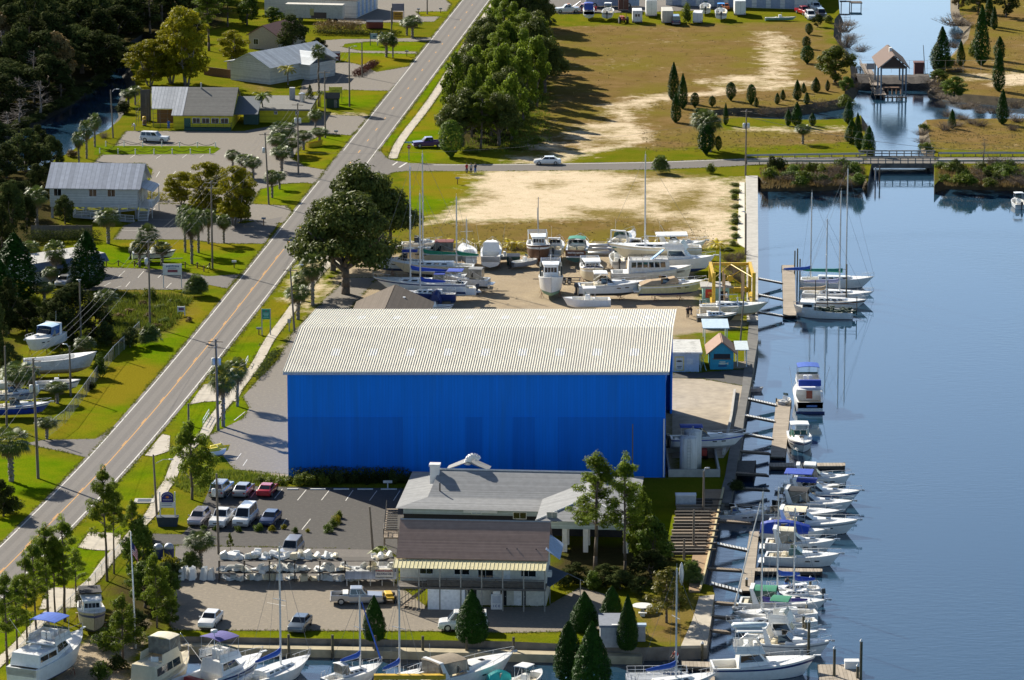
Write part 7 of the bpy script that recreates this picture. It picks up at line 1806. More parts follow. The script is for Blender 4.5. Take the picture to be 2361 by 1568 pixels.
def sail(r,L,B,F=.95,D=.9,hull=WHITE,bottom=AFBLK,stripe=None,mast=11.0,cover=CBLUE,keel=False,furl=None,dodger=None,mx=.56,boom=None,deck=WHITE,cabin=True,boomz=1.0,solar=False,bimini=None):
 hb,zs=build_hull(r,L,B,F,D*.6,hull,bottom,stripe,.62,.5,.38,.16,2.0)
 deck_mesh(r,L,hb,zs,.24,deck,.5,TEAK if not cabin else CREAM,.35)
 X=lambda t:-L/2+L*t
 if cabin:
  o,b,t=house(r,'coachroof',X(.24),X(.76),hb(.3)*.66,hb(.76)*.5,zs(.3)-.05,zs(.3)+.42,.9,.1,.14,deck,None,bev=.08)
  q=side_quads(b,t)
  for s in('r','l'):
   mb=MB()
   for i in range(4):panel(mb,q[s],.10+.2*i,.23+.2*i,.38,.78,.015)
   mb.build('portlight',GLASS,o)
  mb=MB();mb.box(X(.24)-.02,X(.34),-.35,.35,zs(.3)+.40,zs(.3)+.48);mb.build('companionway_hatch',deck,o)
 zdeck=zs(.5)+.4
 mast_rig(r,X(mx),mast,zdeck,boom or L*.40,cover,L,bow=(L/2,zs(1)),stern=(-L/2,zs(0)),furl=furl,boomz=boomz,hull_w=hb(mx))
 bow_rail(r,L,hb,zs,.82,.6)
 mb=MB();pts=[(X(.10),-hb(.1)*.95,zs(.1)+.6),(X(.0)+.05,-hb(0)*.8,zs(0)+.6),(X(0)+.05,hb(0)*.8,zs(0)+.6),(X(.1),hb(.1)*.95,zs(.1)+.6)];mb.path(pts,.022,4)
 for p in pts:mb.tube((p[0],p[1],p[2]-.6),p,.02,None,4)
 for s in(-1,1):
  for i in range(5):
   tt=.16+.15*i;mb.tube((X(tt),s*hb(tt)*.95,zs(tt)),(X(tt),s*hb(tt)*.95,zs(tt)+.6),.014,None,3)
  mb.path([(X(.1+.12*i),s*hb(.1+.12*i)*.95,zs(.1+.12*i)+.6)for i in range(8)],.008,3)
 mb.build('lifelines',STEEL,r)
 if dodger:
  top_cover(r,X(.22),X(.34),hb(.3)*.62,zs(.3)+1.25,dodger,'dodger',True,.05,.12,zs(.3)+.3,STEEL,CLEARV)
 if bimini:top_cover(r,X(.03),X(.2),hb(.15)*.8,zs(.2)+1.75,bimini,'bimini',True,.05,.1,zs(.1)+.1)
 if keel:
  mb=MB();mb.hexa([(X(.36),-.13,-D*.6-.75),(X(.58),-.13,-D*.6-.75),(X(.58),.13,-D*.6-.75),(X(.36),.13,-D*.6-.75)],[(X(.33),-.12,-D*.3),(X(.66),-.12,-D*.3),(X(.66),.12,-D*.3),(X(.33),.12,-D*.3)]);mb.build('keel',bottom,r)
  mb=MB();mb.hexa([(X(.02),-.05,-D*.8),(X(.09),-.05,-D*.8),(X(.09),.05,-D*.8),(X(.02),.05,-D*.8)],[(X(.0)+.05,-.05,.1),(X(.08),-.05,.1),(X(.08),.05,.1),(X(.0)+.05,.05,.1)]);mb.build('rudder',bottom,r)
 return hb,zs
def workboat(r,L,B,F=1.2,D=.9,hull=WHITE,bottom=AFGRN,stripe=None,house_t=(.42,.68),hw=.62,hh=2.1,rack=True,mast=0,dark_gear=False,wins=2):
 hb,zs=build_hull(r,L,B,F,D,hull,bottom,stripe,.80,.5,.75,.06,2.6)
 deck_mesh(r,L,hb,zs,house_t[0],WPAINT,.7,M('grey_work_deck',(.40,.40,.38),.8),.18)
 X=lambda t:-L/2+L*t;z0=zs(house_t[0])-.55
 o,b,t=house(r,'wheelhouse',X(house_t[0]),X(house_t[1]),B/2*hw,B/2*hw*.9,z0,z0+hh+.5,.15,.05,.08,WPAINT,(wins,.58,.86),GLASS,wf=4)
 mb=MB();mb.hexa([(X(house_t[0])-.35,-B/2*hw-.1,z0+hh+.5),(X(house_t[1])+.25,-B/2*hw*.9-.1,z0+hh+.5),(X(house_t[1])+.25,B/2*hw*.9+.1,z0+hh+.5),(X(house_t[0])-.35,B/2*hw+.1,z0+hh+.5)],[(X(house_t[0])-.3,-B/2*hw-.05,z0+hh+.62),(X(house_t[1])+.2,-B/2*hw*.9-.05,z0+hh+.62),(X(house_t[1])+.2,B/2*hw*.9+.05,z0+hh+.62),(X(house_t[0])-.3,B/2*hw+.05,z0+hh+.62)]);mb.build('house_roof',WHITE,o,False,.03)
 if rack:
  mb=MB();zt=z0+hh+.4
  for s in(-1,1):
   for x in(X(.05),X(.2),X(.36)):mb.tube((x,s*hb(.2)*.85,zs(.1)),(x,s*hb(.2)*.85,zt),.035,None,5)
   mb.tube((X(.05),s*hb(.2)*.85,zt),(X(.36),s*hb(.2)*.85,zt),.035,None,5)
  for x in(X(.05),X(.12),X(.2),X(.28),X(.36)):mb.tube((x,-hb(.2)*.85,zt),(x,hb(.2)*.85,zt),.035,None,5)
  mb.build('gear_rack',STEEL if not dark_gear else PILE,r)
 if mast:
  mb=MB();mb.tube((X(house_t[0])-.2,0,z0),(X(house_t[0])-.2,0,z0+mast),.08,.05,6);mb.tube((X(house_t[0])-.2,0,z0+1.6),(X(.1),0,z0+mast*.7),.05,None,5);mb.build('mast',GREYP,r)
 bow_rail(r,L,hb,zs,.72,.5)
 return hb,zs
def console(r,L,B,F=.8,D=.4,hull=WHITE,bottom=WHITE,stripe=None,ttop=None,motors=1,cuddy=False):
 hb,zs=build_hull(r,L,B,F,D,hull,bottom,stripe,.90,.45,.35,.10,2.5)
 deck_mesh(r,L,hb,zs,.80 if not cuddy else .55,WHITE,.5,CREAM,.16)
 X=lambda t:-L/2+L*t
 house(r,'helm_console',X(.42),X(.55),.42,.38,zs(.45)-.55,zs(.45)+.55,.15,.05,.06,WHITE,None)
 mb=MB();mb.box(X(.32),X(.38),-.4,.4,zs(.3)-.5,zs(.3)+.1);mb.build('leaning_post',WHITE,r,False,.04)
 mb=MB();mb.obox((X(.53),0,zs(.45)+.75),(.05,.7,.4),0,ry=-.4);mb.build('windscreen',M('tinted_perspex',(.05,.09,.10),.1),r)
 if ttop:top_cover(r,X(.30),X(.58),.75,zs(.4)+1.55,ttop,'t_top',True,.08,.04,zs(.4)-.45)
 if motors:outboard(r,-L/2-.1,0,.45,BLACK,motors)
 return hb,zs
def jack_stands(pts,label,group='boat stands in the yard',h=.9):
 for p,rz in pts:
  r=thing('jack_stand',label,'stand',p,rz,group)
  mb=MB()
  for k in range(3):mb.tube((.35*math.cos(k*2.09),.35*math.sin(k*2.09),0),(0,0,h*.8),.03,None,4)
  mb.tube((0,0,h*.6),(0,0,h),.03,None,5);mb.build('tripod',M('stand_rust',(.22,.06,.03),.8),r)
  mb=MB();mb.obox((0,0,h),(.3,.3,.04));mb.build('pad',TEAK,r)
def stands_for(r,L,B,label,h=1.0):
 m=Matrix.Rotation(r.rotation_euler.z,4,'Z');c=r.location;ps=[]
 for x in(-L*.3,L*.12):
  for s in(-1,1):ps.append((Vector((c.x,c.y,0))+m@Vector((x,s*B*.40,0)),r.rotation_euler.z))
 jack_stands(ps,label,h=h)
def blocks(r,L,label,h):
 """timber keel blocks under a stored boat"""
 m=Matrix.Rotation(r.rotation_euler.z,4,'Z');c=r.location
 for x in(-L*.28,L*.16):
  p=Vector((c.x,c.y,0))+m@Vector((x,0,0))
  b_=thing('keel_block',label,'block',p,r.rotation_euler.z,'timber blocks under stored boats')
  mb=MB();mb.box(-.3,.3,-.6,.6,0,h*.5);mb.build('lower_timber',PILE,b_);mb=MB();mb.box(-.2,.2,-.45,.45,h*.5+.003,h);mb.build('upper_timber',TEAK,b_)
# ---- boats at the right hand docks, top to bottom
r=place_h('white twin deck trawler yacht stern on with blue bridge canvas',1861,930,90,name='trawler_yacht');hb,zs,zt=sportfish(r,11.5,3.95,1.5,.8,WHITE,AFBLUE,None,True,None,CBLUE)
mb=MB();mb.box(-5.6,-2.0,-1.7,1.7,3.05,3.15);mb.build('aft_deck_roof',WHITE,r)
mb=MB();mb.box(-5.95,-5.78,-1.9,1.9,-.1,.25);mb.build('waterline_band',NAVY,r)
mb=MB();mb.box(-2.35,-2.3,-.5,.3,1.2,2.9);mb.build('saloon_door',M('mahogany',(.16,.03,.02),.5),r)
mb=MB();mb.box(-5.82,-5.74,-.9,.5,.85,1.1);mb.build('transom_name',M('pale_blue_lettering',(.12,.22,.5),.6),r)
mb=MB();mb.box(-4.4,-3.9,-1.5,1.5,zt+.35,zt+1.2);mb.build('folded_canvas',CROYAL,r,False,.1)
r=place_h('white hardtop cruiser with its bow towards us beside the plank dock',1845,1030,-88);cruiser(r,8.6,3.1,1.1,.5,WHITE,AFBLK,NAVY,WHITE,WHITE,None,False,True,.45,glass=M('green_glass',(.06,.14,.11),.1))
def mcr(label,bow,stern,**kw):
 r,L=place(label,bow,stern,name=kw.pop('name','cabin_cruiser'));B=kw.pop('B',L*.33);cruiser(r,L,B,**kw);return r
mcr('white cruiser with pale hardtop moored against the dark finger pier',(1962,1122),(1822,1118),canvas=WHITE,hard=True,closed=CLEARV,F=1.1)
mcr('cream sailing hull tucked behind the bimini cruiser',(1940,1137),(1800,1133),name='motor_boat',hull=CREAM,arch=False,F=.8,rail=False)
r=mcr('white cruiser with bright blue bimini top',(1985,1160),(1808,1152),canvas=CROYAL,F=1.15,stripe=NAVY)
mb=MB();mb.box(-4.6,-1.2,-1.4,1.4,3.55,3.66);mb.build('bimini',CROYAL,r,False,.05)
mcr('white express boat with black canvas enclosure',(1968,1183),(1790,1172),canvas=CBLACK,closed=CLEARV,F=1.1)
mcr('low white runabout half hidden by the enclosed cruiser',(1940,1200),(1700,1192),F=.9,arch=False,canvas=None,hull=M('aged_white',(.5,.5,.5),.5))
mcr('long white cruiser with cream bimini and long bow rail',(1980,1231),(1772,1222),canvas=CCREAM,F=1.25,stripe=M('grey_band',(.35,.36,.37),.4))
mcr('cruiser under a bright blue tarp',(1905,1247),(1755,1238),covered=CROYAL,arch=False,F=1.0,rail=False)
mcr('white cruiser with cream top and grey side curtains',(1928,1272),(1765,1266),canvas=CCREAM,closed=M('tan_curtain',(.33,.30,.24),.7),F=1.05)
mcr('open express cruiser with cream cockpit beside the finger dock',(1938,1306),(1764,1298),arch=False,F=1.1,glass=M('green_glass',(.06,.14,.11),.1))
def msail(label,bow,stern,**kw):
 r,L=place(label,bow,stern,name='sailboat');B=kw.pop('B',L*.32);sail(r,L,B,**kw);return r
msail('small sailboat with dark mast and blue sail cover on the work float',(1768,1378),(1888,1372),mast=11.2,cover=CBLUE,B=2.3,mx=.80,boom=2.6)
r=msail('small sailboat with outboard and blue covered boom',(1768,1392),(1892,1386),mast=9.4,cover=CROYAL,B=2.3,mx=.50)
outboard(r,-3.15,0,.6,BLACK)
r=mcr('white cruiser with dark green canvas and swept white arch',(1908,1412),(1705,1404),canvas=CGREEN,closed=M('green_curtain',(.05,.10,.07),.7),F=1.05,stripe=None)
msail('sloop with violet blue sail cover and furled white jib',(1690,1436),(1882,1428),mast=13.2,cover=M('violet_canvas',(.07,.06,.24),.8),furl=M('furled_white_sail',(.60,.60,.58),.7),mx=.66,boom=5.2,boomz=.7)
r,L=place('white sailboat hull bow in beside the violet covered sloop',(1674,1458),(1880,1446),name='sailboat');sail(r,L,3.0,mast=0.6,cover=None,boom=3,mx=.55)
r,L=place('white flybridge boat with bright green bimini',(1892,1488),(1722,1476),name='flybridge_boat');sportfish(r,L,3.3,1.1,.6,WHITE,AFBLK,None,True,None,CGREEN)
r,L=place('white cruiser between the green bimini boat and the large sportfisher',(1915,1512),(1742,1500),name='cabin_cruiser');cruiser(r,L,3.1,1.2,.6,arch=True,stripe=GREYP,canvas=None)
r,L=place('large white sportfisher with pale rolled hardtop in the foreground',(1880,1556),(1640,1560),name='sportfishing_boat');hb,zs,zt=sportfish(r,L,3.9,1.35,.7,WHITE,AFBLUE,NAVY,True,WHITE,None,tc=.25)
mb=MB();mb.loft([[(x,.55*math.cos(a)*k,zt+2.75+.28*k*math.sin(a))for a in np.linspace(0,2*pi,10,endpoint=False)]for x,k in((-3.4,.4),(-3.2,1),(.0,1),(.3,.4))]);mb.build('life_raft_roll',M('pale_blue_roll',(.58,.66,.68),.5),r,True)
r=place_h('white launch half hidden by the pier at the upper slips',1705,1200,2,name='motor_boat');cruiser(r,6.5,2.4,.9,.4,arch=False,canvas=None,motors=1)
r=place_h('little grey dinghy tied under the seawall corner',1738,902,0,name='dinghy');console(r,2.6,1.3,.45,.2,M('grey_dinghy',(.40,.38,.40),.6),GREYP,motors=0)
r=place_h('small inflatable dinghy on the plank dock beside the yacht',1811,929,60,z=WZ+.62,name='dinghy');console(r,2.4,1.2,.4,.15,GREYP,BLACK,motors=0)
r=place_h('white runabout cut by the right picture edge',2347,475,95,name='runabout');console(r,5.6,2.3,.75,.4,WHITE,AFBLK,None,WHITE,1)
r,L=place('white ketch with blue and teal sail covers at the far float',(2015,663),(1845,660),name='sailboat');hb,zs=sail(r,L,3.6,1.25,1.0,mast=16.5,cover=None,mx=.62,boom=None)
mast_rig(r,-L*.36,13.0,1.5,4.2,CBLUE,L,bow=(L*.1,2.0),stern=(-L/2,1.2),hull_w=1.2)
mb=MB();mb.loft([[(x,.2*math.cos(a),2.55+.05*x*0+.24*math.sin(a)*k)for a in np.linspace(0,2*pi,8,endpoint=False)]for x,k in((-5.2,.5),(-4.5,.9),(-.5,1.2),(.8,1.5))]);mb.build('mizzen_cover',CTEAL,r,True)
r,L=place('white sloop with violet deck awning at the far float',(2014,696),(1850,690),name='sailboat');sail(r,L,3.4,1.15,.9,mast=15.0,cover=M('violet_white_awning',(.30,.32,.50),.7),mx=.52,boom=5.5)
r,L=place('white sailboat with varnished deck rails at the far float',(2000,712),(1846,706),name='sailboat');sail(r,L,3.3,1.05,.9,mast=11.8,cover=CTAN,mx=.38,stripe=M('varnish',(.20,.08,.03),.4))
r,L=place('white workboat with blue cabin windows and piled nets at the far float',(1830,729),(1966,733),name='work_boat');hb,zs=workboat(r,L,3.2,1.0,.6,WHITE,AFBLK,None,(.66,.86),.7,1.0,False,0,wins=1)
mb=MB()
for i in range(60):
 x,y,z=RNG.uniform(-4.6,.6),RNG.uniform(-1.1,1.1),RNG.uniform(.5,1.5);mb.obox((x,y,z),(RNG.uniform(.2,.7),RNG.uniform(.2,.6),RNG.uniform(.1,.4)),RNG.uniform(0,3))
mb.build('net_pile',M('dark_green_net',(.04,.065,.05),.9,var=.5),r)
mb=MB()
for x in(-.6,-4.9,1.2):
 mb.tube((x,0,.4),(x,0,5.5 if x>-3 else 3.2),.07,None,6)
mb.tube((-4.9,-1,2.2),(1.2,-1,2.2),.04,None,4);mb.tube((-4.9,1,2.2),(1.2,1,2.2),.04,None,4);mb.build('gear_frame',PILE,r)
# ---- boats in the boatyard
def yard(label,u,v,hd,name='stored_boat',dz=1.05,sc=1.06):
 r=place_h(label,u,v,hd,land=True,name=name,dz=dz*sc);r.scale=(sc,sc,sc);return r
r=yard('white and grey cabin boat behind the masts',972,590,0);cruiser(r,6.0,2.3,.9,.4,arch=False,bottom=WHITE);stands_for(r,6,2.3,'rusty tripod stand under a yard boat')
r=yard('cream cruiser with burgundy canvas enclosure',992,612,178);cruiser(r,9.2,3.2,1.15,.5,CREAM,WHITE,None,CREAM,CBURG,CLEARV,False);stands_for(r,9,3.2,'rusty tripod stand under a yard boat')
r=yard('white sailboat stern on beside the burgundy canvas',1077,610,100);sail(r,7.5,2.7,1.1,.8,mast=4,cover=None,boom=2.5,keel=True);stands_for(r,7.5,2.7,'rusty tripod stand under a yard boat')
r=yard('cream sailboat with green sail cover and bow to the left',998,652,176,dz=1.5,name='sailboat');sail(r,11.8,3.4,1.15,1.0,CREAM,AFBLK,None,15.5,CGREEN,True,None,None,.62,5.2);
mast_rig(r,-3.4,9.5,1.5,3.2,CGREEN,11,bow=(1.0,2),stern=(-5.8,1.2));stands_for(r,11,3.4,'rusty tripod stand under a yard boat',1.3)
r=yard('white sloop with royal blue covers and bow to the left',968,690,172,dz=1.4,name='sailboat');sail(r,13.2,3.5,1.15,1.0,WHITE,AFBLUE,NAVY,15.8,CROYAL,True,None,CROYAL,.60,5.5,bimini=CROYAL);stands_for(r,12,3.4,'rusty tripod stand under a yard boat',1.2)
r=yard('blue hulled racing boat under the leaning masts',985,704,175,dz=1.0,name='sailboat');sail(r,8.0,2.4,.8,.7,NAVY,AFBLUE,None,13.5,CROYAL,True,None,None,.62,3.6)
r=yard('white pleasure boat with grey outboard facing the lane',1050,692,190,dz=.9);cruiser(r,5.6,2.2,.9,.4,arch=False,motors=1,bottom=WHITE)
r=yard('navy covered dinghy on the lane',1008,705,80,name='covered_dinghy',dz=.4);cruiser(r,3.6,1.7,.7,.3,NAVY,NAVY,covered=NAVY,rail=False,plat=False,arch=False,ports=False,hatch=False)
r=yard('little white sailing dinghy with striped edge',1003,722,5,name='sailing_dinghy',dz=.5);console(r,5.2,1.7,.5,.2,WHITE,NAVY,NAVY,None,0)
r=yard('white cabin cruiser standing stern on by the dumpster',1133,612,88);sportfish(r,8.8,3.1,1.15,.5,WHITE,AFBLK,None,False,None,None);stands_for(r,8.5,3.1,'rusty tripod stand under a yard boat')
r=yard('small grey inflatable boat beside the dumpster',1165,604,20,dz=.5,name='dinghy');console(r,4,1.8,.5,.2,M('inflatable_grey',(.42,.40,.36),.7),GREYP,motors=0)
r=yard('brown hulled lobster boat with white wheelhouse bow on',1241,604,-88,dz=1.2,name='work_boat');workboat(r,9.5,3.5,1.25,.9,M('brown_wood_hull',(.14,.065,.03),.6,dirt=(.06,.03,.02,.5)),M('brown_bottom',(.12,.05,.025),.8),WPAINT,(.50,.74),.62,1.5,True,7.5);stands_for(r,9,3.4,'rusty tripod stand under a yard boat')
r=yard('open fishing boat with brown lettered transom stern on',1333,602,84,dz=1.2);hb,zs=cruiser(r,8.2,3.3,1.15,.6,M('teal_dark_hull',(.02,.10,.09),.4),AFGRN,WHITE,WHITE,CTEAL,None,False)
mb=MB();mb.box(-4.22,-4.08,-1.5,1.5,.30,1.22);tp=mb.build('transom',M('varnished_transom',(.10,.035,.018),.45),r)
text('MASTER BAITER',.33,WHITE,tp,(-4.24,0,.84),(pi/2,0,-pi/2));text('OZELLO, FL'[:0]or 'FL',.16,WHITE,tp,(-4.24,0,.50),(pi/2,0,-pi/2));stands_for(r,8,3.2,'rusty tripod stand under a yard boat')
r=yard('blue and white cruiser stern on beside the pontoon tubes',1440,580,70);cruiser(r,8.2,3.0,1.05,.5,M('sky_blue_hull',(.16,.24,.48),.4),WHITE,None,WHITE,None,None,True,glass=M('green_glass',(.06,.14,.11),.1));stands_for(r,8,3,'rusty tripod stand under a yard boat')
r=yard('tall masted cream sailboat with white hard dodger',1508,622,182,dz=2.0,name='sailboat');sail(r,13.6,3.8,1.45,1.2,CREAM,CREAM,WHITE,13.0,None,True,None,None,.60,4.5);top_cover(r,-4.8,-.2,1.45,3.2,WHITE,'hardtop',True,.16,.06,1.4);stands_for(r,12,3.6,'rusty tripod stand under a yard boat',1.6)
r=yard('white flybridge boat with blue bow tarp',1565,636,-12,dz=1.3,name='flybridge_boat');sportfish(r,10.5,3.6,1.25,.7,WHITE,AFBLUE,None,True,None,None);stands_for(r,10,3.5,'rusty tripod stand under a yard boat')
r=yard('white boat with outboards behind the tall masted sailboat',1568,596,8,dz=1.2);cruiser(r,7.8,2.7,1.0,.5,arch=True,motors=1,bottom=WHITE);stands_for(r,7.5,2.6,'rusty tripod stand under a yard boat')
r=yard('old white trawler with long windowed cabin and black bow numbers',1502,662,2,dz=1.15,name='work_boat');hb,zs=build_hull(r,11.5,3.6,1.15,.7,M('old_white_hull',(.58,.58,.56),.6,dirt=(.35,.31,.26,.6)),AFGRN,WPAINT,.8,.5,.8,.05,2.6);deck_mesh(r,11.5,hb,zs,.15,WPAINT,.5)
house(r,'long_cabin',-3.4,2.6,1.45,1.3,1.1,3.0,.25,.1,.12,M('rusty_white_cabin',(.60,.60,.58),.6,dirt=(.42,.25,.14,.5)),(6,.45,.85),GLASS,wf=3);mb=MB();railing(mb,[(2.3,-1.3,3.0),(-3.2,-1.3,3.0),(-3.2,1.3,3.0),(2.3,1.3,3.0)],.35,.8,0,.03);mb.build('roof_rail',PILE,r)
text('560977',.42,M('number_black',(.03,.03,.03),.6),r,(4.05,-1.12,1.28),(pi/2-.12,0,R(22)));stands_for(r,11,3.5,'rusty tripod stand under a yard boat')
mb=MB();mb.obox((.4,-.4,3.5),(3.6,.5,.12),.5,ry=-.55);tag(mb.build('plank',M('blue_tarp_strip',(.10,.35,.75),.6),None,loc=r.location+Vector((0,0,.0))),'blue wrapped plank leaning on the old trawler roof','plank')
r=yard('white cuddy boat with navy bow cover bow on',1364,655,-86,dz=1.1);workboat(r,8.8,3.3,1.2,.6,CREAM,AFBLK,WHITE,(.40,.66),.74,1.1,True,0);mb=MB();mb.box(1.45,1.75,-1.35,1.35,1.35,1.75);mb.build('folded_cover',NAVY,r,False,.08);stands_for(r,8.5,3.2,'rusty tripod stand under a yard boat')
r=yard('white shrimp boat with green bottom standing bow on',1270,684,-90,dz=1.35,name='shrimp_boat');workboat(r,9.2,3.5,1.35,1.05,WHITE,M('pale_green_bottom',(.20,.33,.24),.8),None,(.46,.68),.66,2.0,True,4.2,wins=2)
for s in(-1,1):
 mb=MB();mb.box(-3.2,0.2,s*1.45-.12,s*1.45+.12,1.3,3.0);mb.build('net_bundle',M('dark_net',(.05,.06,.055),.9,var=.4),r)
stands_for(r,9,3.4,'rusty red tripod stand under the shrimp boat')
r=yard('white walkaround boat with hardtop and twin black outboards',1412,689,4,dz=1.0);cruiser(r,9.6,3.0,1.15,.55,WHITE,AFBLK,GREYP,WHITE,WHITE,None,False,True,motors=2,plat=False,stripe_z=(.80,.86));stands_for(r,9,3,'rusty tripod stand under a yard boat',.7)
r=yard('pale yellow cruiser with tan cockpit cover',1549,690,6,dz=1.1);hb,zs=cruiser(r,9.6,3.1,1.15,.55,M('pale_yellow_hull',(.56,.52,.30),.4),NAVY,WHITE,WHITE,None,None,False,covered=None)
mb=MB();mb.loft([[(x,-1.35,1.2),(x,-.7,1.35+h),(x,0,1.5+h),(x,.7,1.35+h),(x,1.35,1.2)]for x,h in((-4.6,.0),(-3,.35),(-1,.5),(.3,.75),(.8,.4))],closed=False);mb.build('cockpit_cover',CTAN,r);stands_for(r,9,3,'rusty tripod stand under a yard boat',.7)
r=yard('small white centre console with white top facing left',1352,716,184,dz=.8);console(r,6.6,2.4,.85,.4,WHITE,WHITE,None,WHITE,0);
r=yard('navy hulled sailboat with leaning mast near the travel lift',1654,752,4,dz=.85,name='sailboat');hb,zs=sail(r,5.6,2.1,.75,.5,M('dark_navy_hull',(.012,.025,.03),.4),AFBLK,WHITE,8.2,None,False,None,None,.55,None,boomz=.8);stands_for(r,5.5,2,'rusty tripod stand under a yard boat',.5)
r=yard('long cream sailboat hanging in the travel lift slings',1692,738,2,dz=1.1,name='sailboat');sail(r,9.4,2.9,1.0,.8,CREAM,M('tan_bottom',(.45,.33,.17),.8),None,.6,None,True,None,None,.55,2.5)
r=yard('white launch squeezed beside the lobster boat',1283,596,82,dz=1.0);cruiser(r,6.8,2.4,.95,.45,arch=True,motors=1,bottom=WHITE);stands_for(r,6.5,2.4,'rusty tripod stand under a yard boat')
r=yard('grey skiff on the gravel between dumpster and lobster boat',1212,618,30,dz=.5,name='skiff');console(r,4.6,1.8,.6,.2,GREYP,GREYP,None,None,1)
r=yard('white open boat beside the tall masted sailboat bow',1422,620,95,dz=.9);console(r,6.4,2.3,.85,.4,WHITE,AFBLK,None,CTEAL,1);stands_for(r,6,2.2,'rusty tripod stand under a yard boat')
r=yard('white cabin hull behind the cream sailboat',918,634,178,dz=1.1);cruiser(r,7.4,2.6,1.0,.5,arch=False,bottom=AFBLUE,canvas=CROYAL);stands_for(r,7,2.5,'rusty tripod stand under a yard boat')
r=yard('pale cruiser with grey canvas at the stern of the blue sloop',1075,672,168,dz=1.0);cruiser(r,6.6,2.4,.95,.45,M('pale_grey_hull',(.52,.53,.54),.4),AFBLK,None,WHITE,M('grey_canvas',(.25,.26,.27),.8),CLEARV,False);stands_for(r,6.4,2.3,'rusty tripod stand under a yard boat')
r=yard('white cuddy boat beside the blue and white cruiser',1475,598,72,dz=1.0);cruiser(r,7.0,2.5,1.0,.45,arch=True,bottom=AFBLUE,stripe=NAVY);stands_for(r,6.8,2.4,'rusty tripod stand under a yard boat')
for i,(v_,dz)in enumerate([(588,0),(586,.55),(583,0),(581,.55),(586,1.1)]):
 p=P(1405,v_);r=thing('pontoon_tube','silver pontoon tube in the stack between two boats','pontoon',p+Vector((0,0,.3+dz)),0,'stacked pontoon tubes')
 mb=MB();mb.tube((-3.6,0,0),(3.3,0,0),.27,None,10);mb.build('tube',ALU,r,True);mb=MB();mb.tube((3.3,0,0),(4.0,0,.1),.27,.03,10);mb.build('nose_cone',ALU,r)
r=thing('boat_trailer','empty black tandem boat trailer in the yard','trailer',P(1290,652),R(178))
mb=MB();mb.box(-3.2,2.6,-.95,-.85,.55,.67);mb.box(-3.2,2.6,.85,.95,.55,.67);mb.box(2.5,4.0,-.06,.06,.5,.6)
for x in(-3.1,-1,1,2.5):mb.box(x,x+.12,-.95,.95,.5,.6)
mb.build('frame',BLACK,r);wheels(r,(-1.5,-.7),1.15,.34)
# ---- boats stored on the left side of the road
r=yard('white express boat with blue canvas top in the left storage yard',98,820,-115,dz=1.6,sc=.92);cruiser(r,9.5,3.5,1.3,.6,WHITE,WHITE,None,WHITE,M('pale_blue_top',(.42,.60,.80),.6),M('blue_curtain',(.05,.14,.35),.7),True);stands_for(r,9,3.4,'tripod stand under a boat in the left yard',1.3)
r=yard('large bare white hull in the left storage yard',140,868,10,dz=1.3,sc=.95);hb,zs=build_hull(r,10.5,3.4,1.3,.9,M('old_white_hull',(.58,.58,.56),.6,dirt=(.35,.31,.26,.6)),M('tan_bottom',(.45,.33,.17),.8),None,.85,.5,.7);deck_mesh(r,10.5,hb,zs,.7,WPAINT,.8);stands_for(r,10,3.3,'tripod stand under a boat in the left yard',1.0)
r=yard('white bowrider on the left yard grass',134,906,8,dz=.8,sc=.92);console(r,6.6,2.4,.85,.4,WHITE,NAVY,NAVY,None,1)
r=yard('grey striped runabout behind the blue speedboat',40,930,6,dz=.8,sc=.92);cruiser(r,7.2,2.5,.85,.4,M('grey_white_hull',(.45,.45,.46),.5),GREYP,NAVY,WHITE,None,None,False)
r=yard('navy blue speedboat in the left yard corner',48,962,8,dz=.8,name='speedboat',sc=.92);cruiser(r,8.6,2.5,.95,.45,M('deep_blue_hull',(.02,.05,.30),.3),M('deep_blue_hull',(.02,.05,.30),.3),WHITE,WHITE,None,None,False,motors=1)
r=yard('low white skiff behind the cabbage palms of the left yard',15,905,4,dz=.8,sc=.92);console(r,6,2.2,.8,.4,WHITE,WHITE,None,None,1)
r=yard('bass boat on a trailer under the cabbage palms',356,604,8,dz=.75,name='bass_boat');console(r,6.4,2.3,.75,.35,WHITE,BLACK,NAVY,None,1)
m_=r.location
t_=thing('boat_trailer','thin trailer under the lawn bass boat','trailer',(m_.x,m_.y,0),r.rotation_euler.z);mb=MB();mb.box(-3,2.5,-.9,-.8,.4,.5);mb.box(-3,2.5,.8,.9,.4,.5);mb.box(2.4,4.4,-.05,.05,.4,.5);mb.box(-2,-1.9,-.9,.9,.4,.5);mb.box(1,1.1,-.9,.9,.4,.5);mb.build('frame',GREYP,t_);wheels(t_,(-1,),1.1,.33)
r=yard('blue topped boat among the top trailers',1357,42,90,dz=.9);cruiser(r,7,2.5,1.0,.45,WHITE,WHITE,None,WHITE,CROYAL,CROYAL,False)
r=yard('white centre console with tower among the top trailers',1402,44,85,dz=.9);console(r,6.6,2.5,.9,.4,WHITE,WHITE,None,WHITE,1)
r=yard('boat with bright blue bimini in the top row',1626,32,88,dz=.8);console(r,6.5,2.4,.9,.4,WHITE,WHITE,None,M('azure_canvas',(.05,.30,.75),.7),1)
r=yard('white boat with blue bimini and black outboard in the top row',1662,45,88,dz=.9);console(r,7,2.6,.9,.4,WHITE,WHITE,None,M('azure_canvas',(.05,.30,.75),.7),1)
r=yard('green canoe like skiff lying at the top of the field',1800,48,2,dz=.25,name='skiff');console(r,6.5,1.3,.45,.2,M('pale_green_skiff',(.22,.36,.30),.6),CGREEN,None,None,0)
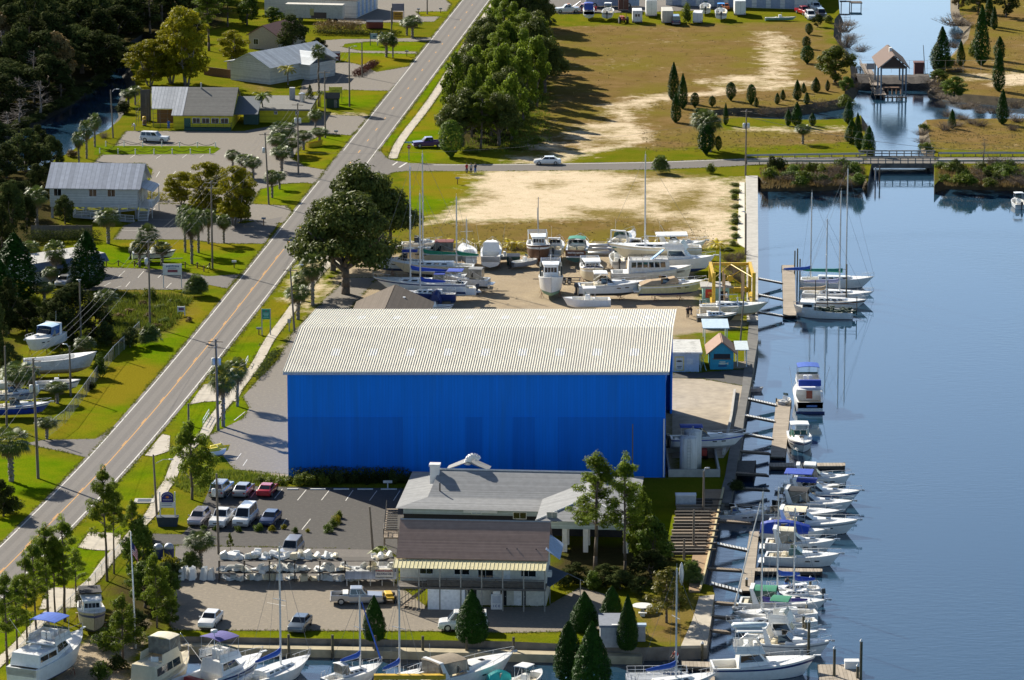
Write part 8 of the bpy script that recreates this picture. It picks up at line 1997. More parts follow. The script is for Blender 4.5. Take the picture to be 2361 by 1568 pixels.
r=place_h('white and blue speedboat with blue top held by the yard forklift',1632,1052,2,land=True,name='speedboat',dz=1.5);cruiser(r,9.4,2.6,1.0,.5,WHITE,M('grey_bottom',(.35,.35,.36),.6),CROYAL,WHITE,CROYAL,None,False,motors=2,plat=False)
m_=r.location
f_=thing('forklift','red marina forklift under the raised speedboat','forklift',(m_.x-1.2,m_.y+.2,0),R(90))
mb=MB();mb.box(-2.2,.2,-1.0,1.0,.5,1.3);mb.build('chassis',M('forklift_red',(.35,.03,.02),.5),f_,False,.08);mb=MB()
for s in(-.6,.6):mb.box(.2,.4,s-.1,s+.1,.2,3.0)
mb.build('lift_mast',BLACK,f_);wheels(f_,(-1.6,.3),1.1,.5,.3)
# ---- foreground basin
r,L=place('white trawler yacht with blue bridge canvas on the gravel at the left',(185,1512),(70,1630),name='trawler_yacht',land=True,dz=1.0,z=0);r.rotation_euler.z=R(66);r.location=P(122,1560)+Vector((0,0,1.0));hb,zs,zt=sportfish(r,12.5,4.1,1.6,.7,WHITE,NAVY,None,True,None,CBLUE)
house(r,'aft_cabin',-5.6,-1.6,1.75,1.8,1.6,2.9,.1,.3,.15,WHITE,(2,.4,.8),GLASS);mb=MB();mb.box(-2.6,.6,-1.5,1.5,3.2,3.3);mb.build('pilothouse_roof',WHITE,r)
mb=MB();mb.box(-3.9,-3.0,-.5,.4,2.9,3.25);mb.build('deck_box',WHITE,r,False,.05);stands_for(r,12,4,'tripod stand under the left trawler yacht',.9)
r=yard('cream trawler with black canvas stored behind the pines',212,1452,-80,name='work_boat',dz=1.1,sc=.85);workboat(r,10,3.5,1.4,.8,M('dull_cream_hull',(.40,.36,.27),.6,dirt=(.2,.17,.12,.6)),AFBLK,NAVY,(.40,.66),.72,1.6,True,0,dark_gear=True,wins=3);mb=MB();mb.box(-4.0,-.6,-1.4,1.4,3.5,3.6);mb.build('black_canvas',CBLACK,r);stands_for(r,10,3.4,'tripod stand under the stored trawler',1.1)
r,L=place('cream trawler with canvas bridge roof, stern towards us',(428,1530),(352,1600),name='trawler_yacht');r.rotation_euler.z=R(66);r.location=P(378,1575,WZ);hb,zs=build_hull(r,10.5,3.6,1.4,.7,CREAM,AFBLK,WHITE,.9,.5,.55,.08,2.4);deck_mesh(r,10.5,hb,zs,.06,CREAM,.6);house(r,'saloon',-4.4,2.2,1.5,1.3,1.3,3.1,.5,.1,.12,CREAM,(3,.35,.8),GLASS,wf=3)
mb=MB();b_,t_=tb(-2.6,1.2,1.3,3.1,-2.5,.8,1.25,3.9);q=side_quads(b_,t_)
for k in('r','l','f'):panel(mb,q[k],0,1,0,1,.03)
mb.build('flybridge',CREAM,r);top_cover(r,-1.0,1.3,1.3,5.1,CCREAM,'canopy',True,.05,.15,3.4,STEEL,CLEARV);bow_rail(r,10.5,hb,zs,.5,.7);mb=MB();mb.obox((-2.6,-.4,3.2),(.1,.8,.8),.4);mb.tube((-2.0,.2,3.15),(-2.0,.21,3.25),.45,None,12);mb.build('life_ring',M('ring_white',(.7,.7,.68),.6),r)
r,L=place('white sportfisher with violet bimini and red seat',(588,1540),(440,1625),name='sportfishing_boat');r.rotation_euler.z=R(48);r.location=P(515,1575,WZ);hb,zs,zt=sportfish(r,11.5,4.0,1.35,.7,WHITE,AFBLK,NAVY,True,None,M('violet_canvas',(.07,.06,.24),.8))
mb=MB();mb.box(-4.6,-3.7,-1.2,1.2,1.0,1.5);mb.build('cockpit_seat',M('red_cushion',(.30,.03,.025),.7),r,False,.15);mb=MB();mb.tube((-1.2,0,zt+1.0),(-1.2,0,zt+2.9),.05);mb.lathe([(.05,0),(.36,.02),(.36,.28),(.1,.34)],(-1.2,0,zt+2.9),12);mb.build('radar_dome',WHITE,r,True)
r,L=place('white sloop with tall aluminium mast at the left basin wall',(712,1532),(575,1600),name='sailboat');r.rotation_euler.z=R(52);r.location=P(640,1568,WZ);sail(r,10.5,3.3,1.15,.9,WHITE,AFGRN,None,12.6,CBLUE,False,None,None,.55,4)
r,L=place('white sailboat with hard white spray top and blue furled sail',(862,1545),(770,1600),name='sailboat');r.rotation_euler.z=R(40);r.location=P(815,1572,WZ);sail(r,7.5,2.7,1.0,.8,WHITE,AFBLK,None,7.6,CBLUE,False,CBLUE,WHITE,.62,2.6)
r=place_h('sailboat mast standing behind the yellow lift beam',916,1585,50,name='sailboat');sail(r,7.5,2.5,.9,.8,WHITE,AFBLK,None,9.0,CBLUE,False,None,None,.55,2.6)
r,L=place('large white express cruiser with brown topped enclosure',(1172,1545),(985,1610),name='cabin_cruiser');r.rotation_euler.z=R(38);r.location=P(1075,1572,WZ);cruiser(r,12.5,4.0,1.5,.7,WHITE,AFBLK,None,WHITE,M('taupe_canvas',(.20,.16,.11),.8),CLEARV,True)
r=place_h('small fishing boat with white hardtop under the basin wall',1213,1585,60,name='motor_boat');console(r,6.5,2.4,.9,.4,WHITE,AFBLK,None,WHITE,1)
r=place_h('tall sailboat whose silver mast rises before the seawall path',1558,1592,25,name='sailboat');sail(r,9.5,3.0,1.0,.8,WHITE,AFBLK,None,11.6,CBLUE,False,None,None,.5,3.5)
r=place_h('small white dinghy under the seawall steps',1530,1560,0,name='dinghy');console(r,3.4,1.5,.5,.2,WHITE,GREYP,None,None,0)
r=place_h('grey pontoon boat with railings at the corner dock',1515,1572,2,name='pontoon_boat');mb=MB();mb.box(-3.2,3.2,-1.2,1.2,.45,.6);mb.build('deck',M('pontoon_deck',(.30,.33,.38),.7),r);mb=MB();mb.tube((-3.2,-.9,.2),(3.4,-.9,.2),.3);mb.tube((-3.2,.9,.2),(3.4,.9,.2),.3);mb.build('pontoon',ALU,r);mb=MB();railing(mb,[(-3.1,-1.15,.6),(3.1,-1.15,.6),(3.1,1.15,.6),(-3.1,1.15,.6),(-3.1,-1.15,.6)],.8,.8,0,.03);mb.build('railing',STEEL,r)
r=place_h('teal covered dinghy at the basin wall',1160,1580,20,name='covered_dinghy');cruiser(r,3.2,1.5,.5,.2,CTEAL,CTEAL,covered=M('bright_teal',(.02,.45,.42),.6),rail=False,plat=False,arch=False,ports=False,hatch=False)
# ------------------------------------------------------------------ docks, walls, poles, signs, people
PLANK=MW('dock_planks',(.36,.31,.25),(.16,.13,.10),2.5,'Y',.9,.10)
PLANKX=MW('dock_planks_across',(.36,.31,.25),(.16,.13,.10),2.5,'X',.9,.10)
BOARDW=MW('brown_boardwalk_planks',(.34,.235,.14),(.22,.15,.09),4,'Y',.85,.10)
def quadbox(mb,q,z0,z1):
 p=[v_ for v_ in q];ar=sum(p[i].x*p[(i+1)%4].y-p[(i+1)%4].x*p[i].y for i in range(4))
 if ar<0:p=p[::-1]
 mb.prism([(a.x,a.y)for a in p],z0,z1)
def dock(label,q,z=None,m=PLANK,name='dock',cat='dock',th=.45,group=None):
 """plank deck on piles / floats through four surveyed corners"""
 z=WZ+.55 if z is None else z
 pts=[P(u,v,z)for u,v in q];c=sum(pts,Vector())/4
 r=thing(name,label,cat,(c.x,c.y,WZ),0,group);loc=[p-Vector((c.x,c.y,0))for p in pts]
 mb=MB();quadbox(mb,loc,z-WZ-.1,z-WZ);mb.build('deck',m,r)
 mb=MB();k=[p*.96 for p in loc];quadbox(mb,k,z-WZ-th,z-WZ-.104);mb.build('float',PILE,r)
 mb=MB()
 for p in loc:mb.tube((p.x*.97,p.y*.97,-1.5),(p.x*.97,p.y*.97,z-WZ+.02),.12)
 mb.build('piling',PILE,r)
 return r
dock('upper plank float with the rafted sailboats',[(1803,611),(1832,611),(1836,727),(1806,727)])
dock('middle plank float between gangways and trawler yacht',[(1790,920),(1824,922),(1811,1054),(1776,1052)])
dock('lower plank float among the cruisers',[(1729,1225),(1750,1225),(1736,1362),(1706,1362)])
dock('dark finger pier at the top of the cruiser row',[(1773,1067),(1949,1067),(1949,1074),(1773,1075)],None,PLANKX)
dock('short finger pier behind the enclosed cruisers',[(1850,1098),(1950,1098),(1950,1104),(1850,1104)],None,PLANKX)
dock('finger pier beside the open express cruiser',[(1741,1309),(1896,1311),(1896,1318),(1741,1317)],None,PLANKX)
dock('low work float with the kneeling sailor',[(1735,1352),(1842,1353),(1842,1363),(1735,1363)],None,PLANKX)
dock('end dock behind the large sportfisher',[(1886,1532),(1980,1532),(1985,1575),(1890,1575)],None,PLANKX)
dock('short plank dock left of the large sportfisher',[(1572,1524),(1642,1526),(1642,1538),(1572,1536)],None,PLANKX)
dock('small wooden step dock at the sportfisher stern',[(1628,1548),(1648,1548),(1648,1572),(1628,1572)],None,PLANK)
dock('dark timber dock block at the upper slips',[(1700,1062),(1742,1062),(1738,1090),(1690,1090)],WZ+1.1,M('dark_timber',(.06,.055,.05),.9,var=.3))
def gangway(label,a,b,za=0.0,zb=None,wd=1.0,m=WPAINT):
 zb=WZ+.6 if zb is None else zb
 p,q=P(a[0],a[1],za),P(b[0],b[1],zb);d=q-p;L=d.to_2d().length
 r=thing('gangway',label,'gangway',p,math.atan2(d.y,d.x),'gangways and slip walkways');dz=d.z
 mb=MB();n=int(L/.35)
 for i in range(n):
  t=(i+.1)/n;t2=(i+.82)/n;mb.hexa([(L*t,-wd/2,dz*t),(L*t2,-wd/2,dz*t2),(L*t2,wd/2,dz*t2),(L*t,wd/2,dz*t)],[(L*t,-wd/2,dz*t+.07),(L*t2,-wd/2,dz*t2+.07),(L*t2,wd/2,dz*t2+.07),(L*t,wd/2,dz*t+.07)])
 mb.build('treads',m,r)
 for s in(-1,1):
  mb=MB();mb.hexa([(0,s*wd/2-.05,-.2),(L,s*wd/2-.05,dz-.2),(L,s*wd/2+.05,dz-.2),(0,s*wd/2+.05,-.2)],[(0,s*wd/2-.05,.06),(L,s*wd/2-.05,dz+.06),(L,s*wd/2+.05,dz+.06),(0,s*wd/2+.05,.06)])
  mb.build('stringer',PILE,r)
for a,b in[((1746,641),(1803,652)),((1745,678),(1804,690)),((1744,718),(1806,728)),((1724,919),(1791,934)),((1716,957),(1787,971)),((1711,999),(1781,1011)),((1646,1252),(1724,1268)),((1640,1345),(1712,1364))]:
 gangway('narrow slatted gangway from the seawall to the plank float',a,b)
for v,u0,u1 in[(1040,1706,1775),(1090,1694,1770),(1124,1688,1772),(1163,1662,1760),(1200,1652,1730),(1310,1630,1712),(1388,1644,1700),(1420,1641,1690),(1452,1636,1680)]:
 gangway('dark slip walkway reaching out from the seawall',(u0,v),(u1,v+5),-.2,WZ+.7,.9,TEAK)
r=thing('boardwalk','brown plank boardwalk along the slips','boardwalk',P(1630,1240))
pts=[P(u,v,.25)-Vector((r.location.x,r.location.y,0))for u,v in((1626,1128),(1668,1128),(1655,1186),(1645,1236),(1625,1321),(1614,1362),(1588,1362),(1594,1296),(1604,1238),(1613,1180))]
mb=MB();mb.prism([(p.x,p.y)for p in pts][::-1],.05,.25);mb.build('deck',BOARDW,r)
mb=MB()
for a,b in zip(pts[1:5],pts[2:6]):mb.tube((a.x,a.y,.42),(b.x,b.y,.42),.16,None,4)
mb.build('kerb_beam',M('pale_timber_cap',(.52,.42,.22),.8,var=.2),r)
for i in range(9):
 v=1162+i*14.5;p=P(1604-2.3*i,v);r=thing('boat_cradle','dark timber boat cradle in the row beside the boardwalk','cradle',p,0,'timber boat cradles')
 mb=MB();mb.box(-2.2,2.0,-.9,-.55,.15,.5);mb.box(-2.2,2.0,.5,.85,.15,.5)
 mb.build('beam',[PILE,TEAK][i%2],r);mb=MB()
 for x in(-1.9,-.6,.7,1.7):mb.box(x,x+.25,-1.1,1.1,0,.15)
 mb.build('sleeper',TEAK,r);mb=MB();mb.box(.9,3.2,-.2,.0,.5,.68);mb.build('bunk',PILE,r)
q=[P(395,1467),P(1480,1493)]
mb=MB();mb.hexa([(q[0].x-.5,q[0].y-1.6,WZ-2),(q[1].x,q[1].y-1.3,WZ-2),(q[1].x,q[1].y-.02,WZ-2),(q[0].x-.5,q[0].y-.02,WZ-2)],[(q[0].x-.5,q[0].y-1.6,-.62),(q[1].x,q[1].y-1.3,-.62),(q[1].x,q[1].y-.02,-.62),(q[0].x-.5,q[0].y-.02,-.62)])
tag(mb.build('seawall_ledge',M('ledge_concrete',(.40,.34,.22),.9,var=.2,scale=.8,dirt=(.15,.13,.09,.6))),kind='structure')
def pile(u,vb,vt,label,z=WZ,cap=False,rad=.16,group='marina pilings'):
 r=thing('piling',label,'piling',P(u,vb,z),0,group);h=HT(vb,vt,z)
 mb=MB();mb.tube((0,0,-1.5),(0,0,h),rad,rad*.9,8);mb.build('post',M('green_brown_pile',(.10,.085,.05),.9,var=.3),r)
 if cap:
  mb=MB();mb.lathe([(rad*1.15,0),(rad*1.1,.08),(.02,.28)],(0,0,h),8);mb.build('cap',WPAINT,r)
for u in(666,767,866,975,1076,1184):pile(u,1518,1462+(u-600)*.012,'weathered fender pile against the basin wall',group='fender piles of the basin wall')
for u,vb,vt in[(1868,1361,1333),(1861,1388,1360),(1868,1412,1386),(1859,1420,1393),(1714,1431,1406),(1710,1456,1430),(1852,1476,1420),(1857,1480,1434),(1864,1520,1434),(1864,1516,1490),(1923,1570,1496),(1984,1590,1479),(1977,1575,1536),(1721,1362,1336),(1619,1524,1484)]:pile(u,vb,vt,'dark mooring pile with pale cap among the slips',cap=True)
for u,vb,vt in[(1832,640,578),(1838,645,573),(1844,650,597),(1951,700,609),(1790,935,918)]:pile(u,vb,vt,'slim dark mooring pole at the upper float',rad=.11)
def lift():
 a,b=P(1645,726),P(1738,728);r=thing('travel_lift','tall yellow travel lift straddling a sailboat at the seawall','boat lift',((a.x+b.x)/2,a.y,0));W=(b.x-a.x)/2;D=P(1645,692).y-a.y;H=HT(726,632)-.3
 for x in(-W,W):
  for y in(0,D):
   mb=MB();mb.box(x-.24,x+.24,y-.24,y+.24,.7,H+(.5 if y==0 else 0));mb.build('leg',YELLOW,r)
   mb=MB();mb.tube((x-.22,y,.62),(x+.22,y,.62),.62,None,14);w_=mb.build('wheel',RUB,r);mb=MB();mb.tube((x-.24,y,.62),(x+.24,y,.62),.25,None,10);mb.build('hub',YELLOW,w_)
  mb=MB();mb.box(x-.2,x+.2,.24,D-.24,H-.5,H);mb.box(x-.25,x+.25,.24,D-.24,.9,1.5);mb.build('side_beam',YELLOW,r)
 mb=MB();mb.box(-W+.24,W-.24,D-.2,D+.2,H-.5,H-.1);mb.box(-W+.24,W-.24,D-.2,D+.2,1.2,1.9);mb.build('cross_beam',YELLOW,r)
 mb=MB()
 for s in(-1,1):mb.tube((s*(W-.3),D-.1,H-.6),(-s*(W-.3),D-.1,1.9),.08);mb.tube((s*(W-.3),.5,H-.2),(0,D,H-.3),.07)
 mb.tube((0,D-.25,H*.57),(0,D+.05,H*.57),.5,None,10);mb.build('brace',YELLOW,r)
 mb=MB();mb.box(-W-1.6,-W-.24,.4,1.6,.9,1.4);mb.box(W+.24,W+1.2,.4,1.4,1.1,1.6);mb.box(-W+.3,W*.2,D-2.4,D-1.0,1.5,2.3);mb.build('engine_deck',YELLOW,r)
 mb=MB()
 for x in(-1.2,1.6):
  mb.box(x-.12,x+.12,D*.28,D*.3,.8,H-.3);mb.box(x-.12,x+.12,D*.7,D*.72,.8,H-.3)
 mb.build('sling',CTAN,r);return r,W,D
LIFT=lift()
r=thing('lift_beam','yellow crane beam lying across the slip','crane beam',P(945,1566,.2));mb=MB();mb.box(-3.7,3.7,-.2,.2,0,.45);mb.box(-3.7,3.7,-.32,.32,.45,.5);mb.box(-3.7,-3.3,-.5,.5,-.5,0);mb.build('beam',YELLOW,r)
for u,k in((880,0),(1010,1)):
 mb=MB();x=(u-945)/22;mb.box(x-.12,x+.12,-.12,.12,-2.5,0);mb.build('leg',YELLOW,r)
for i,(u,vb,vt,lb)in enumerate([(1597,1083,991,'rear white fuel tank with stained top'),(1587,1097,1006,'front white fuel tank with vertical weld line')]):
 h=HT(vb,vt)-.3;r=thing('storage_tank',lb,'tank',P(u,vb-3));mb=MB();mb.lathe([(1.08,0),(1.08,h),(1.0,h+.06),(.02,h+.22)],n=22);mb.build('shell',M('stained_white_tank',(.62,.62,.60),.6,var=.08,stretch=(2,2,.25),dirt=(.28,.24,.2,.6)),r,True)
 mb=MB();mb.tube((0,0,h+.2),(0,0,h+.6),.08);mb.build('vent',GREYP,r);mb=MB()
 for s in(-.2,.2):mb.tube((s,-1.12,0),(s,-1.12,h),.025,None,4)
 for k in range(12):mb.tube((-.2,-1.12,.4+k*.4),(.2,-1.12,.4+k*.4),.02,None,4)
 mb.build('ladder',GREYP,r)
r=thing('bund_wall','low concrete wall round the fuel tanks','wall',P(1541,1100));W_=(1660-1541)/18.7;D_=12.5
for q in((0,W_,0,.25),(0,W_,D_-.25,D_),(0,.25,.25,D_-.25),(W_-.25,W_,.25,D_-.25)):
 mb=MB();mb.box(*q,0,.95);mb.build('wall_panel',CONC,r)
r=thing('kerb_wall','low pale kerb wall along the quay edge of the apron','wall',P(1668,1050));mb=MB();pp=[P(u,v)-r.location for u,v in((1668,1050),(1676,1010),(1686,965),(1694,905))]
for a,b in zip(pp[:-1],pp[1:]):mb.hexa([(a.x-.15,a.y,0),(a.x+.15,a.y,0),(b.x+.15,b.y,0),(b.x-.15,b.y,0)],[(a.x-.15,a.y,.5),(a.x+.15,a.y,.5),(b.x+.15,b.y,.5),(b.x-.15,b.y,.5)])
mb.build('kerb',CONC,r)
def pole(u,vb,vt,label,arms=1,transf=0,lamp=None,lean=0.0,rad=.16,name='utility_pole',m=None):
 r=thing(name,label,'pole',P(u,vb));h=HT(vb,vt);mb=MB();mb.tube((0,0,-.3),(lean,0,h),rad,rad*.65,8);mb.build('shaft',m or POLEW,r)
 if arms:
  mb=MB()
  for k in range(arms):mb.obox((lean*(1-.1*k),-.12,h-.3-.8*k),(.10,2.0,.11),R(80));
  mb.build('crossarm',TEAK,r);mb=MB()
  for k in range(arms):
   for s in(-.9,-.4,.4,.9):mb.tube((lean+s*.98*math.sin(R(10)),s,h-.25-.8*k),(lean+s*.98*math.sin(R(10)),s,h-.08-.8*k),.045,None,6)
  mb.build('insulator',GREYP,r)
 for k in range(transf):
  mb=MB();x=lean*.8+(.36 if k%2 else-.36);mb.lathe([(.24,0),(.24,.85),(.18,.92)],(x,-.05,h*.72-.5*(k//2)),10);mb.build('transformer',M('transformer_grey',(.55,.57,.58),.5),r,True)
 if lamp:
  mb=MB();mb.tube((0,0,h*lamp[1]),(lamp[0]*.5,0,h*lamp[1]+.45),.04,None,5);mb.tube((lamp[0]*.5,0,h*lamp[1]+.45),(lamp[0],0,h*lamp[1]+.5),.04,None,5);a_=mb.build('lamp_arm',ALU,r);mb=MB();mb.ell((lamp[0]+.2,0,h*lamp[1]+.48),(.35,.14,.09),8,5);mb.build('lamp_head',ALU,a_)
 return r
for a in[(88,1103,826,'thick left roadside pole in front of the boatyard',2,2,None,-.25,.2),(346,753,553,'roadside pole by the overgrown lot',1,1),(490,619,417,'tall pole among the lawn palms',2,0),(620,472,306,'pole at the car park palms',1,1,None,-.5),(688,402,238,'pole with grey transformers in the palm cluster',1,2),(750,318,163,'pole beside the dark green shed'),(806,246,108,'pole on the lawn beyond the restaurant',0,0,(1.0,.97)),(835,178,97,'pole in the dark red planter',0),(903,78,18,'pole at the pylon sign',0),(985,33,-40,'pole at the top verge'),
 (503,993,782,'pole with two white transformers in front of the cabbage palms',2,2,None,-.15,.2),(362,1192,1048,'street lamp pole beside the blue marina sign',0,0,(1.6,.86),-.3),(435,980,930,'short bare post on the verge',0),(679,764,618,'pole on the sidewalk verge',1,0,(.9,1.0),-.5),(504,1278,1092,'car park pole with grey transformer',0,1,None,-.1),(860,1272,1168,'brown leaning pole behind the marina office',0,0,None,-.35),(1719,406,253,'pole with grey transformers at the seawall corner',1,2),(1719,588,492,'lamp pole on the seawall walkway',0,0,(-.6,.97)),(1706,800,672,'dark leaning pole beside the travel lift',0,0,None,.5,.13),(1622,1182,1086,'pole with lamp at the tank wall',0,0,(.2,.98)),(1599,1266,1176,'brown pole between the boat cradles',0),(1577,1290,1242,'short grey pole between the boat cradles',0),(163,913,798,'lamp pole beside the bare white hull',0,0,(-.8,.97)),(16,986,798,'grey pole at the left edge of the boatyard',0),(187,802,650,'vine footed pole in front of the large dark tree',0,0,(-.3,.98)),(261,318,208,'creek side lamp pole',0,0,(.8,.97),-.3),(1458,1106,978,'thin dark mast against the blue wall',0,0,None,0,.09),(348,460,430,'short post at the raised house',0,0,None,0,.06)]:pole(*a)
def wire(a,b,label,sag=1.2,r_=.014):
 p,q=Vector(a),Vector(b);c=p.copy();r=thing('power_line',label,'power line',c,0,'overhead power lines');pts=[]
 for i in range(9):
  t=i/8;x=p.lerp(q,t)-c;x.z-=sag*4*t*(1-t);pts.append(x)
 mb=MB();mb.path(pts,r_,4);mb.build('wire',M('wire_grey',(.13,.13,.135),.6),r)
tops=[(P(u,vb),HT(vb,vt))for u,vb,vt in((-60,1300,1000),(88,1103,826),(346,753,553),(490,619,417),(620,472,306),(688,402,238),(750,318,163),(806,246,108))]
for(p,h),(q,h2)in zip(tops[:-1],tops[1:]):
 for dx,dz in((-.9,-.05),(-.1,-.05),(.9,-.05),(.1,-3.0)):
  wire((p.x+dx,p.y,h+dz),(q.x+dx,q.y,h2+dz),'overhead wire strung along the left side of the main road')
p,h=P(1719,406),HT(406,253)
wire((p.x,p.y,h-1.2),tuple(P(2480,350,6.2)),'thick wire crossing in front of the bridge',2.0,.035);wire((p.x,p.y,h-.3),tuple(P(2480,342,8.5)),'thin wire crossing above the bridge',1.5);wire((tops[4][0].x,tops[4][0].y,9),(p.x,p.y,h-1),'long wire crossing the main road to the seawall pole',2.5,.016)
def rope_fence(label,pts,h=1.0,m=WPAINT):
 c=P(*pts[0]);r=thing('rope_fence',label,'fence',c);w3=[P(*p)-c for p in pts]
 for p in w3:
  mb=MB();mb.tube(p,p+Vector((0,0,h)),.10,None,6);mb.build('post',m,r)
 mb=MB()
 for a,b in zip(w3[:-1],w3[1:]):
  pp=[a.lerp(b,t/6)+Vector((0,0,h*.95-.55*4*(t/6)*(1-t/6)))for t in range(7)];mb.path(pp,.045,5)
 mb.build('rope',BLACK,r)
rope_fence('far rope fence of white posts round the grass strip',[(u,338+.4*i)for i,u in enumerate((244,286,329,373,414,455,497))],1.0)
rope_fence('near rope fence of white posts round the grass strip',[(230,354),(272,355),(312,356),(355,356),(397,355),(439,355),(484,355)],1.0)
rope_fence('brown rope fence along the sign lot lawn',[(245,614),(273,613),(310,614),(340,614),(427,617),(455,618),(484,619),(470,626)],.9,BROWNW)
def linkfence(label,pts,h=1.9):
 c=P(*pts[0]);r=thing('chain_link_fence',label,'fence',c);w3=[P(*p)-c for p in pts];mb=MB();m2=MB()
 for a,b in zip(w3[:-1],w3[1:]):
  n=max(1,int((b-a).length/3))
  for i in range(n+1):mb.tube(a.lerp(b,i/n),a.lerp(b,i/n)+Vector((0,0,h)),.035,None,5)
  mb.tube(a+Vector((0,0,h)),b+Vector((0,0,h)),.025,None,4)
  k=int((b-a).length/.30)
  for i in range(k-4):
   for s in(0,4):
    m2.tube(a.lerp(b,(i+s)/k)+Vector((0,0,.05)),a.lerp(b,(i+4-s)/k)+Vector((0,0,h)),.006,None,3,caps=False)
 mb.build('frame',STEEL,r);m2.build('mesh',M('fence_wire',(.28,.29,.30),.5,.4),r)
linkfence('wire fence sloping along the left storage yard',[(322,772),(262,830),(228,872),(190,925),(150,978),(112,1008)])
linkfence('wire fence behind the boatyard palms',[(905,585),(1180,583),(1420,581),(1660,584)],1.6)
linkfence('low wire fence between sidewalk and left pines',[(335,1215),(250,1310),(205,1362),(120,1445),(20,1540)],1.3)
def sign(name,label,u,vb,vt,wd,hb,m,parts=(),posts=2,pm=WPAINT,yaw=0):
 r=thing(name,label,'sign',P(u,vb),R(yaw));H=HT(vb,vt)
 for x in((-wd/2,wd/2)if posts==2 else(0,)):
  mb=MB();mb.box(x-.07,x+.07,-.07,.07,0,H if posts==2 else H-.05);mb.build('post',pm,r)
 mb=MB();mb.box(-wd/2+.07 if posts==2 else-wd/2,wd/2-.07 if posts==2 else wd/2,-.11,-.03 if posts==1 else .03,H-hb,H-.03);b_=mb.build('board',m,r)
 for x0,x1,z0,z1,pm2 in parts:
  mb=MB();mb.box(x0,x1,-.13,-.112,H-z1,H-z0);mb.build('lettering',pm2,b_)
 return r,H,b_
LN=M('letter_navy',(.02,.04,.20),.6);LR_=M('letter_red',(.25,.06,.09),.6);LK=M('letter_black',(.02,.02,.02),.6);LP=M('letter_pale',(.25,.50,.42),.6);LW=M('letter_white',(.7,.7,.7),.6)
sign('lot_sign','white two post sign with navy arch lettering by the sign lot',398,664,608,2.7,1.7,WPAINT,[(-.9+i*.22,-.76+i*.22,.22+.02*abs(i-4),.42+.02*abs(i-4),LN)for i in range(9)]+[(-.6,.6,.62,.70,LN),(-.7,.8,.9,1.3,LR_)])
sign('town_sign','green road welcome sign on two posts',614,773,712,1.2,1.5,M('sign_green',(.01,.23,.15),.5),[(-.42,.42,.55,.64,LP),(-.38,.38,.72,.84,LP),(-.3,.3,.94,1.04,LP),(-.1,.15,.28,.40,LR_),(-.4,.4,1.2,1.28,LP)],2,GREYP)
r,H,b_=sign('marina_sign','arched navy blue marina sign with orange emblem on white posts',387,1212,1134,1.75,.75,WPAINT,[(-.7,.6,.2,.27,GREYP),(-.7,.5,.42,.48,LN)]);b_.location.z=-1.15
mb=MB();mb.yprism([(-.72,H-1.25),(.72,H-1.25),(.72,H-.55)]+[(.72*math.cos(a),H-.55+.55*math.sin(a))for a in np.linspace(.3,pi-.3,9)]+[(-.72,H-.55)],-.12,.02);ar=mb.build('arched_panel',M('deep_navy_sign',(.012,.015,.16),.5),r)
mb=MB();mb.ell((0,-.13,H-.62),(.2,.02,.15),12,6);mb.build('emblem',M('emblem_orange',(.5,.17,.02),.5),ar)
mb=MB()
for k in range(11):
 a=.25+(pi-.5)*k/10;mb.obox((.56*math.cos(a),-.125,H-.62+.42*math.sin(a)),(.06,.02,.08),0,ry=-(a-pi/2))
for k in range(9):mb.box(-.5+k*.115,-.43+k*.115,-.13,-.115,H-.98,H-.90)
mb.build('lettering',LW,ar);mb=MB();mb.hexa([(-1.1,-.5,0),(1.1,-.5,0),(1.1,.5,0),(-1.1,.5,0)],[(-1.3,-.6,1.15),(1.3,-.6,1.15),(1.3,.6,1.15),(-1.3,.6,1.15)]);mb.build('planter_base',M('dark_blue_grey_planter',(.035,.05,.07),.8),r)
r,H,b_=sign('pylon_sign','tall dark pylon sign with orange lower board',918,57,8,2.5,1.6,M('grey_violet_board',(.22,.20,.27),.6),[],2,M('pylon_blue',(.06,.09,.16),.6))
mb=MB();mb.box(-1.05,1.05,-.12,.0,H-3.6,H-1.8);ob=mb.build('orange_board',M('board_orange',(.48,.24,.02),.6),r);mb=MB()
for k in range(5):mb.box(-.7+k*.28,-.52+k*.28,-.135,-.12,H-2.5,H-2.15)
mb.box(-.8,.9,-.135,-.12,H-2.85,H-2.75);mb.build('lettering',M('letter_brown',(.12,.05,.02),.6),ob)
sign('restaurant_sign','pale yellow restaurant sign board on the lawn',774,236,200,2.4,1.3,M('sign_yellow',(.50,.46,.06),.6),[(-.75,-.1,.75,.85,LK),(.3,.75,.75,.85,LK),(.0,.1,.45,.85,M('letter_olive',(.2,.17,.03),.6))],2,M('sign_yellow',(.5,.46,.06),.6))
sign('notice_sign','blue and white sign on the oval lawn island',862,105,77,1.5,1.2,M('sign_pale_blue',(.30,.38,.46),.6),[(-.2,.6,.55,.75,NAVY),(-.1,.6,.9,1.0,NAVY)],2,NAVY)
sign('sale_sign','small white sale sign on the overgrown lot',418,728,706,1.0,.8,WPAINT,[(-.35,.4,.2,.6,M('letter_plum',(.18,.08,.15),.6))])
r,H,b_=sign('street_sign','stop sign under a green street name sign',943,370,326,1.5,.28,M('sign_street_green',(.01,.24,.18),.5),[(-.55,.55,.1,.18,LW)],1,GREYP)
mb=MB();mb.yprism([(.36*math.cos(a),H-.95+.36*math.sin(a))for a in np.linspace(pi/8,2*pi+pi/8,8,endpoint=False)],-.14,-.10);st_=mb.build('stop_plate',M('stop_red',(.32,.015,.02),.5),r);text('STOP',.24,LW,st_,(0,-.15,H-.95),(pi/2,0,0))
sign('direction_sign','small white sign in the shaded shrub bed',894,1126,1107,1.1,.35,WPAINT,[],1)
sign('speed_sign','white road sign seen edge on by the sidewalk',667,764,735,.5,.6,GREYP,[],1,GREYP)
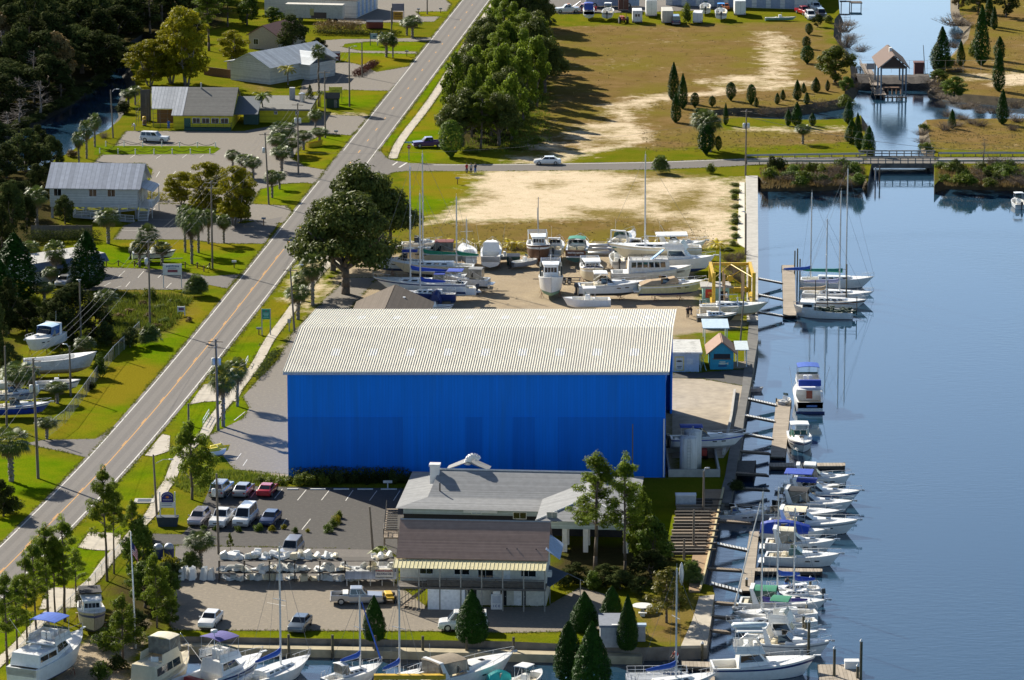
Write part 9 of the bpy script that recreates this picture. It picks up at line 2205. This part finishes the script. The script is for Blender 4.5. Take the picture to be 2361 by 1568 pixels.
for u,vb,vt,lb in[(938,130,116,'mailbox on the oval lawn island'),(965,32,19,'brown mailbox at the top verge'),(1016,30,18,'dark mailbox near the top of the road'),(540,618,600,'white mailbox on the lawn palm row'),(775,313,300,'dark mailbox at the palm verge'),(608,521,501,'brown mailbox beside the leaning pole'),(597,772,754,'grey mailbox beside the welcome sign'),(1055,425,408,'grey meter box on the sandy lot')]:
 r=thing('mailbox',lb,'mailbox',P(u,vb));h=HT(vb,vt);mb=MB();mb.box(-.07,.07,-.07,.07,0,h-.35);mb.build('post',BROWNW,r);mb=MB();mb.loft([[(x,.2*math.cos(a),h-.22+.2*math.sin(a)*(1 if math.sin(a)>0 else .7))for a in np.linspace(0,2*pi,10,endpoint=False)]for x in(-.35,.35)]);mb.build('box',WPAINT if 'white' in lb else GREYP,r)
r=thing('flagpole','white flagpole with drooping stars and stripes','flagpole',P(313,1495));h=HT(1495,1229);mb=MB();mb.tube((0,0,0),(-.28,0,h),.11,.05,8);mb.ell((-.28,0,h+.06),(.09,.09,.09),8,5);mb.build('pole',WHITE,r,True)
f_=thing('flag','drooping red and white striped flag on the flagpole','flag',P(313,1495)+Vector((-.22,0,h-1.0)))
mb=MB();n,k=13,10;z0=0
G=[[(.03+.62*(j/k)**.8,.10*math.sin(j*1.7)*(.3+j/k),-1.35*(i/n)*(1-.12*j/k)-1.05*(j/k)**1.2)for j in range(k+1)]for i in range(n+1)]
for i in range(n):
 for j in range(k):
  mi=2 if(i<7 and j<4)else(0 if i%2==0 else 1);mb.add([G[i][j],G[i+1][j],G[i+1][j+1],G[i][j+1]],[(0,1,2,3)],mi)
mb.build('cloth',[M('flag_red',(.50,.02,.04),.7),M('flag_white',(.75,.72,.70),.7),M('flag_blue',(.02,.03,.16),.7)],f_)
SKIN=M('skin',(.42,.25,.17),.6);HAIR=M('dark_hair',(.03,.02,.015),.7)
def person(label,u,v,hd,shirt,trousers,pose='stand',z=0.0,bare=False):
 r=thing('person',label,'person',P(u,v,z),R(hd));r.location.z=z+.03
 b=.0 if pose=='stand' else .55
 hip=Vector((0,0,.92));ch=hip+Vector((.45*b*1.0,0,.46 if not b else .22));nk=ch+Vector((.22*b,0,.16 if not b else .08));hdv=nk+Vector((.14*b+.02,0,.17 if not b else .02))
 V=[hip,ch,nk,hdv];Rd=[.15,.16,.06,.105];E=[(0,1),(1,2),(2,3)]
 for s in(-1,1):
  o=len(V);st=.12
  V+=[hip+Vector((0,s*.10,-.08)),Vector((.06*s+.04,s*.12,.5)),Vector((-.06*s,s*.13,.08)),Vector((.14-.06*s,s*.14,.04))];Rd+=[.11,.075,.05,.045];E+=[(0,o),(o,o+1),(o+1,o+2),(o+2,o+3)]
  o=len(V);sh=ch+Vector((0,s*.20,.08));V+=[sh,sh+Vector((.03+.2*b,s*.07,-.28)),sh+Vector((.16+.3*b,s*.04,-.50)),sh+Vector((.24+.3*b,s*.03,-.56))];Rd+=[.07,.05,.037,.04];E+=[(1,o),(o,o+1),(o+1,o+2),(o+2,o+3)]
 me=bpy.data.meshes.new('body');me.from_pydata(V,E,[]);me.materials.append(SKIN);o=bpy.data.objects.new('body',me);COL.objects.link(o);o.parent=r
 sk=o.modifiers.new('skin','SKIN');sk.use_smooth_shade=True;su=o.modifiers.new('sub','SUBSURF');su.levels=su.render_levels=1
 for i,q in enumerate(me.skin_vertices[0].data):q.radius=(Rd[i],Rd[i]);q.use_root=(i==0)
 def tubes(name,segs,m):
  mb=MB()
  for p,q,a,c in segs:mb.tube(p,q,a,c,10)
  mb.build(name,m,r,True)
 if not bare:tubes('shirt',[(hip+Vector((0,0,-.03)),ch+Vector((0,0,.1)),.185,.205)]+[(ch+Vector((0,s*.17,.1)),ch+Vector((.03+.15*b,s*.26,-.16)),.09,.075)for s in(-1,1)],shirt)
 tubes('trousers',[(hip+Vector((0,0,-.14)),hip+Vector((0,0,.05)),.17,.175)]+[(Vector((0,s*.10,.86)),Vector((.06*s+.04,s*.12,.5)),.125,.09)for s in(-1,1)]+[(Vector((.06*s+.04,s*.12,.5)),Vector((-.06*s,s*.13,.1)),.09,.07)for s in(-1,1)],trousers)
 mb=MB();mb.ell(hdv+Vector((-.02,0,.035)),(.115,.105,.11),10,7,0,-.15);mb.build('hair',HAIR,r,True)
 return r
CR=M('cloth_red',(.45,.03,.03),.8);CW=M('cloth_white',(.7,.7,.7),.8);CN=M('cloth_navy',(.02,.03,.08),.8);CB=M('cloth_blue',(.05,.14,.45),.8);CK=M('cloth_black',(.02,.02,.022),.8);CGY=M('cloth_grey',(.35,.35,.37),.8)
person('person in red top at the edge of the side road',1076,400,-60,CR,CN);person('person in pale shirt between two others by the side road',1086,400,-90,CGY,CN);person('person in navy clothes by the side road',1096,400,-120,CN,CB)
person('person in dark clothes standing alone near the navy hulled sailboat',1586,734,-80,CK,CK);person('person in black bending beside the boatyard crate',1594,728,200,CK,CN,'bend')
person('person in white shirt and dark trousers standing on the travel lift',1676,701,-20,CW,CN,z=1.4)
person('person in red shirt bending over the dock end',1561,1530,200,CR,CW,'bend',z=WZ+.6);person('person in dark shirt and blue shorts crouching on the work float',1812,1362,60,CK,CB,'bend',z=WZ+.6)
person('person in blue jeans at the restaurant deck',389,298,-90,CB,CB);person('person crouching in pale shirt on the creek patio',311,301,200,CW,CGY,'bend')
r=thing('bag','bright green bag on the work float','bag',P(1806,1361,WZ+.56));mb=MB();mb.ell((0,0,.2),(.3,.2,.2),10,6);mb.build('sack',M('lime_bag',(.15,.55,.05),.7),r,True);mb=MB();mb.path([(-.15,0,.38),(0,0,.5),(.15,0,.38)],.015,4);mb.build('strap',BLACK,r)
r=thing('parts_rack','two tier timber rack for boat parts','rack',P(505,1343));W_=(905-505)/20.3;H_=HT(1340,1290)
mb=MB()
for i in range(8):
 for y in(0,1.6):mb.box(i*W_/7-.05,i*W_/7+.05,y-.05,y+.05,0,H_)
mb.build('upright',PILE,r);mb=MB();mb.box(0,W_,-.05,1.65,1.05,1.12);mb.box(0,W_,-.05,1.65,H_-.07,H_);mb.build('shelf',M('dark_shelf',(.08,.07,.06),.9),r)
FM=[WHITE,WPAINT,CREAM,M('dull_white_part',(.6,.6,.56),.5)];protos=[]
for k in range(5):
 mb=MB()
 if k==0:mb.hexa([(-.4,-.3,0),(.4,-.3,0),(.4,.3,0),(-.4,.3,0)],[(-.25,-.22,.75),(.3,-.25,.6),(.3,.25,.6),(-.25,.22,.75)])
 elif k==1:mb.hexa([(-.6,-.4,0),(.6,-.4,.05),(.6,.4,.05),(-.6,.4,0)],[(-.5,-.35,.3),(.55,-.2,.18),(.55,.2,.18),(-.5,.35,.3)])
 elif k==2:mb.box(-.5,.5,-.35,.35,0,.12);mb.hexa([(-.45,-.3,.12),(.0,-.3,.12),(.0,.3,.12),(-.45,.3,.12)],[(-.45,-.25,.5),(-.3,-.25,.5),(-.3,.25,.5),(-.45,.25,.5)])
 elif k==3:mb.loft([[(x,.32*w__*math.cos(a),.3+.3*w__*math.sin(a))for a in np.linspace(0,2*pi,8,endpoint=False)]for x,w__ in((-.55,.5),(-.4,1),(.3,.9),(.6,.4))])
 else:mb.hexa([(-.3,-.3,0),(.3,-.3,0),(.3,.3,0),(-.3,.3,0)],[(-.2,-.2,1.0),(.12,-.2,1.15),(.12,.2,1.15),(-.2,.2,1.0)])
 me=bpy.data.meshes.new('fibreglass_part');me.from_pydata(mb.v,[],mb.f);me.materials.append(WHITE);me.update();protos.append(me)
for i in range(126):
 lv=i%3;u=508+RNG.random()*395;z=(H_+.01,1.13,.02)[lv];p=P(u,1342-RNG.uniform(1,5));k=RNG.choice([0,1,2,3,1,2]if lv<2 else[0,1,2,4])
 o=bpy.data.objects.new('fibreglass_part',protos[k]);COL.objects.link(o);o.location=(p.x,p.y+RNG.uniform(0,1.0),z);o.rotation_euler=(RNG.uniform(-.25,.25),RNG.uniform(-.3,.3),RNG.uniform(0,6.3));s_=RNG.uniform(.85,1.5);o.scale=(s_,s_,s_*(.9 if lv else 1))
 o.material_slots[0].link='OBJECT';o.material_slots[0].material=RNG.choice(FM);tag(o,('pale moulded boat part piled on the top shelf of the rack','pale moulded boat part stacked on the lower shelf','pale moulded boat part on the ground under the rack')[lv],'boat part','moulded boat parts on the rack')
for i,u in enumerate((418,428,441,446,470,473,488,862,878,890,901)):
 o=bpy.data.objects.new('engine_cowling',protos[4]);COL.objects.link(o);o.location=P(u,1337-(i%2)*4 if u<500 else 1312);o.rotation_euler=(0,0,i);tag(o,'white engine cowling standing at the end of the parts rack','engine cowling','engine cowlings by the rack');o.scale=(1.2,1.2,1.25)
for i,(a,b)in enumerate([(662,688),(715,751),(769,805),(824,860),(878,915),(492,528),(545,580),(600,634)]):
 p,q=P(a,1129.5),P(b,1129.5);r=thing('wheel_stop','white concrete wheel stop along the top of the car park','wheel stop',p,0,'white wheel stops');mb=MB();mb.box(0,q.x-p.x,-.12,.12,.03,.16);mb.build('block',WPAINT,r,False,.02)
r=thing('ice_machine','white ice freezer with blue lettering at the office wall','freezer',P(1145,1406));mb=MB();mb.box(-.62,.62,.0,.8,0,1.75);mb.build('cabinet',WPAINT,r,False,.02);mb=MB();mb.box(-.45,.45,-.04,-.002,.75,1.6);mb.build('door',M('freezer_door',(.5,.52,.55),.4),r);text('I C E',.36,LN,r,(0,-.02,.42),(pi/2,0,0));mb=MB();mb.box(-.4,.4,.1,.7,1.76,2.1);mb.build('top_sign',WHITE,r)
r=thing('picnic_table','round white concrete picnic table on the lawn','table',P(1481,1412));mb=MB();mb.lathe([(.02,.72),(1.1,.72),(1.12,.8),(.02,.81)],n=20);mb.build('table_top',WHITE,r);mb=MB();mb.lathe([(.3,0),(.18,.3),(.3,.72)],n=10);mb.build('pedestal',CONC,r)
for a in(0,1.6,3.2,4.7):
 mb=MB();mb.obox((1.55*math.cos(a),1.55*math.sin(a),.4),(.45,.9,.1),a);mb.obox((1.55*math.cos(a),1.55*math.sin(a),.18),(.2,.5,.34),a);mb.build('bench',WPAINT,r)
r=thing('fuel_pump','grey fuel pump at the corner of the basin','fuel pump',P(1478,1478));mb=MB();mb.box(-.45,.45,-.3,.3,0,1.7);mb.build('cabinet',GREYP,r,False,.03);mb=MB();mb.box(-.55,.55,-.4,.4,1.7,1.9);mb.build('hood',M('pale_blue_hood',(.4,.5,.6),.5),r);mb=MB();mb.path([(.5,0,1.4),(.8,0,.6),(.5,-.1,.3)],.03,5);mb.build('hose',BLACK,r)
r=thing('kayak','white kayak standing upright beside the boardwalk','kayak',P(1571,1350));mb=MB();mb.loft([[(.28*k*math.cos(a),.16*k*math.sin(a),z)for a in np.linspace(0,2*pi,8,endpoint=False)]for z,k in((0,.2),(.5,.8),(1.4,1),(2.3,.6),(2.7,.1))]);mb.build('hull',WHITE,r,True)
r=thing('dock_box','white dock box at the end dock','dock box',P(1964,1540,WZ+.56));mb=MB();mb.box(-.75,.75,-.4,.4,0,.7);mb.build('bin',WPAINT,r);mb=MB();mb.hexa([(-.8,-.45,.7),(.8,-.45,.7),(.8,.45,.7),(-.8,.45,.7)],[(-.75,-.4,.8),(.75,-.4,.8),(.75,.4,.9),(-.75,.4,.9)]);mb.build('lid',WHITE,r)
r=thing('dock_box','grey dock cabinet beside the boat cradles','dock box',P(1581,1165));mb=MB();mb.box(-1.2,1.2,-.6,.6,.1,1.3);mb.build('bin',M('pale_grey_box',(.5,.52,.55),.6),r);mb=MB();mb.box(-1.25,1.25,-.65,.65,1.3,1.4);mb.build('lid',WPAINT,r)
r=thing('storm_drain','concrete storm drain with black grate on the verge','drain',P(333,1156));mb=MB();mb.box(-1.2,1.2,-1,1,0,.12);mb.build('frame',CONC,r);mb=MB();mb.box(-.8,.8,-.65,.65,.12,.14);mb.build('grate',BLACK,r)
r=thing('boat_planter','yellow boat shaped planter on the palm verge','planter',P(727,338),R(35));build_hull(r,3.4,1.1,.8,.1,M('planter_yellow',(.6,.42,.02),.6),M('planter_yellow',(.6,.42,.02),.6));mb=MB();mb.box(-1.4,.8,-.35,.35,.5,.62);mb.build('soil',BROWNW,r)
r=thing('garden_shed','dark green shed with gable roof beside the tall palm','shed',P(752,249));mb=MB();mb.box(0,2.4,0,2.2,0,1.9);mb.build('wall',M('shed_green',(.03,.06,.045),.8),r);mb=MB();roof_gable_x(mb,0,2.4,0,2.2,1.9,2.7,.2);mb.build('roof',M('shed_roof',(.05,.055,.05),.9),r);door(r,1.5,2.1,.05,1.6,0,M('shed_door',(.2,.2,.18),.7))
for i,(u,v,hd)in enumerate(((497,1048,20),(505,1040,20))):
 r=thing('jet_ski',('yellow and white jet ski nearest the bushy pine','yellow jet ski behind the other one')[i],'jet ski',P(u,v,.5),R(hd));build_hull(r,2.9,1.1,.5,.25,[WHITE,M('jet_yellow',(.6,.5,.02),.4)][i],GREYP);mb=MB();mb.hexa([(-1.2,-.3,.45),(.9,-.3,.5),(.9,.3,.5),(-1.2,.3,.45)],[(-1.1,-.2,.8),(.3,-.22,.95),(.3,.22,.95),(-1.1,.2,.8)]);mb.build('saddle',M('jet_yellow',(.6,.5,.02),.4),r,False,.05);mb=MB();mb.tube((.25,-.35,1.1),(.25,.35,1.1),.03);mb.tube((.4,0,.8),(.25,0,1.1),.05);mb.build('handlebar',BLACK,r)
r=thing('lawn_tractor','yellow work tractor behind the silver pickup','tractor',P(897,1388),R(100));mb=MB();mb.box(-.3,1.2,-.4,.4,.5,1.0);mb.box(-.9,-.3,-.6,.6,.5,.75);mb.build('body',YELLOW,r,False,.06);wheels(r,(-.6,.8),.75,.45,.3)
for i,(u,v,c)in enumerate(((333,282,YELLOW),(333,290,BROWNW))):
 r=thing('barrel',('yellow barrel on the creek patio','brown barrel on the creek patio')[i],'barrel',P(u,v));mb=MB();mb.lathe([(.32,0),(.38,.5),(.32,1.1),(.02,1.12)],n=12);mb.build('drum',c,r,True);mb=MB();mb.lathe([(.39,.25),(.4,.3),(.39,.35)],n=12);mb.build('hoop',GREYP,r)
def hedge(label,line,wd,h,m):
 c=P(*line[0]);r=thing('hedge',label,'hedge',c);cl=[]
 w3=[P(*p)-c for p in line]
 for a,b in zip(w3[:-1],w3[1:]):
  n=max(2,int((b-a).length/.7))
  for i in range(n):q=a.lerp(b,i/n);cl.append((q.x+RNG.uniform(-.2,.2),q.y+RNG.uniform(-.3,.3),h*.55,wd*.6,wd*.6,h*.5*RNG.uniform(.85,1.15)))
 o=bpy.data.objects.new('foliage',leaf_mesh('hedge_foliage',*clump_leaves(cl,130,.14),.6,m));COL.objects.link(o);o.parent=r
hedge('brown tall hedge in front of the red skip',[(738,74),(790,74),(838,76)],3,2.6,L_BROWN);hedge('dark green low hedge below the brown hedge',[(730,80),(800,82),(925,82)],2,1.2,L_DARK);hedge('dark red planted hedge around the lot pole',[(822,176),(845,162),(868,149)],2.0,1.2,MLEAF('red_leaves',(.06,.025,.02),(.13,.05,.035),.2,.1,.1));hedge('narrow dark hedge bed beside the blue building',[(594,874),(612,845),(640,812)],1.2,.8,L_DARK);hedge('orange leaved hedge under the yellow brown tree',[(345,458),(372,462),(385,465)],2,1.3,L_YEL);hedge('long shaded hedge at the foot of the blue wall',[(690,1106),(800,1106),(940,1108)],2.2,1.6,L_DARK);hedge('dark hedge behind the board fence of the raised house',[(70,560),(160,558),(225,556)],2.5,2,L_DARK)
r=thing('board_fence','grey brown board fence in front of the raised house lawn','fence',P(72,548));W_=(222-72)/15.4;mb=MB();mb.box(0,W_,-.04,.04,0,2.0);mb.build('boards',MW('fence_boards',(.22,.18,.14),(.12,.10,.08),4,'X',.9,.1),r);mb=MB()
for i in range(5):mb.box(i*W_/4-.06,i*W_/4+.06,.05,.15,0,2.1)
mb.build('post',BROWNW,r)
def toprail(label,pts):
 c=P(*pts[0]);r=thing('handrail',label,'handrail',c);mb=MB();railing(mb,[P(*p)-c for p in pts],.95,1.2,0,.04);mb.build('rail',WHITE,r)
toprail('white handrail on the culvert beside the sidewalk',[(468,984),(482,960)]);toprail('white handrail by the leaning cabbage palm',[(566,848),(572,836)])
